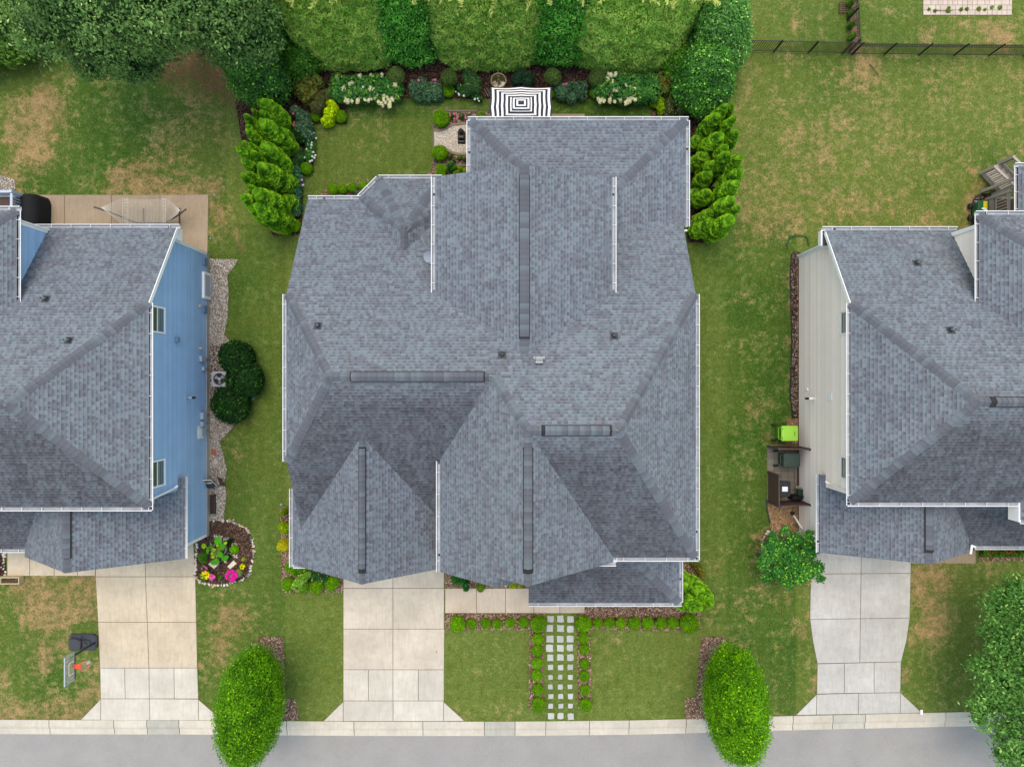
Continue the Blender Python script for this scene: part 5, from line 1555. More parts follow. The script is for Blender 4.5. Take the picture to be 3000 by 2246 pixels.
LT = [(370,95,815,.8),(425,98,846,1.25),(305,195,815,.7),(405,215,838,.9),(222,262,806,.85),(398,322,848,1.25),(242,382,808,.8),(345,368,826,.75),(248,428,812,1.0),(205,565,812,.95),(140,622,802,.9),(302,682,825,1.0),(425,572,848,1.0),(412,612,850,1.2),(205,762,808,1.0),(388,828,848,1.35),(182,928,806,.85),(262,912,815,.85),(365,945,830,.95),(262,1058,812,.8),(275,1102,812,.8),(335,1112,846,1.3),(192,1172,805,1.05),(355,1280,846,1.35),(600,420,858,.9),(690,560,866,.8),(690,960,866,.85),(660,1190,862,1.0),(300,1300,812,1.1),(480,1330,840,1.2),(600,1400,850,1.1)]
arborvitae_row([(660+.26*x, 270+.26*y, bx, w) for x, y, bx, w in LT], (352,412,470,528,590,640), 835,
    [f"{nth[i]} bright green arborvitae from the top in the left row" for i in range(6)], "arborvitae hedge left of the rear lawn")
RT = [(595,100,2090,.75),(518,108,2068,.9),(432,215,2052,1.15),(618,228,2100,.7),(590,252,2080,.85),(462,428,2056,1.15),(635,402,2098,1.0),(522,558,2072,.9),(546,634,2072,1.0),(292,652,2036,1.05),(682,662,2098,1.0),(376,748,2050,1.0),(682,828,2096,1.05),(332,862,2040,1.0),(642,952,2088,1.1),(322,1062,2040,1.0),(590,1138,2078,1.1),(652,1222,2094,.9),(582,1350,2076,1.2),(362,1285,2052,.9),(285,1345,2040,.95),(362,1395,2050,1.1),(180,520,2028,.9),(160,760,2026,.9),(170,1100,2024,.9),(250,1440,2034,1.0)]
arborvitae_row([(1990+.2658*x, 280+.2658*y, bx, w) for x, y, bx, w in RT], (340,400,455,515,575,640), 2060,
    [f"{nth[i]} bright green arborvitae from the top in the right row" for i in range(6)], "arborvitae hedge right of the house")
FT = [(2036,1786,1982,1.15),(2054,1786,1996,.95),(2087,1768,2026,1.05),(2075,1780,2018,.9),(2008,1720,1972,1.2),(2040,1740,2000,1.15),(2012,1780,1972,1.1),(2060,1750,2010,1.1)]
arborvitae_row(FT, (1695,), 2010, ["leaning arborvitae clump at the lower right corner of the porch roof"], None)

# ---- hedge of cypresses with darker evergreens between --------------
def hedge_cypress(x0, x1, ybase, label, seed):
    """clipped cypress: flat sheared face towards the house, feathery uncut top"""
    a, b = P(x0, ybase)[0], P(x1, ybase)[0]; yf = P(0, ybase)[1]; w = b-a; cx = (a+b)/2
    t = thing("leyland_cypress", label, "conifer", (cx, yf+1.6, 0), "clipped cypresses in the rear hedge")
    for k in (-.3, .05, .35): trunk(t, (cx+k*w, yf+1.6, 0), (cx+k*w, yf+1.6, 5.0), .13, .06)
    r = np.random.default_rng(seed); N = 15000
    s = r.random(N); zf = r.random(N)*5.0
    # sheared face and rounded flanks
    th = (s-.5)*2
    X = cx+np.sign(th)*np.abs(th)**.8*w*.52; dep = 1.5*np.abs(th)**4+.10*(zf-2.5).clip(0)**1.6+.18*zf+.25*np.exp(-zf*2)
    p = np.stack([X, yf+dep, zf+.1], 1)
    nz = vnoise(p, 2.2, seed)*.6+vnoise(p, 5.5, seed+1)*.4
    p[:, 1] -= .22*(nz-.5)*2; p += r.normal(0, .03, p.shape)
    V1, Q1 = leaf_arrays(p, np.tile([0, -.7, 1.0], (N, 1))+np.stack([th*.5, 0*th, 0*th], 1), .075, .36, .5, r, .1)
    C1, C2, C3 = (np.array(c) for c in C_CYP)
    f = np.clip((nz-.2)*1.3+r.normal(0, .2, N), 0, 1)[:, None]; c1 = C1*(1-f)+C2*f
    br = r.random(N) < .05; c1[br] = np.array(g(140,100,60))
    c1 *= r.uniform(.8, 1.2, (N, 1))
    # feathery uncut sprays on top
    M = 9000; spn = 300
    sx = cx+r.uniform(-.5, .5, spn)*w; sy = yf+1.2+r.random(spn)*2.8; sz = 4.7+r.random(spn)*1.5-.25*((sx-cx)/w*2)**4
    k = r.integers(0, spn, M); tt = r.random(M)
    dirx = r.normal(0, .5, spn); diry = r.normal(-.25, .45, spn); dirz = r.uniform(.4, 1.0, spn)
    ln = .75*tt
    q = np.stack([sx[k]+dirx[k]*ln, sy[k]+diry[k]*ln, sz[k]+dirz[k]*ln-.35*tt*tt], 1)+r.normal(0, .07, (M, 3))*(1-tt*.6)[:, None]
    V2, Q2 = leaf_arrays(q, np.tile([0, -.3, 1.0], (M, 1)), .10, .30, .5, r)
    f2 = np.clip(.35+.6*tt+r.normal(0, .18, M), 0, 1)[:, None]; c2 = (C1*(1-f2)+C3*f2)*r.uniform(.85, 1.15, (M, 1))
    # solid inside: grid body
    hv, hf = [], []; nu, nv = 16, 9
    for j in range(nv):
        z = 5.4*j/(nv-1)
        for i in range(nu):
            th_ = (i/(nu-1)-.5)*2
            hv.append((cx+th_*w*.49, yf+.26+1.4*abs(th_)**4+.10*max(0, z-2.5)**1.6+.18*z, z))
    for j in range(nv-1):
        for i in range(nu-1): hf.append((j*nu+i, j*nu+i+1, (j+1)*nu+i+1, (j+1)*nu+i))
    for i in range(nu): hv.append((cx+(i/(nu-1)-.5)*w*.98, yf+4.5, 5.6))
    for i in range(nu-1): hf.append(((nv-1)*nu+i, (nv-1)*nu+i+1, nv*nu+i+1, nv*nu+i))
    V = np.concatenate([V1, V2, np.array(hv)]); Q = np.concatenate([Q1, Q2+len(V1), np.array(hf)+len(V1)+len(V2)])
    V = V-off(t)
    me = bpy.data.meshes.new("crown"); np_mesh(me, V, Q)
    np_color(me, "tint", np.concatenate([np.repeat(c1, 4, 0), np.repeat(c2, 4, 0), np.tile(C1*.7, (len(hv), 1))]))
    link("crown", me, t, MT['fol'])
hedge_cypress(868, 1178, 222, "clipped cypress at the left end of the rear hedge", 71)
hedge_cypress(1262, 1600, 222, "clipped cypress in the middle of the rear hedge behind the fountain", 72)
hedge_cypress(1655, 2000, 228, "clipped cypress at the right end of the rear hedge", 73)
def evergreen(xc, ybase, wpx, label, seed):
    c = P(xc, ybase); w = wpx/57
    lob = [(c[0], c[1]+1.0, 1.0, w*.78, .95, 1.2), (c[0]-.1, c[1]+1.4, 2.6, w*.72, 1.05, 1.6), (c[0]+.15, c[1]+1.9, 4.2, w*.66, 1.0, 1.6), (c[0]-.2, c[1]+2.6, 5.4, w*.66, 1.1, 1.5)]
    plant("tea_olive", label, "shrub", (c[0], c[1]+1.4, 0), lob, 20000, .068, .42, C_TEA, seed, "dark evergreens between the cypresses", stem=.08, jit=.6, lump=.2, lf=1.3, depth=.08, hull=.86)
evergreen(1205, 212, 130, "dark green evergreen filling the left gap between clipped cypresses", 74)
evergreen(1635, 220, 130, "dark green evergreen filling the right gap between clipped cypresses", 75)

# ---- hollies at the hedge corners -----------------------------------
def holly(px, py, spread, hgt, label, seed, cols, n=9000):
    b = P(px, py); w = spread
    lob = [(b[0], b[1], hgt*.40, w, w, hgt*.42), (b[0]-.2, b[1]+.3, hgt*.72, w*.78, w*.8, hgt*.34)]
    plant("holly", label, "tree", (b[0], b[1], 0), lob, int(n*1.8), .066, .48, cols, seed, "hollies at the hedge corners", m='gloss', stem=.09, jit=.6, lump=.16, lf=1.5, depth=.07, hull=.87)
holly(795, 262, 1.45, 4.0, "dark glossy holly above the left arborvitae row", 76, C_HOL)
holly(812, 140, 1.5, 4.4, "dark holly behind, left of the first clipped cypress", 77, C_HOL, 8000)
holly(2040, 280, 1.45, 3.4, "holly above the right arborvitae row with yellow-green shoots", 78, C_HOL)
holly(2075, 175, 1.55, 4.2, "grey-green holly at the right end of the hedge near the fence", 79, C_HOLR, 10000)
holly(2060, 60, 1.6, 4.6, "grey-green holly at the top edge right of the cypresses", 80, C_HOLR, 10000)
C_PIT = (g(30,84,22), g(78,142,30), g(140,186,50))
for x, y, s, h, l, sd in ((900,205,.95,2.2,"yellow-green shrub at the foot of the left cypress",81),(1985,215,.95,2.0,"glossy yellow-green shrub at the foot of the right cypress",82)):
    b = P(x, y); plant("pittosporum", l, "shrub", (b[0],b[1],0), [(b[0],b[1],h*.5,s,s,h*.5)], 4200, .085, .45, C_PIT, sd, m='gloss', jit=.6, lump=.2, depth=.08, hull=.84)

# ---- trees at the frame edges ---------------------------------------
def big_tree(name, label, base, lobes, n, L, asp, cols, seed, r0=.2, top=4.0, **kw):
    t = thing(name, label, "tree", (base[0], base[1], 0))
    trunk(t, (base[0],base[1],0), (lobes[0][0],lobes[0][1],top), r0, r0*.5, [((l[0]-lobes[0][0])*.7,(l[1]-lobes[0][1])*.7,(l[2]-top)*.6+.8,.7) for l in lobes[1:6]])
    me = crown_mesh("crown", lobes, n, L, asp, cols, seed, off_=(base[0],base[1],0), **kw)
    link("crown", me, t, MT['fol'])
rg = np.random.default_rng(8)
b = P(590, 130)
lob = []
for px, py, z, r in ((420,60,5.5,1.7),(300,70,5.0,1.6),(200,60,5.2,1.6),(340,150,4.0,1.25),(250,140,4.2,1.2),(430,170,3.6,1.0),(470,110,4.6,1.2),(390,205,3.2,.7),(270,185,3.6,.8),(640,60,5.0,1.5),(690,110,4.2,1.2),(600,20,6.0,1.6),(730,50,5.0,1.4),(500,10,6.6,1.9),(120,60,5.6,1.5),(350,-20,7,2.2),(180,-40,7,2.0),(620,-60,7,2.2),(655,160,3.6,.75),(460,-120,8,2.6),(770,130,3.6,.9)):
    p = P(px, py, z); lob.append((p[0], p[1], z, r, r, r*.75))
big_tree("oak_tree", "large dark-leaved tree spreading over the top left of the lawn", b, lob, 52000, .078, .46, C_OAK, 90, .24, 4.4, jit=.55, lump=.5, lf=1.3, depth=.16, hull=.55, hi=.045, up=.5, rough=.3)
b = P(70, 150)
lob = [(b[0]-.3,b[1]+.2,1.4,1.6,1.3,1.5),(b[0]-1.4,b[1]-.4,1.3,1.2,1.1,1.3),(b[0]+.9,b[1]+.3,1.3,1.1,1.0,1.2),(b[0]-.2,b[1]+.8,3.2,1.3,1.2,1.8)]
big_tree("cypress_tree", "light green feathery cypress at the upper left edge", b, lob, 12000, .11, .28, (g(52,92,30),g(98,142,50),g(140,178,70)), 91, .12, 2.5, jit=.5, lump=.3, lf=1.4, depth=.1, hull=.8, up=.6)
b = P(30, 40)
lob = [(b[0],b[1],2.4,1.9,1.6,2.2),(b[0]+.6,b[1]+.5,4.8,1.6,1.5,2.2),(b[0]-1.8,b[1]+.2,3,1.6,1.5,2.4)]
big_tree("cypress_tree", "dark green cypress in the top left corner", b, lob, 11000, .12, .26, (g(16,54,26),g(44,104,44),g(92,146,76)), 92, .15, 4, jit=.5, lump=.34, lf=1.2, depth=.12, hull=.78, up=.5)
b = P(2905, 1890)
lob = []
for px, py, z, r in ((3070,1960,4.2,1.9),(3000,1850,4.0,1.4),(2945,2000,3.8,1.3),(3030,2090,4.4,1.6),(2985,1740,4.2,1.1),(2880,1950,3.2,.75),(2895,2070,3.4,.95),(2960,2140,3.8,1.1),(2925,1780,3.4,.85),(2870,2100,2.8,.5),(3010,2220,4.6,1.3),(3150,2050,5.6,2.4),(3150,1880,5.4,2.2),(2890,1850,2.9,.5),(2940,2205,3.6,.6),(3170,2220,5,2.2),(2935,1890,3.4,.9)):
    p = P(px, py, z); lob.append((p[0], p[1], z, r*.74, r*.74, r*.55))
big_tree("maple_tree", "leafy green tree at the lower right edge hanging over lawn and road", b, lob, 36000, .08, .46, C_MAP, 93, .16, 3.2, jit=.55, lump=.75, lf=1.7, depth=.24, hull=.30, hi=.10, up=.4, rough=.6)

# ---- two clipped street trees -----------------------------------------
def street_tree(x, y, label, seed, ryel):
    b = P(x, y); zc, hr, hy, vr = 3.0, 1.28, 2.5, 2.35
    t = thing("street_tree", label, "tree", (b[0],b[1],0), "clipped street trees by the kerb")
    trunk(t, (b[0],b[1],0), (b[0],b[1],3.4), .11, .06, [(.6,.3,1.2,.6),(-.5,.4,1.1,.7),(.1,-.6,1.3,.65)])
    me = crown_mesh("crown", [(b[0],b[1],zc,hr,hy,vr)], 34000, .052, .45, C_LIME, seed, off_=(b[0],b[1],0), jit=.55, up=.2, lump=.11, lf=1.8, depth=.07, rough=.17, hull=.86, hi=ryel)
    link("crown", me, t, MT['fol'])
street_tree(800, 1990, "clipped bright green street tree left of the middle driveway", 95, .11)
street_tree(2100, 1984, "clipped yellow-green street tree right of the stepping stones", 96, .14)

# ---- crape myrtle and shrubs by the neighbours ------------------------
b = P(2300, 1625)
lob = []
for dx, dy, z, r in ((0,0,1.5,.85),(-.7,.3,1.5,.6),(.7,.2,1.7,.65),(-.5,-.7,1.5,.6),(.5,-.7,1.6,.65),(0,-1.1,1.4,.5),(1.15,-.45,1.8,.45),(-1.05,-.3,1.4,.45),(-.8,.9,1.7,.3),(-.25,1.15,1.7,.28),(.75,.95,1.9,.3),(.15,.7,1.7,.5),(-.9,-1.05,1.3,.35),(1.3,-.95,1.8,.3)):
    lob.append((b[0]+dx*1.12-.4, b[1]+dy*1.12+.35, z, r*.70, r*.70, r*.5))
big_tree("crape_myrtle", "loose green crape myrtle beside the tan house's downspout", b, lob, 11000, .062, .5, C_CRAPE, 97, .05, 1.2, jit=.55, lump=.7, lf=2.6, depth=.28, hull=.3, hi=.18, up=.4, rough=.5)
for x, y, r, h, l, sd in ((694,1046,.84,1.5,"upper of the three dark green shrubs around the air conditioner",101),(718,1112,.88,1.45,"middle dark green shrub right of the air conditioner",102),(678,1184,.90,1.4,"lower of the three dark green shrubs around the air conditioner",103)):
    b = P(x, y, .7); plant("dark_shrub", l, "shrub", (b[0],b[1],0), [(b[0],b[1],h*.5,r,r,h*.52),(b[0]+.25,b[1]-.2,h*.55,r*.75,r*.7,h*.45)], 5200, .075, .45, C_DKSH, sd, "dark shrubs by the blue house", jit=.55, lump=.16, lf=2, depth=.07, hull=.87)

# ---- perennials, roses, hydrangeas ------------------------------------
def blossoms(parent, base, pts, size, col, name="blossom", m='petal', cone=False, seed=0):
    r = np.random.default_rng(seed)
    for (x, y, z) in pts:
        n = 60
        d = r.normal(0, 1, (n, 3)); d /= np.linalg.norm(d, axis=1)[:, None]
        s = size*r.uniform(.75, 1.25)
        sc = np.array([s*.8, s*1.25, s*.8]) if cone else np.array([s, s, s*.7])
        p = d*sc; c = np.array(col)*r.uniform(.85, 1.12, (n, 1)); 
        V, Q = leaf_arrays(p, d+np.array([0,0,.3]), s*.36, .7, .4, r)
        v, f = ICO_1; b = len(V); V = np.concatenate([V, v*sc*.85])
        me = bpy.data.meshes.new(name); np_mesh2(me, V, Q, f+b); np_color(me, "tint", np.concatenate([np.repeat(c, 4, 0), np.tile(np.array(col)*.9, (len(v), 1))]))
        me.materials.append(MT[m])
        o = link(name, me, parent); o.location = (x-base[0], y-base[1], z-base[2]); o.rotation_euler = (0, 0, r.uniform(-.6, .6))
def np_mesh2(me, V, Q, T):
    me.vertices.add(len(V)); me.vertices.foreach_set("co", np.asarray(V, np.float32).ravel())
    loops = np.concatenate([Q.ravel(), T.ravel()]).astype(np.int32)
    me.loops.add(len(loops)); me.loops.foreach_set("vertex_index", loops); me.polygons.add(len(Q)+len(T))
    me.polygons.foreach_set("loop_start", np.concatenate([np.arange(len(Q))*4, len(Q)*4+np.arange(len(T))*3]).astype(np.int32))
    me.update(calc_edges=True)
ICO_1 = ico(1)

def hydrangea(x0, x1, y0, y1, label, heads, seed):
    lob = []
    rr = np.random.default_rng(seed)
    for i in range(9):
        f = (i+.5)/9
        for yy in (.35, .68):
            p = P(x0+(x1-x0)*f+rr.normal(0, 3), y0+(y1-y0)*yy+rr.normal(0, 3), .7); lob.append((p[0], p[1], .62+rr.normal(0,.06), .46, .42, .55))
    b = ((P(x0,y0)[0]+P(x1,y1)[0])/2, (P(x0,y0)[1]+P(x1,y1)[1])/2, 0)
    t = plant("hydrangea", label, "shrub", b, lob, 8000, .085, .5, C_HYD, seed, "hydrangeas along the rear hedge", jit=.6, lump=.25, lf=2.2, depth=.12, hull=.7, hi=.14)
    pts = [tuple(P(hx, hy, 1.05 if hy < y0+50 else .85)) for hx, hy in heads]
    blossoms(t, b, pts, .105, g(226,222,178), "flower_head", cone=True, seed=seed)
H1 = [(988,228),(1024,248),(1030,245),(1003,263),(1007,260),(1003,281),(1011,279),(1024,276),(1038,280),(1041,264),(1061,262),(1064,255),(1085,260),(1058,281),(1069,292),(1080,294),(1087,281),(1090,289),(1097,284),(1103,277),(1031,297),(1048,296),(1013,293),(1018,296),(1087,222),(1119,221),(1055,224),(1107,271),(1125,292),(1117,303),(1121,309),(1134,284),(1137,291),(1142,297),(1130,300),(1148,288),(1154,275),(1157,283),(1141,309),(1151,292),(1125,279),(1110,300),(1095,262),(1157,250)]
H2 = [(1783,218),(1790,220),(1803,218),(1780,233),(1794,240),(1770,247),(1756,268),(1756,276),(1753,290),(1764,288),(1771,272),(1783,275),(1790,278),(1770,296),(1787,294),(1798,263),(1809,262),(1814,269),(1821,277),(1835,250),(1847,255),(1833,271),(1829,279),(1836,287),(1801,298),(1819,291),(1833,302),(1840,298),(1845,296),(1845,291),(1854,287),(1861,278),(1862,292),(1873,284),(1880,269),(1888,269),(1860,261),(1868,272),(1759,297)]
hydrangea(985, 1160, 218, 298, "left hydrangea with cream cone flower heads along the lawn edge", H1, 111)
hydrangea(1757, 1918, 216, 298, "right hydrangea with cream cone flower heads along the lawn edge", H2, 112)

def clump(name, label, cat, pts, n, L, asp, cols, seed, z=.35, m='fol', group=None, r=None, **kw):
    lob = []
    for x, y, rp in pts:
        p = P(x, y, z); rr = rp/57; lob.append((p[0], p[1], z*.9, rr, rr, z))
    b = (sum(l[0] for l in lob)/len(lob), sum(l[1] for l in lob)/len(lob), 0)
    kk = dict(jit=.65, lump=.3, lf=2.5, depth=.14, hull=.62, hi=.10, up=.5); kk.update(kw)
    return plant(name, label, cat, b, lob, n, L, asp, cols, seed, group, m, stem=.02, crown="foliage", **kk), b
t, b = clump("rose_bush", "grey-green rose bush with pink blooms at the rear left corner", "shrub", [(888,350,22),(898,372,20),(880,378,18),(868,330,16),(900,395,18)], 4500, .06, .5, C_ROSE, 121, .55)
blossoms(t, b, [tuple(P(x, y, 1.0)) for x, y in ((867,313),(859,333),(862,359),(860,367),(871,368),(835,327),(861,320))], .055, g(232,110,120), seed=1)
t, b = clump("rose_bed", "grey-green rose patch with pink blooms left of the second topiary ball", "flowers", [(1215,255,20),(1245,262,22),(1275,260,22),(1222,272,22),(1255,278,22),(1282,276,18),(1235,240,14)], 5200, .055, .5, C_ROSE, 122, .42)
blossoms(t, b, [tuple(P(x, y, .75)) for x, y in ((1269,235),(1275,234),(1276,243),(1207,236),(1226,235))], .05, g(238,120,170), seed=2)
t, b = clump("rose_bed", "grey-green rose patch with two pink blooms right of the striped umbrella", "flowers", [(1640,262,20),(1668,262,22),(1690,262,22),(1705,258,18),(1645,278,18),(1675,280,20),(1700,276,18)], 5200, .055, .5, C_ROSE, 123, .42)
blossoms(t, b, [tuple(P(x, y, .75)) for x, y in ((1651,248),(1659,246))], .05, g(240,120,180), seed=3)
C_OAKH = (g(58,74,24), g(110,128,54), g(150,120,50))
clump("oakleaf_hydrangea", "olive big-leaved shrub in the dark left corner of the hedge bed", "shrub", [(878,245,22),(905,240,22),(930,245,18),(890,270,22),(915,275,20),(900,290,16)], 2600, .10, .62, C_OAKH, 124, .6, hi=.2)
clump("oakleaf_hydrangea", "olive big-leaved shrub right of the right hydrangea", "shrub", [(1935,240,20),(1960,238,22),(1985,245,20),(1945,262,18),(1970,262,20)], 2400, .10, .62, C_OAKH, 125, .6, hi=.2)
C_CHAR = (g(120,160,10), g(186,216,20), g(214,234,50))
clump("chartreuse_shrub", "bright chartreuse shrub in the corner of the left bed", "shrub", [(972,308,12),(975,322,14),(968,338,16),(962,352,14),(955,358,10),(980,334,9)], 2200, .075, .6, C_CHAR, 126, .5, hi=.2)
clump("chartreuse_shrub", "small chartreuse shrub below the right hedge corner", "shrub", [(1936,300,10),(1938,314,11),(1940,326,9)], 1200, .07, .6, (g(104,148,16),g(150,190,30),g(190,214,60)), 127, .45)
C_GRS = (g(74,82,40), g(116,118,66), g(146,134,84))
clump("ornamental_grass", "wispy olive grass above the chartreuse shrub", "plant", [(950,292,20),(965,285,18),(940,305,16),(928,318,14)], 3200, .13, .08, C_GRS, 128, .6, jit=.9, hull=.5)
clump("feathery_shrub", "wispy dark shrub with tiny white flowers below the right hedge corner", "shrub", [(1965,305,22),(1985,300,20),(1958,325,16),(1990,325,16)], 3400, .075, .22, (g(48,66,30),g(90,104,52),g(170,172,140)), 129, .6, hull=.5)
clump("green_perennial", "spiky green perennial left of the stone fountain", "plant", [(1375,235,18),(1388,245,20),(1378,262,16),(1396,262,12),(1370,215,12)], 2600, .12, .14, (g(30,76,36),g(74,120,64),g(110,150,84)), 130, .5, jit=.8, hull=.5)
clump("blue_green_fern", "dark feathery plant right of the stone fountain", "plant", [(1528,225,18),(1548,232,18),(1515,238,14),(1545,248,14)], 2400, .11, .14, (g(22,54,34),g(50,84,58),g(80,110,74)), 131, .5, jit=.8, hull=.5)
t, b = clump("impatiens", "green clump with white flowers right of the second boxwood topiary", "flowers", [(1352,262,12),(1362,272,12),(1345,252,10),(1395,285,10),(1404,290,8)], 1500, .05, .55, (g(22,72,30),g(56,116,46),g(86,140,60)), 132, .28)
blossoms(t, b, [tuple(P(x, y, .45)) for x, y in ((1349,250),(1335,269),(1343,274),(1345,278),(1364,265),(1359,281),(1391,291),(1400,289),(1403,296))], .045, g(244,242,246), seed=4)
t, b = clump("impatiens", "white-flowered clump along the left edge of the rear lawn", "flowers", [(898,400,14),(905,412,14),(908,430,14),(908,448,14),(905,462,12),(884,402,12)], 3200, .05, .55, (g(24,80,26),g(64,130,44),g(96,156,60)), 133, .3)
blossoms(t, b, [tuple(P(x, y, .5)) for x, y in ((919,390),(926,405),(889,398),(913,418),(912,425),(911,433),(904,445),(917,446),(924,455),(921,462),(914,470),(908,473),(892,462),(915,458),(888,413),(902,424),(911,386),(898,437),(906,455))], .05, g(246,244,248), seed=5)
C_LIR = (g(42,84,40), g(78,124,66), g(104,150,84))
clump("liriope", "tuft of fine green grass below the small stone ornament", "plant", [(872,445,14),(876,462,16),(866,475,12)], 1800, .12, .07, C_LIR, 134, .35, jit=.9, hull=.4)
t, b = clump("phlox", "blue-green perennials with a pink bloom beside the left arborvitae", "flowers", [(868,500,12),(872,520,14),(870,545,13),(872,565,12),(868,585,12),(872,605,12),(866,620,12)], 3200, .065, .34, (g(34,84,54),g(74,130,92),g(104,156,116)), 135, .4)
blossoms(t, b, [tuple(P(x, y, .7)) for x, y in ((884,527),(888,542))], .06, g(226,160,214), seed=6)
clump("rose_bush", "low dark green shrub above the white-flowered clump", "shrub", [(868,395,14),(880,405,14)], 1400, .055, .5, C_DKSH, 136, .5)
# beds by the white gravel
t, b = clump("dwarf_rose", "pink-flowered dwarf plants at the head of the white gravel", "flowers", [(1325,340,6),(1352,340,7),(1372,342,6),(1312,340,5)], 700, .045, .5, (g(40,84,40),g(80,124,66),g(110,150,90)), 137, .25)
blossoms(t, b, [tuple(P(x, y, .4)) for x, y in ((1320,338),(1331,334),(1341,343),(1351,339),(1365,346),(1373,338),(1331,348),(1338,346))], .05, g(240,120,140), seed=7)
clump("dwarf_perennials", "sparse green plants in the mulch below the white gravel", "plant", [(1319,456,6),(1346,460,7),(1330,470,5),(1360,465,5)], 800, .05, .4, (g(44,94,34),g(96,144,58),g(200,120,120)), 138, .22)
clump("nandina", "dark green spiky shrub at the corner of the rear gables", "shrub", [(1322,490,11),(1332,500,10)], 1100, .09, .2, (g(24,68,22),g(56,112,36),g(90,140,50)), 139, .5, hull=.5)
clump("gold_shrub", "yellow-green shrub under the rear gutter corner", "shrub", [(1348,500,13),(1362,505,11),(1338,508,10)], 1400, .07, .4, (g(84,124,12),g(150,180,20),g(200,210,40)), 140, .45)
clump("blue_catmint", "grey-blue low plants below the boxwoods by the bay", "plant", [(1045,563,7),(1058,568,7),(1070,562,6)], 700, .05, .3, (g(60,90,70),g(100,126,110),g(120,130,150)), 141, .2)
# beside the garage
clump("gold_cypress", "golden thread cypress left of the garage gutter", "shrub", [(832,1592,14),(827,1600,12),(838,1602,12)], 2400, .075, .18, (g(150,150,20),g(206,196,36),g(230,222,70)), 142, .4, jit=.7)
clump("lime_nandina", "lime green shrub left of the garage between the pot and the golden cypress", "shrub", [(830,1540,12),(840,1545,12),(836,1553,10)], 1800, .06, .35, (g(84,120,8),g(140,170,16),g(186,200,40)), 143, .4)
clump("green_perennial", "bright green leafy plants under the garage's front corner", "plant", [(850,1660,12),(866,1668,16),(884,1666,16),(898,1664,10)], 2600, .07, .35, (g(52,108,10),g(104,166,20),g(140,196,40)), 144, .45)
clump("variegated_shrub", "pale green small-leaved shrub spilling over the second garage boxwood", "shrub", [(878,1700,14),(890,1692,14),(872,1710,13),(886,1714,12),(900,1684,9)], 3000, .05, .55, (g(84,134,36),g(136,186,70),g(172,212,110)), 145, .75, lump=.35)
clump("mixed_foliage", "mixed dark and variegated foliage right of the dark pot by the garage", "plant", [(925,1680,12),(940,1685,14),(948,1692,12),(920,1690,10)], 2200, .06, .4, (g(24,76,40),g(64,120,66),g(196,206,90)), 146, .45)
# by the front door
t, b = clump("camellia", "dark green shrub beside the front walk with a white flower", "shrub", [(1340,1694,16),(1352,1700,12),(1365,1712,10),(1366,1722,7)], 2600, .06, .5, (g(16,72,26),g(46,122,46),g(80,150,60)), 147, .5)
blossoms(t, b, [tuple(P(x, y, .6)) for x, y in ((1364,1708),(1371,1712),(1366,1726))], .05, g(240,240,236), seed=8)
clump("green_perennial", "small round green plant at the edge of the front walk", "plant", [(1410,1714,12),(1408,1722,9)], 1300, .05, .45, (g(58,92,16),g(98,138,34),g(130,160,60)), 148, .28)
clump("daylily", "yellow-green plant against the front walk near the porch", "plant", [(1502,1712,9),(1525,1715,6)], 700, .06, .4, (g(90,130,10),g(156,176,20),g(214,200,40)), 149, .3)
clump("croton", "yellow and green spiky plant at the right front corner of the house", "plant", [(2035,1655,9),(2046,1660,9),(2050,1672,9),(2056,1682,8)], 1400, .09, .16, (g(60,74,20),g(122,118,40),g(190,176,70)), 150, .35, jit=.8, hull=.5)
# along the tan house porch
for i, (x, w) in enumerate(((2885,20),(2908,14),(2928,16),(2944,12),(2964,14),(2986,16),(3008,16))):
    t, b = clump("begonia", f"{nth[i]} red-flowered plant from the left below the tan house porch gutter", "flowers", [(x,1618,w*.45),(x+4,1624,w*.4),(x-4,1625,w*.35)], 420, .05, .5, (g(30,84,20),g(80,136,36),g(120,160,50)), 160+i, .22, group="red flowers by the tan house porch")
    rr = random.Random(i)
    blossoms(t, b, [tuple(P(x+rr.uniform(-8,8), 1620+rr.uniform(-5,8), .32)) for _ in range(6)], .035, g(226,50,40), seed=20+i)
for i, (x, y) in enumerate(((2494,40),(2494,73),(2496,108),(2492,8))):
    clump("small_shrub", ["third small green shrub along the short fence from the corner","second small green shrub along the short fence from the corner","small green shrub nearest the fence corner","topmost small green shrub along the short fence"][i], "shrub", [(x,y,8)], 700, .06, .4, (g(44,84,20),g(84,130,30),g(120,160,50)), 170+i, .3, group="shrubs along the short fence")
# stone-ringed garden
def garden_px(cx_, cy_): return 550+cx_*.1449, 1500+cy_*.1449
GC = {'yellow': g(244,220,20), 'mag': g(228,30,160), 'pink': g(230,90,170)}
def gclump(name, label, pts, n, L, asp, cols, seed, z, fl=None, fcol=None, fz=.50, fs=.036, **kw):
    t, b = clump(name, label, "flowers" if fl else "plant", [(*garden_px(x, y), r_*.1449) for x, y, r_ in pts], n, L, asp, cols, seed, z, **kw)
    if fl: blossoms(t, b, [tuple(P(*garden_px(x, y), fz)) for x, y in fl], fs, fcol, seed=seed)
rr = random.Random(4)
G3 = (g(44,100,22), g(90,150,40), g(130,180,60))
disc = lambda cx, cy, r, n: [(cx+r*math.sqrt(rr.random())*math.cos(a), cy+r*math.sqrt(rr.random())*math.sin(a)) for a in [rr.uniform(0, 6.28) for _ in range(n)]]
gclump("lantana", "yellow-flowered mound at the lower left of the stone-ringed bed", [(360,1270,80)], 900, .045, .5, G3, 181, .28, disc(360,1270,80,34), GC['yellow'], fs=.042)
gclump("petunia", "large magenta-flowered mound at the bottom of the stone-ringed bed", [(870,1270,105),(930,1320,60)], 1000, .045, .5, G3, 182, .28, disc(880,1280,120,70), GC['mag'], fs=.05)
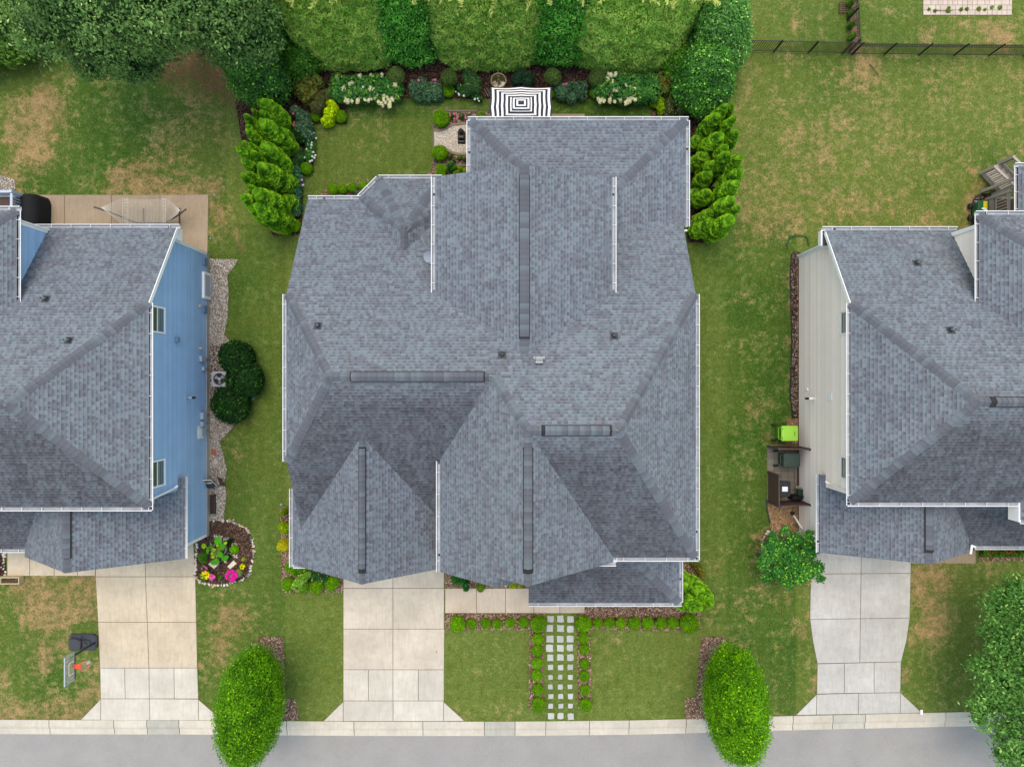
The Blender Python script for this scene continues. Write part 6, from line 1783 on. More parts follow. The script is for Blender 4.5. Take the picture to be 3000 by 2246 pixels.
gclump("petunia", "small pink-flowered mound beside the yellow flowers", [(485,1310,52)], 500, .04, .5, G3, 183, .25, disc(485,1305,58,26), GC['pink'], fs=.042)
gclump("verbena", "pink and green plant above the yellow mound", [(320,1100,55),(340,1160,50)], 700, .06, .25, G3, 184, .28, disc(330,1140,60,14), GC['pink'])
gclump("grass_tuft", "pale spiky tuft beside the magenta flowers", [(1030,1225,70)], 420, .11, .07, (g(120,140,70),g(190,196,130),g(226,226,180)), 185, .22, jit=.9, hull=.3)
gclump("sedum", "bright green round plant right of the big pot", [(940,745,75)], 1000, .05, .45, (g(64,130,10),g(120,186,24),g(150,206,60)), 186, .25)
gclump("fern", "green fernlike plant left of the big pot", [(310,890,70),(320,950,50)], 700, .09, .16, G3, 187, .3, jit=.8, hull=.4)
gclump("marigold", "small yellow-dotted plant at the right of the stone-ringed bed", [(1105,1095,45)], 450, .045, .5, G3, 188, .22, disc(1105,1095,50,12), GC['yellow'])
gclump("seedling", "small green seedling between the flower mounds", [(655,1310,35)], 260, .05, .3, G3, 189, .15)
gclump("dark_herb", "dark green herb behind the big pot", [(845,590,45),(820,905,45)], 700, .055, .4, C_DKSH, 190, .25)
gclump("seedling", "tiny yellow seedling at the right edge of the stone-ringed bed", [(1125,950,26)], 200, .045, .4, (g(110,140,20),g(180,190,40),g(220,190,60)), 191, .12)

# ================================================================ THINGS
# ---- rocks of the ring and other single stones ----------------------
def rock_mesh(seed):
    r = random.Random(seed); V = [(0,0,.62)]; F_ = []
    n = 7
    for i, (rr, z) in enumerate(((.62,.5),(1,.12),(.9,-.25))):
        for k in range(n):
            a = 6.283*(k+.5*(i % 2))/n; q = rr*r.uniform(.85,1.12); V.append((q*math.cos(a), q*math.sin(a)*.82, z*r.uniform(.85,1.1)))
    F_ += [(0,1+k,1+(k+1)%n) for k in range(n)]
    for i in range(2): F_ += [(1+i*n+k,1+(i+1)*n+k,1+(i+1)*n+(k+1)%n,1+i*n+(k+1)%n) for k in range(n)]
    me = bpy.data.meshes.new("stone"); me.from_pydata(V, [], F_)
    me.polygons.foreach_set("use_smooth", [True]*len(F_))
    c = r.choice([lin(206,200,192,K), lin(176,172,168,K), lin(214,186,152,K), lin(150,148,148,K), lin(232,228,222,K), lin(190,160,132,K), lin(222,210,194,K)])
    np_color(me, "tint", np.array([c]*len(V))); me.materials.append(MT['pebble'])
    return me
ROCKS = [rock_mesh(i) for i in range(14)]
rk = random.Random(21)
def rock(x, y, rpx, parent, z=.03):
    p = P(x, y)
    o = link("stone", rk.choice(ROCKS), parent); s = rpx/57
    o.location = (p[0]-off(parent)[0], p[1]-off(parent)[1], z+s*.12); o.scale = (s*rk.uniform(.9,1.25), s*rk.uniform(.75,1), s*rk.uniform(.6,.85)); o.rotation_euler[2] = rk.uniform(0, 6.28)
ring = [(579,1592),(577,1620),(575,1645),(573,1668),(572,1686),(586,1703),(604,1708),(622,1712),(640,1714),(657,1713),(675,1708),(690,1703),(703,1701),(716,1694),(728,1688),(732,1672),(736,1656),(740,1643),(744,1630),(743,1612),(743,1601),(740,1586),(735,1572),(730,1560),(722,1548),(710,1541),(695,1535),(682,1528),(668,1524),(655,1524),(641,1522),(628,1524),(616,1526)]
for a, b in zip(ring[:-1], ring[1:]):
    L = math.hypot(b[0]-a[0], b[1]-a[1]); n = max(1, int(L/7.2))
    for i in range(n):
        f = i/n; x = a[0]+(b[0]-a[0])*f+rk.uniform(-1.2,1.2); y = a[1]+(b[1]-a[1])*f+rk.uniform(-1.2,1.2)
        rock(x, y, rk.uniform(3.2,5.6), garden)
        if rk.random() < .55: rock(x+rk.uniform(-6,6), y+rk.uniform(-6,6), rk.uniform(2.4,4.2), garden)
for cx_, cy_, n in ((580,480,7),(660,500,8),(790,535,8),(720,560,5),(950,620,6),(840,820,3),(920,860,9),(985,885,7),(760,1000,5),(650,1020,3),(520,650,4)):
    for _ in range(n):
        x, y = garden_px(cx_+rk.uniform(-45,45), cy_+rk.uniform(-32,32)); rock(x, y, rk.uniform(2.2,4.0), garden, .05)
for y in range(1602, 1690, 9):
    rock(14+rk.uniform(-3,4), y, rk.uniform(3.6,5.4), corner_bed)
    if rk.random() < .6: rock(7+rk.uniform(-3,3), y+4, rk.uniform(3,4.2), corner_bed)
for x, y in ((733,1045),(738,1060),(740,1075),(742,1090),(741,1105),(739,1120),(730,1160),(722,1175),(712,1190)):
    pass
b_ = bpy.data.objects["air_conditioner_mulch_bed"]
for x, y in ((735,1048),(739,1062),(741,1078),(742,1094),(741,1110),(738,1124),(727,1158),(719,1176),(709,1192)): rock(x, y, rk.uniform(3,4.6), b_)
b_ = bpy.data.objects["crape_myrtle_bed"]
for x, y in ((2250,1556),(2244,1562),(2238,1572),(2234,1584),(2232,1596),(2233,1608),(2236,1620)): rock(x, y, rk.uniform(4,5.5), b_)
for (pts, l, a) in (([(424,1040),(540,955),(612,1070),(548,1135)], "white flagstone at the left under the big leaves", 0), ([(815,1085),(940,962),(1003,1030),(872,1140)], "white flagstone at the right of the stone-ringed bed", 0)):
    q_ = [P(*garden_px(*p))[:2] for p in pts]
    tag(MB().prism(q_, .03, .11, bev=.015).build("flagstone", MT['limestone']), l, "stone")

# ---- big pot with large-leaved plant ----------------------------------
c = P(641.5, 1609.5, .5)
t = thing("planter_pot", "big round grey pot in the stone-ringed bed", "pot", (c[0], c[1], 0))
MB().lathe([(.26,0.03),(.33,.25),(.36,.55),(.345,.56),(.32,.50),(.30,.42)], (c[0],c[1],0), 28).build("pot", MT['pot'], t, True)
MB().lathe([(.31,.0),(.30,.015),(.0,.02)], (c[0],c[1],.44), 20).build("soil", MT['soil'], t)
t = thing("elephant_ear", "large-leaved plant with yellow stalks growing in the big grey pot", "plant", (c[0], c[1], .46))
lr = random.Random(2)
for (x, y, L, w, a, z, col) in ((610,590,85,78,2.0,.95,1),(675,700,60,70,.2,.9,1),(640,850,75,60,-.9,.85,1),(560,1000,110,60,3.5,.65,1),(730,930,80,55,.35,.62,1),(395,770,75,30,-1.7,.6,1),(325,690,60,50,2.4,.55,0),(455,710,50,40,1.3,.7,1),(500,900,40,38,-1.0,.7,0),(750,632,34,30,.8,.8,0),(530,760,45,35,2.8,.75,0),(600,670,35,30,1.6,.85,0),(485,840,32,28,2.2,.72,0)):
    px, py = garden_px(x, y); p = P(px, py, z); s = .1449/57*(35-z)/35*1.0; L_, w_3 = L*s, w*s
    V = []; n = 12
    for k in range(n):
        an = 6.283*k/n; rr_ = 1+.12*math.cos(an)-(.28 if k == n//2 else 0)
        u, v_ = L_*rr_*math.cos(an), w_3*rr_*math.sin(an)
        V.append((p[0]+u*math.cos(a)-v_*math.sin(a), p[1]+u*math.sin(a)+v_*math.cos(a), p[2]-.10*(u/L_)**2-.05*abs(v_/w_3)+.04))
    V.append((p[0],p[1],p[2]+.05))
    m = MB().add(V, [(k,(k+1)%n,n) for k in range(n)])
    o = m.build("leaf", MT['fol'], t, True)
    cc = g(60,146,30) if col else g(150,196,30)
    j = lr.uniform(.85,1.15); np_color(o.data, "tint", np.array([tuple(q_*j for q_ in cc)]*(n+1)))
    MB().tube([(c[0]+lr.uniform(-.06,.06),c[1]+lr.uniform(-.06,.06),.46),((p[0]+c[0])/2,(p[1]+c[1])/2,p[2]*.9+.05),(p[0],p[1],p[2]+.02)],[.016,.013,.009],6).build("stalk", MT['stalk'], o)

# pots by the middle house
def pot(x, y, r, h, label, m, rim):
    c = P(x, y, h); t = thing("planter_pot", label, "pot", (c[0],c[1],0))
    MB().lathe([(r*.7,0),(r*.95,h*.8),(r,h),(r*.86,h),(r*.82,h*.85)], (c[0],c[1],0), 26).build("pot", m, t, True)
    MB().lathe([(r*.84,0),(r*.83,.02),(0,.02)], (c[0],c[1],h*.84), 18).build("soil", MT['soil'], t)
    return c
pot(834, 1498, .25, .42, "pale round pot left of the garage gutter", MT['stonecast'], 0)
clump("potted_shrub", "yellow-green plant growing in the pale round pot", "plant", [(835,1499,8),(838,1494,7)], 900, .05, .4, (g(60,84,10),g(120,148,16),g(170,186,36)), 201, .55)
pot(904, 1680, .20, .40, "dark pot under the front corner of the garage", MT['potdark'], 0)

# ---- patio umbrella ----------------------------------------------------
uc = np.array([.43, 13.2, 0.0])
t = thing("patio_umbrella", "rectangular black and white striped patio umbrella behind the house", "umbrella", tuple(uc))
A_, B2, ZT, ZE = 1.48, .99, 2.95, 2.38
def canopy_pt(ang, tt, zoff=0, sag=.05):
    # ang 0..8 around: even = corner ribs, odd = mid ribs
    cor = [(A_,B2),(0,B2*1.03),(-A_,B2),(-A_*1.02,0),(-A_,-B2),(0,-B2*1.03),(A_,-B2),(A_*1.02,0)]
    i = int(ang) % 8; f = ang-int(ang)
    a, b = np.array(cor[i]), np.array(cor[(i+1) % 8]); p = a*(1-f)+b*f
    s = math.sin(math.pi*f)
    p = p*(1-.022*s*tt)
    z = ZT-(ZT-ZE)*tt**1.08 - sag*s*tt
    return (uc[0]+p[0]*tt, uc[1]+p[1]*tt, z+zoff)
bands = []; tt = 1.0; k = 0
edges = [1.0,.945,.865,.785,.715,.635,.565,.49,.42,.345,.285,.225]
for cap_, (es, zo) in (("canopy", (edges+[.18], 0)), ("vent_cap", ([.30,.262,.205,.15,.095,.0001], .07))):
    m = MB(); ns = 6
    for e0, e1 in zip(es[:-1], es[1:]):
        dark = (es.index(e0) % 2 == 0)
        for s in range(8*ns):
            a0, a1 = s/ns, (s+1)/ns
            m.add([canopy_pt(a0,e0,zo), canopy_pt(a1,e0,zo), canopy_pt(a1,e1,zo), canopy_pt(a0,e1,zo)], [(0,1,2,3)], 1 if dark else 0)
    if cap_ == "canopy":
        for s in range(8*ns):      # short valance
            p, q_ = canopy_pt(s/ns,1.0), canopy_pt((s+1)/ns,1.0)
            m.add([p, q_, (q_[0],q_[1],q_[2]-.10), (p[0],p[1],p[2]-.10)], [(0,3,2,1)], 1)
    can = m.build(cap_, [MT['canvas_w'], MT['canvas_k']], t)
MB().tube([(uc[0],uc[1],0),(uc[0],uc[1],ZT+.05)],.022,10).build("pole", MT['charcoal'], t, True)
MB().lathe([(.03,0),(.028,.04),(.0,.07)],(uc[0],uc[1],ZT+.07),10).build("finial", MT['stonecast'], t, True)
MB().lathe([(.26,0),(.26,.05),(.05,.09),(.035,.3)],(uc[0],uc[1],.0),20).build("base", MT['charcoal'], t, True)
for i in range(8):
    p = canopy_pt(i,.97,-.03); MB().bar((uc[0],uc[1],ZT-.04), p, .018, .018).build("rib", MT['charcoal'], t)

# ---- stone fountain, slats, black ball fountain -------------------------
c = P(1460.5, 236, .85)
t = thing("stone_fountain", "round stone fountain with dark water below the hedge", "fountain", (c[0],c[1],0))
MB().lathe([(.28,0),(.26,.08),(.13,.14),(.10,.5),(.16,.58),(.34,.70),(.395,.82),(.40,.86),(.35,.86),(.33,.80)], (c[0],c[1],0), 32).build("bowl", MT['stonecast'], t, True)
MB().lathe([(.345,.0),(.34,.01),(.0,.012)], (c[0],c[1],.815), 28).build("water", MT['water'], t)
MB().lathe([(.07,0),(.06,.04),(.03,.08),(.045,.12),(.03,.17),(.0,.19)], (c[0],c[1],.82), 14).build("finial", MT['stonecast'], t, True)
for a in (2.6, .0, 4.4): 
    MB().lathe([(.03,0),(.045,.03),(.03,.07),(0,.08)], (c[0]+.40*math.cos(a), c[1]+.40*math.sin(a), .80), 8).build("rim_ornament", MT['stonecast'], t, True)
for i, (x0, y0, x1, y1) in enumerate(((1419,263,1431,286),(1425,260,1437,280))):
    a, b = P(x0, y0), P(x1, y1)
    tag(MB().bar((a[0],a[1],.10),(b[0],b[1],.10),.05,.06).build("garden_stake", MT['wood']), ["left of two grey wooden slats by the striped umbrella","right of two grey wooden slats by the striped umbrella"][i], "slat")
c = P(1352.5, 402)
t = thing("ball_fountain", "black ball and step garden fountain standing on the white gravel", "fountain", (c[0],c[1],0))
x, y = c[0], c[1]
m = MB(); m.bbox(x-.19,x+.19,y-.36,y+.22,0,.14,.03); m.build("base", MT['black'], t)
m = MB(); m.bbox(x-.16,x+.16,y-.20,y+.20,.14,.40,.04); m.build("upper_step", MT['black'], t)
m = MB(); m.bbox(x-.15,x+.15,y-.33,y-.22,.14,.20,.02); m.build("lower_step", MT['black'], t)
MB().lathe([(.15,0),(.13,.06),(.09,.08)],(x,y+.10,.40),16).build("collar", MT['black'], t, True)
MB().lathe([(.001,0),(.07,.02),(.11,.07),(.125,.13),(.11,.19),(.07,.235),(.001,.255)],(x,y+.10,.46),18).build("ball", MT['black'], t, True)
c = P(866, 420)
t = thing("garden_ornament", "pale stone ornament at the edge of the left arborvitae bed", "ornament", (c[0],c[1],0))
MB().bbox(c[0]-.16,c[0]+.16,c[1]-.2,c[1]+.12,0,.18,.03).build("plinth", MT['stonecast'], t)
MB().lathe([(.12,.0),(.16,.1),(.15,.25),(.08,.36),(.0,.38)],(c[0]-.02,c[1],.18),16).build("urn", mat("pale_stone", lin(190,186,178,K), .12, 6, .85), t, True)

# path lights below the porch
for i, (x, y) in enumerate(((1801,1806),(1916,1806))):
    c = P(x, y); t = thing("path_light", ["left dark path light in the mulch below the porch","right dark path light in the mulch below the porch"][i], "lamp", (c[0],c[1],0), "path lights")
    MB().tube([(c[0],c[1],0),(c[0],c[1],.42)],.018,8).build("stake", MT['black'], t)
    MB().lathe([(.075,.0),(.06,.05),(.02,.09),(0,.1)],(c[0],c[1],.40),12).build("cap", MT['black'], t, True)

# ---- utility posts, boxes, valve lids -----------------------------------
for x, y, z, m, l, r_ in ((734,1892,.55,MT['galv'],"grey domed utility post above the left street tree",.075),(757,1880,.65,MT['cream'],"cream utility post above the left street tree",.095)):
    c = P(x, y); b = P(x+ (10 if x < 740 else 12), y-(12 if x < 740 else 8))
    t = thing("utility_post", l, "utility post", (c[0],c[1],0))
    MB().lathe([(r_,0),(r_,z-.06),(r_*.8,z-.015),(r_*.3,z),(0,z)],(c[0],c[1],0),18).build("post", MT['cartgreen'] if x < 740 else m, t, True)
    MB().lathe([(r_*1.06,0),(r_*1.02,.06),(r_*.6,.10),(0,.11)],(c[0],c[1],z-.06),18).build("cap", m, t, True)
for x, y, r_, l in ((741,1166,.10,"round green valve lid right of the dark shrubs"),(824,1477,.075,"small round green valve lid above the pale pot"),(647,1352,.06,"small turquoise disc on the gravel strip"),(640,1496,.07,"teal disc at the lower end of the gravel strip"),(630,572,.06,"small pale green sprinkler head above the patio corner"),(505,526,.05,"small green sprinkler head right of the tan grass patch"),(345,516,.05,"small green sprinkler head in the tan grass patch"),(617,699,.05,"small green sprinkler head right of the patio")):
    c = P(x, y); tag(MB().lathe([(r_,0),(r_,.03),(r_*.85,.045),(0,.045)],(c[0],c[1],0),16).build("valve_lid", MT['teal'] if 'disc' in l else MT['valve'], None, True), l, "lid")
c = P(730, 1905)
tag(MB().prism([P(x, y)[:2] for x, y in ((721,1898),(738,1897),(740,1908),(722,1910))], 0, .04, bev=.01).build("meter_lid", mat("blue_paint", lin(140,186,206,K), .15, 6, .8)), "pale blue painted lid in the grass above the left street tree", "lid")

# ---- air conditioner -----------------------------------------------------
c = P(642, 1110, .85)
t = thing("air_conditioner", "grey square air conditioner with a round fan among the dark shrubs", "air conditioner", (c[0],c[1],0))
acm = mat("ac_grey", lin(168,170,178,K), .06, 4, .5)
m = MB(); s = .385
m.box(c[0]-s+.03,c[0]+s-.03,c[1]-s+.03,c[1]+s-.03,.02,.78); m.build("cabinet", acm, t)
m = MB(); n = 28        # top panel with a round hole
out = []
for k in range(n):
    a = 6.283*k/n; ca, sa = math.cos(a), math.sin(a); q_ = s/max(abs(ca),abs(sa)); q_ = min(q_, s*1.30)
    out.append((ca,sa,q_))
V = [(c[0]+ca*q_,c[1]+sa*q_,.85) for ca,sa,q_ in out]+[(c[0]+ca*.30,c[1]+sa*.30,.86) for ca,sa,q_ in out]+[(c[0]+ca*q_,c[1]+sa*q_,.77) for ca,sa,q_ in out]+[(c[0]+ca*.30,c[1]+sa*.30,.70) for ca,sa,q_ in out]
f = []
for k in range(n):
    j = (k+1) % n; f += [(k,j,n+j,n+k),(2*n+k,2*n+j,j,k),(n+k,n+j,3*n+j,3*n+k)]
m.add(V, f); m.build("top_panel", acm, t)
MB().lathe([(.30,0),(.29,.005),(0,.006)],(c[0],c[1],.785),20).build("fan_well", MT['dark'], t)
for k in range(3):
    a = k*2.094+.6; V = []
    for rr_, da, z in ((.06,-.3,.815),(.26,-.42,.80),(.265,.38,.83),(.06,.35,.84)): V.append((c[0]+rr_*math.cos(a+da),c[1]+rr_*math.sin(a+da),z))
    MB().add(V, [(0,1,2,3)]).build("fan_blade", MT['galv'], t)
MB().lathe([(.085,0),(.085,.04),(.06,.055),(0,.06)],(c[0],c[1],.81),16).build("fan_hub", acm, t, True)
m = MB()
for rr_ in (.12,.18,.24): m.tube([(c[0]+rr_*math.cos(6.283*k/24),c[1]+rr_*math.sin(6.283*k/24),.868) for k in range(25)],.004,4)
m.build("grille", MT['charcoal'], t)

# ---- side yard bits by the blue house --------------------------------------
c = P(628, 1324); tag(MB().bbox(c[0]-.12,c[0]+.12,c[1]-.12,c[1]+.12,.02,.08,.008).build("terracotta_tile", MT['terra']), "square terracotta tile on the gravel strip", "tile")
c = P(631, 1353); tag(MB().lathe([(.155,.02),(.155,.06),(.14,.075),(0,.075)],(c[0],c[1],0),20).build("round_stepping_stone", mat("mosaic_stone", lin(206,186,178,K), .25, 14, .85), None, True), "round speckled stepping stone on the gravel strip", "stone")
a, b = P(622, 1448), P(626, 1502)
t = thing("planter_trough", "long dark trough planter on the gravel strip", "planter", (a[0],(a[1]+b[1])/2,0))
x0, x1, y0, y1 = a[0]-.02, a[0]+.22, b[1], a[1]
m = MB()
for bx in ((x0,x0+.04,y0,y1),(x1-.03,x1,y0,y1),(x0,x1,y0,y0+.03),(x0,x1,y1-.03,y1)): m.box(*bx,.02,.24)
m.build("trough", MT['charcoal'], t); MB().box(x0+.03,x1-.03,y0+.03,y1-.03,.02,.17).build("soil", MT['rust'], t)
c = P(628, 1408)
t = thing("hose_reel", "hose reel cart with a white frame on the gravel strip", "hose reel", (c[0],c[1],0))
x, y = c[0], c[1]
m = MB(); m.bar((x-.26,y+.14,.75),(x+.16,y+.14,.75),.05,.04); m.bar((x-.26,y-.02,.62),(x+.14,y-.02,.62),.05,.04)
for sx in (-.26,.16): m.bar((x+sx,y+.14,.75),(x+sx,y-.25,.05),.04,.04,(1,0,0))
m.build("frame", MT['cord'], t)
MB().tube([(x-.18,y-.12,.33),(x+.12,y-.12,.33)],.17,16).build("hose_drum", MT['charcoal'], t, True)
m = MB()
for k in range(9): m.tube([(x-.17+.032*k,y-.12+.19*math.cos(6.283*j/14),.33+.19*math.sin(6.283*j/14)) for j in range(15)],.016,6)
m.build("coiled_hose", mat("hose_blue", lin(52,66,84,K), .15), t, True)
m = MB()
m.tube([(x-.12+.07*math.cos(6.283*j/12),y+.06+.05*math.sin(6.283*j/12),.74) for j in range(13)],.015,6); m.build("handle", MT['black'], t)
c = P(650, 1408)
t = thing("metal_rack", "rusty folded metal rack beside the hose reel", "rack", (c[0],c[1],0))
for k in range(5): MB().bar((c[0]-.12+.05*k,c[1]+.28-.03*k,.30),(c[0]-.04+.06*k,c[1]-.26,.05),.025,.02).build("rail", MT['rust'], t)
for d in (.2,-.18): MB().bar((c[0]-.15,c[1]+d,.27-.1*(d<0)),(c[0]+.2,c[1]+d-.05,.25-.1*(d<0)),.025,.02).build("crossbar", MT['rust'], t)

# planter box by the blue house's walk
c0, c1 = P(2, 1690, .35), P(56, 1711, .35)
t = thing("planter_box", "tan rectangular planter box at the end of the blue house walk", "planter", ((c0[0]+c1[0])/2,(c0[1]+c1[1])/2,0))
x0, x1, y0, y1 = c0[0]-.05, c1[0], c1[1], c0[1]
m = MB()
for bx in ((x0,x0+.05,y0,y1),(x1-.05,x1,y0,y1),(x0+.05,x1-.05,y0,y0+.05),(x0+.05,x1-.05,y1-.05,y1)): m.bbox(*bx,0,.36,.008)
m.build("box", MT['tanplanter'], t); MB().box(x0+.05,x1-.05,y0+.05,y1-.05,.02,.24).build("soil", MT['soil'], t)

# ---- basketball hoop --------------------------------------------------------
bx, by = -21.95, -13.25
t = thing("basketball_hoop", "portable basketball hoop with a black base beside the blue house driveway", "basketball hoop", (bx, by, 0))
m = MB()
oct_ = [(bx-.72,by-.30),(bx-.62,by-.42),(bx+.5,by-.42),(bx+.68,by-.28),(bx+.70,by+.28),(bx+.5,by+.42),(bx-.62,by+.42),(bx-.72,by+.30)]
m.prism(oct_, .02, .16, bev=.05); base_o = m.build("base", MT['charcoal'], t)
m = MB(); m.prism([(bx-.68,by-.33),(bx-.12,by-.33),(bx-.06,by-.22),(bx-.06,by+.16),(bx-.12,by+.22),(bx-.68,by+.22)], .16, .27, bev=.03); m.build("tank_hump", MT['charcoal'], base_o)
m = MB(); m.prism([(bx+.02,by-.2),(bx+.34,by-.12),(bx+.42,by),(bx+.34,by+.12),(bx+.02,by+.2)], .16, .21, bev=.02); m.build("pedestal", MT['charcoal'], base_o)
for a, b in (((bx-.55,by+.30,.20),(bx+.45,by+.05,.55)),((bx-.1,by+.36,.20),(bx+.52,by+.02,.6)),((bx-.1,by-.32,.20),(bx+.52,by-.02,.6))):
    MB().tube([a, b], .018, 8).build("brace", MT['black'], t)
MB().tube([(bx+.60,by,.10),(bx+.66,by+.03,1.3),(bx+.72,by+.06,2.3)],.045,10).build("pole", MT['black'], t, True)
for z in (2.35,2.85): MB().bar((bx+.70,by+.05,z-.12),(-21.06,by-.3,z),.035,.05).build("arm", MT['black'], t)
BXX = -21.02; Y0, Y1, Z0, Z1 = -14.22, -12.90, 2.28, 2.98
bd = MB().box(BXX-.012,BXX+.012,Y0,Y1,Z0,Z1).build("backboard", MT['acryl'], t)
m = MB()
for (ya,yb_,za,zb_) in ((Y0-.02,Y1+.02,Z1,Z1+.045),(Y0-.02,Y0+.025,Z0,Z1),(Y1-.025,Y1+.02,Z0,Z1)): m.box(BXX-.025,BXX+.025,ya,yb_,za,zb_)
m.build("rim_trim", lg, bd)
MB().box(BXX-.03,BXX+.03,Y0-.02,Y1+.02,Z0-.05,Z0).build("bottom_trim", MT['charcoal'], bd)
m = MB(); ym = (Y0+Y1)/2
for (ya,yb_,za,zb_) in ((ym-.30,ym+.30,2.70,2.735),(ym-.30,ym-.265,2.34,2.70),(ym+.265,ym+.30,2.34,2.70)): m.box(BXX+.013,BXX+.018,ya,yb_,za,zb_)
m.build("target_square", MT['white'], bd)
for yy in (ym-.28, ym+.28): MB().box(BXX-.045,BXX-.016,yy-.02,yy+.02,Z0,Z1).build("back_strut", MT['charcoal'], bd)
hc = np.array([BXX+.50, ym, 2.34])
rim = MB().tube([(hc[0]+.23*math.cos(6.283*k/28),hc[1]+.23*math.sin(6.283*k/28),hc[2]) for k in range(29)],.016,8).build("rim", MT['orange'], t, True)
m = MB(); m.prism([(BXX+.02,ym-.10),(hc[0]-.17,ym-.15),(hc[0]-.17,ym+.15),(BXX+.02,ym+.10)],2.325,2.345); m.box(BXX+.02,BXX+.05,ym-.08,ym+.08,2.22,2.36); m.build("rim_plate", MT['orange'], rim)
m = MB()
for k in range(12):
    a0, a1 = 6.283*k/12, 6.283*(k+.5)/12; am = 6.283*(k-.5)/12
    pt = lambda a, r_, z: (hc[0]+r_*math.cos(a), hc[1]+r_*math.sin(a), z)
    for s in (1,-1):
        m.tube([pt(a0,.225,2.33),pt(a0+s*.26,.185,2.20),pt(a0,.155,2.08),pt(a0+s*.26,.13,1.95)],.007,4)
for k in range(4):
    m.tube([(hc[0]+.17+.05*math.cos(6.283*j/10)+.03*k,hc[1]+.16+.05*math.sin(6.283*j/10)+.02*k,2.36+.01*k) for j in range(11)],.007,4)
m.build("net", MT['cord'], rim)

# ---- hammock on its stand ------------------------------------------------------
a, b = P(296, 608, 1.1), P(528, 616, 1.1)
t = thing("rope_hammock", "white rope hammock on a dark stand on the blue house patio", "hammock", ((a[0]+b[0])/2,(a[1]+b[1])/2,0))
a0, b0 = P(274,606,1.25), P(545,613,1.25)
yc = (a[1]+b[1])/2 - .25
m = MB(); m.tube([(a0[0],a0[1],1.25),(a[0]+.25,a[1]-.15,.75),(a[0]+1.2,yc-.2,.12),(b[0]-1.2,yc-.2,.12),(b[0]-.25,b[1]-.15,.75),(b0[0],b0[1],1.25)],.035,8)
st = m.build("stand", MT['charcoal'], t, True)
for x in (a[0]+1.55, b[0]-.55): MB().tube([(x,yc+.55,.06),(x,yc-.75,.06)],.035,8).build("foot", MT['charcoal'], t, True)
bars = []
for x, yy in ((P(361,578,.95)[0],0),(P(487,583,.95)[0],0)):
    y1_, y0_ = P(0,579,.95)[1], P(0,579,.95)[1]-1.35
    MB().tube([(x,y1_,.95),(x-.02,y0_,.95)],.022,8).build("spreader_bar", MT['barw'], t, True)
    bars.append((x, y0_, y1_))
m = MB(); N = 22
for (end, bi) in ((a, 0), (b, 1)):
    x, y0_, y1_ = bars[bi]; m = MB()
    for k in range(N+1):
        m.tube([(end[0],end[1],1.1),(x,y0_+(y1_-y0_)*k/N,.95)],.0045,4,cap=False)
    m.build("suspension_cords", MT['cord'], t)
m = MB(); x0_, x1_ = bars[0][0], bars[1][0]; y0_, y1_ = bars[0][1], bars[0][2]
def bed(u, v): return (x0_+(x1_-x0_)*u, y0_+(y1_-y0_)*v+.05*math.sin(math.pi*u)*(1 if v < .5 else -1)*abs(v-.5)*2, .95-.28*math.sin(math.pi*u)*(1-.5*(2*v-1)**2))
for k in range(24):
    for s in (0, 1):
        pts_ = []
        for j in range(13):
            v = (k+(.5 if (j+s) % 2 else -.0))/24; pts_.append(bed(j/12, min(1, max(0, v))))
        m.tube(pts_,.0045,4,cap=False)
for k in range(0, 18):
    m.tube([bed(.02+.05*(k%2), k/17), bed(.10, k/17)],.010,4); m.tube([bed(.90, k/17), bed(.98-.05*(k%2), k/17)],.010,4)
m.build("rope_bed", MT['cord'], t)

# ---- covered grill and deck at the blue house's rear ------------------------------
c = P(84, 622, .8)
t = thing("covered_grill", "barbecue grill under a black cover on the blue house patio", "grill", (c[0],c[1],0))
m = MB(); V = []; f = []
rows = [(0,.62,.98,1.0),(.75,.60,.95,1.0),(.92,.58,.90,.8),(1.12,.40,.80,.5),(1.22,.14,.70,.3),(1.24,.02,.60,.2)]
n = 20
for z, hx_, hy_, sq in rows:
    for k in range(n):
        a = 6.283*k/n; ca, sa = math.cos(a), math.sin(a); e = .45
        V.append((c[0]+hx_*math.copysign(abs(ca)**e,ca)+.02*math.sin(5*a+z*9), c[1]+hy_*math.copysign(abs(sa)**e,sa)*1.0+.02*math.cos(7*a), z+.01))
for i in range(len(rows)-1):
    for k in range(n): f.append((i*n+k,i*n+(k+1)%n,(i+1)*n+(k+1)%n,(i+1)*n+k))
f.append(tuple(range((len(rows)-1)*n,len(rows)*n))); m.add(V,f); m.build("cover", MT['blackcloth'], t, True)
MB().box(c[0]-.12,c[0]-.02,c[1]-.02,c[1]+.16,1.235,1.246).build("cover_patch", lg, t)
m = MB(); m.tube([(c[0]+.1,c[1]-.62,1.22),(c[0]+.35,c[1]-.70,1.15),(c[0]+.5,c[1]-.72,1.0)],.012,6); m.build("drawstring", MT['cord'], t)
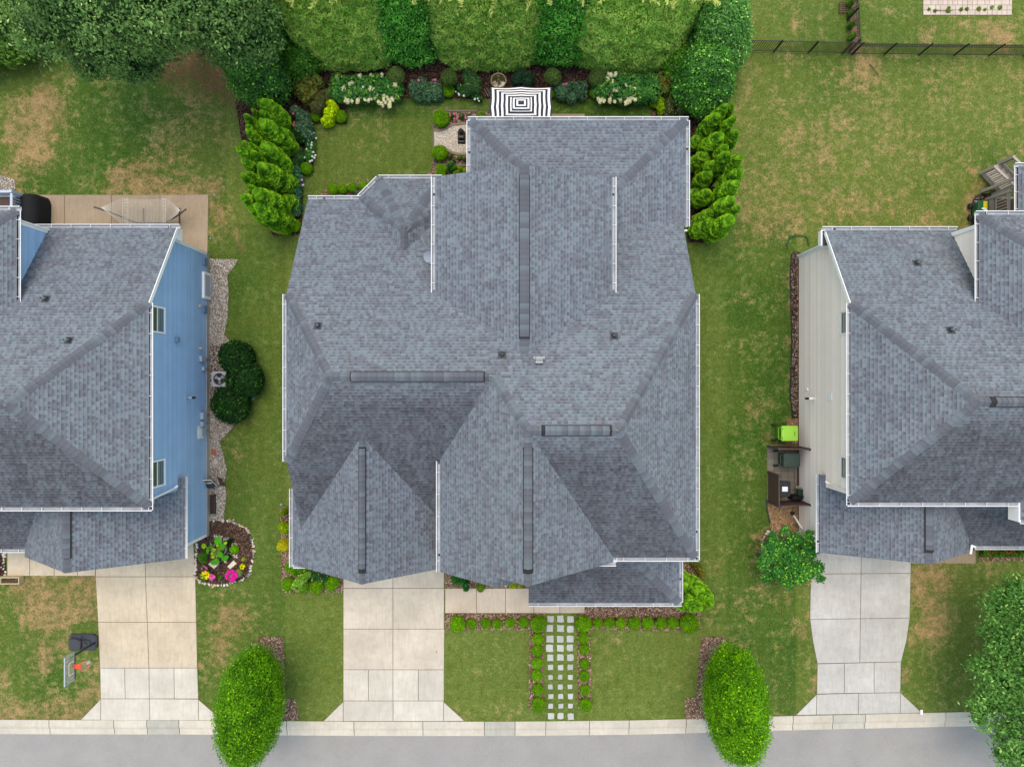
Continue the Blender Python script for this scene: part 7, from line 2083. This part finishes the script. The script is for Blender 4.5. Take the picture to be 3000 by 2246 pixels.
# deck with white railing
bw = mat("deck_rail_blue_grey", lin(190,204,220,K), .05, 4, .5)
t = thing("deck", "raised deck with pale blue-grey railing behind the blue house", "deck", (-24.5, 8.6, 0))
DZ = .85
xa0, xb0, ya0, yb0 = -27.5, -24.4, 7.0, 9.35
MB().box(xa0,xb0,ya0,yb0,DZ-.2,DZ-.03).build("frame", bw, t)
for i in range(16): MB().bbox(xa0,xb0,ya0+.005+i*.147,ya0+.140+i*.147,DZ-.03,DZ,.004).build("deck_board", MT['deckwood'], t)
for (p_, q_) in (((xb0,ya0+.3),(xb0,yb0)),((xa0,yb0),(xb0,yb0))):
    for z, hh in ((DZ+.95,.05),(DZ+.10,.05)): MB().bar((p_[0],p_[1],z),(q_[0],q_[1],z),.12 if z > 1.5 else .05,hh).build("rail", bw, t)
    L = math.hypot(q_[0]-p_[0],q_[1]-p_[1]); n = int(L/.13)
    for k in range(n+1):
        x, y = p_[0]+(q_[0]-p_[0])*k/n, p_[1]+(q_[1]-p_[1])*k/n
        MB().box(x-.018,x+.018,y-.018,y+.018,DZ+.12,DZ+.93).build("baluster", bw, t)
for x, y in ((xb0,yb0),(xb0,ya0+.2),(xa0,yb0)): MB().bbox(x-.07,x+.07,y-.07,y+.07,0,DZ+1.05,.01).build("post", bw, t)

# ---- black fences --------------------------------------------------------------------
fm = MB().box(-.013,.013,-.013,.013,0,1).mesh("picket"); fm.materials.append(MT['black'])
def fence(label, a, b, posts, spear, h=1.15):
    a, b = P(*a), P(*b); t = thing("metal_fence", label, "fence", ((a[0]+b[0])/2,(a[1]+b[1])/2,0), "black metal fences")
    L = np.linalg.norm(b-a); u = (b-a)/L; d0 = off(t)
    rails = (.10, h-.02) if not spear else (.10, h-.28, h-.12)
    for z in rails: MB().bar(a+np.array([0,0,z]), b+np.array([0,0,z]), .032, .03).build("rail", MT['black'], t)
    n = int(L/.118)
    for k in range(n+1):
        p = a+u*L*k/n; o = link("picket", fm, t); o.location = (p[0]-d0[0], p[1]-d0[1], .06); o.scale = (1,1,h-.06+(.02 if spear else -.02))
    for x, y in posts:
        p = P(x, y); MB().bbox(p[0]-.035,p[0]+.035,p[1]-.035,p[1]+.035,0,h+.06,.01).build("post", MT['black'], t)
fence("black metal fence with a flat top rail running right from the hollies", (2150,150), (2487,158), ((2165,150.5),(2266,152.5),(2367,155.3),(2467,157.6)), False)
fence("black metal fence with raised pickets across the right backyard", (2492,159.5), (3110,166), ((2497,159.5),(2589,160.5),(2691.6,161.5),(2795,162.6),(2896.6,163.6),(2998,165)), True)
fence("short black fence running up from the fence corner to the top edge", (2490,156), (2470,-190), ((2488,150),(2482,60),(2476,-35)), True)
c = P(2474, 24)
t = thing("wooden_pallet", "small brown wooden lattice lying by the short fence", "pallet", (c[0],c[1],0))
for k in range(6): MB().box(c[0]-.32,c[0]+.32,c[1]-.28+k*.1,c[1]-.24+k*.1,.10,.125).build("slat", MT['deckwood'], t)
for k in range(4): MB().box(c[0]-.30+k*.19,c[0]-.25+k*.19,c[1]-.3,c[1]+.26,.05,.098).build("runner", MT['deckwood'], t)

# ---- paver patio at the top right ------------------------------------------------------
pp = tag(MB().prism([P(x, y)[:2] for x, y in ((2703,-70),(2965,-70),(2964,46),(2704,46))], -.05, .012).build("paver_patio", MT['joint']), kind="structure")
ALLHARD.append([(2703,-70),(2965,-70),(2964,46),(2704,46)])
pr_ = random.Random(6); y = 45.5
for r in range(8):
    x = 2704; hgt = 14.6
    offx = 0
    while x < 2962:
        w = pr_.choice((14.4, 14.4, 21.6)); w = min(w, 2964-x)
        if w < 6: break
        q_ = inset([P(*p)[:2] for p in ((x,y-hgt),(x+w,y-hgt),(x+w,y),(x,y))], .008)
        MB().prism(q_, -.03, .035, bev=.006).build("paver", MT['paver'], pp); x += w
    y -= hgt
clump("patio_weeds", "green weeds sprouting between the pavers at the top right", "weeds", [(2740,32,4),(2778,32,5),(2816,28,4),(2833,27,4),(2868,26,5),(2886,28,3),(2930,23,5),(2722,28,3),(2780,24,3),(2906,22,3)], 900, .06, .4, (g(70,110,30),g(120,150,50),g(150,170,70)), 211, .07, hull=.3)

# ---- bins, screen and clutter beside the tan house --------------------------------------
pad = tag(MB().prism([P(x, y)[:2] for x, y in ((2247,1302),(2350,1302),(2350,1472),(2247,1472))], -.05, .012).build("bin_pad", MT['joint']), kind="structure")
ALLHARD.append([(2247,1302),(2350,1302),(2350,1472),(2247,1472)])
for i in range(5):
    for j in range(9):
        x, y = 2249+i*19.5, 1304+j*18.6; q_ = inset([P(*p)[:2] for p in ((x,y),(x+19.5,y),(x+19.5,y+18.6),(x,y+18.6))], .008)
        MB().prism(q_, -.03, .04, bev=.006).build("paver", MT['padpaver'], pad)
t = thing("bin_screen", "brown vinyl screen with three panels around the bins beside the tan house", "screen", tuple(P(2300,1390)))
def screen_panel(a, b, h, n2):
    a, b = P(*a), P(*b); L = float(np.linalg.norm(b-a)); u = (b-a)/L; n = int(L/.145)
    for k in range(n):
        p, q_ = a+u*(L*k/n+.004), a+u*(L*(k+1)/n-.004)
        MB().bar((p+q_)/2+np.array([0,0,.08]), (p+q_)/2+np.array([0,0,h-.05]), .018, L/n-.008, tuple(u)).build("slat", MT['brown'], t)
    for z in (.10, h-.03): MB().bar(a+np.array([0,0,z]), b+np.array([0,0,z]), .05, .09).build("rail", MT['brown'], t)
    for p in (a, b):
        po = MB().bbox(p[0]-.05,p[0]+.05,p[1]-.05,p[1]+.05,0,h+.05,.01).build("post", MT['brown'], t)
        MB().bbox(p[0]-.06,p[0]+.06,p[1]-.06,p[1]+.06,h+.052,h+.075,.015).build("post_cap", MT['charcoal'], po)
screen_panel((2249,1306), (2338,1308), 1.45, 0)
screen_panel((2250,1382), (2250,1468), 1.45, 0)
screen_panel((2254,1468), (2338,1464), 1.45, 0)
MB().bar(tuple(P(2338,1312)+np.array([0,0,.1])), tuple(P(2338,1440)+np.array([0,0,.1])), .12, .15).build("sleeper", MT['brown'], t)

def cart(x0, x1, y0, y1, z, label, body, lid, lidm=None, flip=False):
    """wheeled bin seen from above; x0..x1,y0..y1 are the lid's photo box"""
    a, b = P(x0, y1, z), P(x1, y0, z); cx_, cy_ = (a[0]+b[0])/2, (a[1]+b[1])/2; w, d = b[0]-a[0], b[1]-a[1]
    t = thing("wheeled_bin", label, "bin", (cx_,cy_,0), "bins beside the tan house")
    m = MB(); V = []
    for zz, s in ((.06,.72),(z-.08,.94)):
        for sx, sy in ((-1,-1),(1,-1),(1,1),(-1,1)): V.append((cx_+sx*w/2*s, cy_+sy*d/2*s, zz))
    m.add(V, [(3,2,1,0),(4,5,6,7),(0,1,5,4),(1,2,6,5),(2,3,7,6),(3,0,4,7)]); m.build("body", body, t)
    l = MB().prism([(a[0],a[1]+.03),(a[0]+.05,a[1]),(b[0]-.06,a[1]),(b[0],a[1]+.06),(b[0],b[1]-.06),(b[0]-.06,b[1]),(a[0]+.05,b[1]),(a[0],b[1]-.03)], z-.08, z, bev=.03).build("lid", lid, t)
    MB().prism([(a[0]+.14,a[1]+.10),(b[0]-.16,a[1]+.10),(b[0]-.16,b[1]-.10),(a[0]+.14,b[1]-.10)], z-.005, z+.012, bev=.008).build("lid_panel", lid, l)
    s = 1 if flip else -1; hx_ = (b[0] if flip else a[0])
    MB().tube([(hx_,a[1]+.1,z-.10),(hx_+s*.13,a[1]+.1,z-.08),(hx_+s*.13,b[1]-.1,z-.08),(hx_,b[1]-.1,z-.10)],.02,8).build("handle", body, t)
    for yy in (a[1]-.01, b[1]+.01):
        MB().tube([(hx_+s*.02,yy-.035,.13),(hx_+s*.02,yy+.035,.13)],.13,14).build("wheel", MT['rubber'], t, True)
    return t, a, b
t, a, b = cart(2290, 2339, 1247, 1292, 1.08, "lime green wheeled bin above the brown bin screen", mat("lime_body", lin(110,180,50,K), .08, 4, .45), MT['lime'])
MB().box(b[0]-.22,b[0]-.16,(a[1]+b[1])/2-.12,(a[1]+b[1])/2+.10,1.093,1.096).build("lid_mark", mat("lid_print", lin(112,176,48,K), .2, 30), t)
for yy in (.14,.62): MB().box(a[0]+.03,a[0]+.055,a[1]+yy-.06,a[1]+yy+.06,1.0805,1.085).build("hinge", MT['cartgreen'], t)
cart(2296, 2345, 1327, 1369, 1.08, "dark green wheeled bin inside the brown bin screen", MT['cartgreen'], MT['cartgreen'])
t, a, b = cart(2284, 2317, 1409, 1455, 1.05, "black wheeled bin with blue rim behind the screen's tall panel", MT['cartblue'], mat("bin_black", (.02,.022,.028), .2, 5, .5))
MB().box(a[0]+.12,b[0]-.16,(a[1]+b[1])/2-.12,(a[1]+b[1])/2+.12,1.064,1.068).build("lid_sticker", mat("sticker_white", (.75,.75,.76), .2, 45), t)
c = P(2345, 1434)
t = thing("hose_cart", "metal hose reel cart with green hose inside the bin screen", "hose reel", (c[0],c[1],0))
x, y = c[0]-.05, c[1]
m = MB()
for yy in (-.26,.22): m.bar((x-.3,y+yy,.35),(x+.42,y+yy,.9),.03,.03); m.bar((x-.3,y+yy,.35),(x+.1,y+yy,.05),.03,.03)
m.bar((x+.42,y-.26,.9),(x+.42,y+.22,.9),.10,.04); m.bar((x-.3,y-.26,.35),(x-.3,y+.22,.35),.04,.04); m.build("frame", MT['cream'], t)
MB().tube([(x-.12,y-.2,.42),(x-.12,y+.16,.42)],.16,14).build("hose_drum", MT['galv'], t, True)
m = MB()
for k in range(9): m.tube([(x-.12+.2*math.cos(6.283*j/14),y-.18+.036*k,.42+.2*math.sin(6.283*j/14)) for j in range(15)],.017,6)
m.build("coiled_hose", mat("hose_green", lin(36,74,50,K), .2), t, True)
m = MB(); m.tube([(x+.2+.10*math.cos(6.283*j/14),y+.26+.12*math.sin(6.283*j/14),.85) for j in range(13)],.014,6); m.build("loose_cable", MT['rubber'], t)
c0, c1 = P(2322,1464,.7), P(2358,1452,.7)
t = thing("storage_case", "black hard case standing beside the hose cart", "case", ((c0[0]+c1[0])/2,(c0[1]+c1[1])/2,0))
MB().bbox(c0[0],c1[0],c0[1],c1[1],.05,.7,.03).build("case", MT['blackcloth'], t); MB().box(c1[0]-.1,c1[0]-.02,c0[1]+.03,c0[1]+.08,.701,.706).build("badge", lg, t)

# coiled garden hose near the tan house's rear corner
pts = [P(x, y) for x, y in ((2305,731),(2304,716),(2310,702),(2318,694),(2330,691),(2345,690),(2360,692),(2366,700),(2368,712),(2370,722))]
V = []
for i in range(len(pts)-1):
    for k in range(8):
        f = k/8; p = pts[i]*(1-f)+pts[i+1]*f; an = (i*8+k)*1.5; V.append((p[0]+.045*math.cos(an), p[1]+.045*math.sin(an), .05+.03*math.sin(an)))
tag(MB().tube(V, .018, 6).build("coiled_hose", mat("coil_green", lin(40,92,60,K), .2), None, True), "green coiled hose on the lawn by the tan house's rear corner", "hose")
# corrugated downspout extension
# ---- deck stairs behind the tan house ---------------------------------------------------------
t = thing("deck_stairs", "greige deck stairs with railings at the rear of the tan house", "stairs", tuple(P(2905, 560)))
gm = MT['greige']; DZ = .62
p0, p1 = P(2872,508), P(2906,572)          # outer edge of the stair at the ground and at the deck
ua = np.array([p1[0]-p0[0], p1[1]-p0[1], 0]); Ls = float(np.linalg.norm(ua)); ua /= Ls; va = np.array([-ua[1], ua[0], 0.0])
if va[0] < 0: va = -va
W_ = 1.05
for k in range(4):
    z = DZ*(k+1)/5; s0 = Ls*k/4; q_ = [p0+ua*s0, p0+ua*(s0+Ls/4-.015), p0+ua*(s0+Ls/4-.015)+va*W_, p0+ua*s0+va*W_]
    MB().prism([tuple(v[:2]) for v in q_], z-.05, z, bev=.006).build("tread", gm, t)
    MB().prism([tuple(v[:2]) for v in (q_[0]+ua*.0, q_[0]+ua*.02, q_[3]+ua*.02, q_[3])], max(0,z-DZ/5), z-.05).build("riser", gm, t)
for e in (0, W_):
    a_, b_2 = p0+va*e, p0+ua*Ls+va*e
    MB().bar(a_+np.array([0,0,.10]), b_2+np.array([0,0,DZ-.02]), .05, .22).build("stringer", gm, t)
    MB().bar(a_+np.array([0,0,1.05]), b_2+np.array([0,0,DZ+1.0]), .12, .06).build("handrail", gm, t)
    MB().bar(a_+np.array([0,0,.25]), b_2+np.array([0,0,DZ+.15]), .05, .05).build("bottom_rail", gm, t)
    for k in range(13):
        p = a_+(b_2-a_)*k/12; z = DZ*k/12; MB().box(p[0]-.018,p[0]+.018,p[1]-.018,p[1]+.018,z+.25,z+1.03).build("baluster", gm, t)
    for p, z in ((a_,0),(b_2,DZ)): MB().bbox(p[0]-.07,p[0]+.07,p[1]-.07,p[1]+.07,0,z+1.12,.015).build("newel_post", gm, t)
t = thing("rear_deck", "brown-floored deck with greige railing behind the tan house", "deck", tuple(P(2960, 620)))
x0, x1, y0, y1 = 24.35, 27.5, 7.0, P(0,576,DZ)[1]
MB().box(x0,x1,y0,y1,DZ-.22,DZ-.03).build("frame", gm, t)
n = int((y1-y0)/.145)
for i in range(n): MB().bbox(x0+.02,x1,y0+i*.145+.004,y0+(i+1)*.145-.004,DZ-.03,DZ,.004).build("deck_board", MT['deckwood'], t)
for (p_, q_) in (((x0,y0),(x0,y1)),((x0+1.3,y1),(x1,y1))):
    for z, ww in ((DZ+1.0,.13),(DZ+.12,.05)): MB().bar((p_[0],p_[1],z),(q_[0],q_[1],z),ww,.05).build("rail", gm, t)
    L = math.hypot(q_[0]-p_[0],q_[1]-p_[1]); n = int(L/.15)
    for k in range(n+1):
        x, y = p_[0]+(q_[0]-p_[0])*k/n, p_[1]+(q_[1]-p_[1])*k/n; MB().box(x-.02,x+.02,y-.02,y+.02,DZ+.14,DZ+.98).build("baluster", gm, t)
for x, y in ((x0,y0),(x0,y1),(x0+1.2,y1)): MB().bbox(x-.07,x+.07,y-.07,y+.07,0,DZ+1.1,.015).build("post", gm, t)
MB().box(x0-.02,x0+.0,y0,y1,.05,DZ-.22).build("skirt", gm, t)
downspout(ht, [(23.75,7.3,2.9),(23.4,7.35,2.6),(P(2865,590,.2)[0],P(0,590,.2)[1],.15)], MT['white'], .10)
c = P(2882, 612, .8)
t = thing("garden_cart", "green and yellow plastic garden cart under the tan house's rear eave", "cart", (c[0],c[1],0))
x, y = c[0], c[1]
m = MB(); V = []
for z, s in ((.15,.62),(.75,1.0)):
    for sx, sy in ((-1,-1),(1,-1),(1,1),(-1,1)): V.append((x+sx*.26*s, y+sy*.42*s, z))
m.add(V, [(3,2,1,0),(4,5,6,7),(0,1,5,4),(1,2,6,5),(2,3,7,6),(3,0,4,7)]); m.build("tub", MT['green2'], t)
MB().prism([(x-.27,y-.43),(x+.27,y-.43),(x+.27,y+.38),(x+.22,y+.43),(x-.22,y+.43),(x-.27,y+.38)],.75,.80,bev=.02).build("lid", MT['green2'], t)
MB().bbox(x-.02,x+.17,y-.40,y+.38,.80,.83,.01).build("seat_panel", MT['yellow'], t)
MB().bbox(x-.10,x-.03,y-.02,y+.05,.80,.83,.01).build("latch", MT['white'], t)
for yy in (y-.3,y+.3): MB().tube([(x-.30,yy,.15),(x-.22,yy,.15)],.15,14).build("wheel", MT['rubber'], t, True)

# small litter that the photograph shows
c = P(1279, 1908); m = MB(); m.add([(c[0]-.05,c[1]+.06,.045),(c[0]-.02,c[1]+.07,.06),(c[0]+.06,c[1]-.05,.05),(c[0]+.02,c[1]-.06,.045)],[(0,3,2,1)])
tag(m.build("fallen_leaf", MT['terra']), "dry brown leaf lying on the middle driveway", "leaf")
c = P(2698, 2082); tag(MB().bbox(c[0]-.06,c[0]+.06,c[1]-.14,c[1]+.10,.04,.09,.02).build("newspaper", MT['white']), "white paper roll at the tan house driveway's apron", "paper")
pts = [P(x, y) for x, y in ((2547,190),(2556,198),(2562,208),(2570,219),(2575,228))]
tag(MB().tube([(p[0],p[1],.03) for p in pts],[.02,.018,.015,.012,.006],6).build("fallen_branch", MT['bark']), "thin fallen branch on the lawn below the fence corner", "branch")

# ================================================================ GRASS BLADES
r = np.random.default_rng(77); N = 260000
bxx = r.uniform(-27.5, 27.5, N); byy = r.uniform(-18.5, 20.8, N)
px, py = 1500+bxx*57, 1123-byy*57
ok = py < kerb_y(px)-1.5
for q_ in ALLHARD+BEDS: ok &= ~inpoly(px, py, q_)
for (x0, x1, y0, y1) in ((-9.4,7.6,-8,8.4),(-2,8,7,12),(.8,8,-10.3,-7),(-27,-15.5,-7.8,7),(14.7,27,-7.7,7)):
    ok &= ~((bxx > x0) & (bxx < x1) & (byy > y0) & (byy < y1))
bxx, byy, px, py = bxx[ok], byy[ok], px[ok], py[ok]; N = len(bxx)
d_, l_, s_ = lawn_attr(px, py)
pp_ = np.stack([bxx, byy, 0*bxx], 1)
nz = vnoise(pp_, .8, 5)*.5+vnoise(pp_, 2.6, 6)*.5
deadp = np.clip((d_+(nz-.5)*1.1-.30)*1.6, 0, 1); lushp = np.clip(l_*1.2+(nz-.5), 0, 1)
keep = r.random(N) < np.clip(1.15-s_-.4*deadp, .1, 1)
bxx, byy, deadp, lushp = bxx[keep], byy[keep], deadp[keep], lushp[keep]; N = len(bxx)
og, lg_, td = np.array(g(112,124,60)), np.array(g(74,116,36)), np.array(g(184,154,112))
col = og*(1-lushp[:, None])+lg_*lushp[:, None]
isd = r.random(N) < deadp*.85+.06; col[isd] = td
col *= r.uniform(.60, 1.25, (N, 1))
a = r.uniform(0, 6.28, N); ln = r.uniform(.03, .085, N); hz = r.uniform(.012, .045, N)
c0 = np.stack([bxx, byy, np.full(N, .0)], 1); tip = c0+np.stack([np.cos(a)*ln, np.sin(a)*ln, hz], 1)
sd = np.stack([-np.sin(a), np.cos(a), 0*a], 1)*r.uniform(.006, .014, N)[:, None]
V = np.stack([c0-sd, c0+sd, tip], 1).reshape(-1, 3); Q = np.arange(3*N).reshape(-1, 3)
me = bpy.data.meshes.new("grass_blades"); np_mesh(me, V, Q); np_color(me, "tint", np.repeat(col, 3, 0))
tag(link("grass_blades", me, None, MT['fol']), "mown grass growing on all the lawns", "grass", kind="stuff")
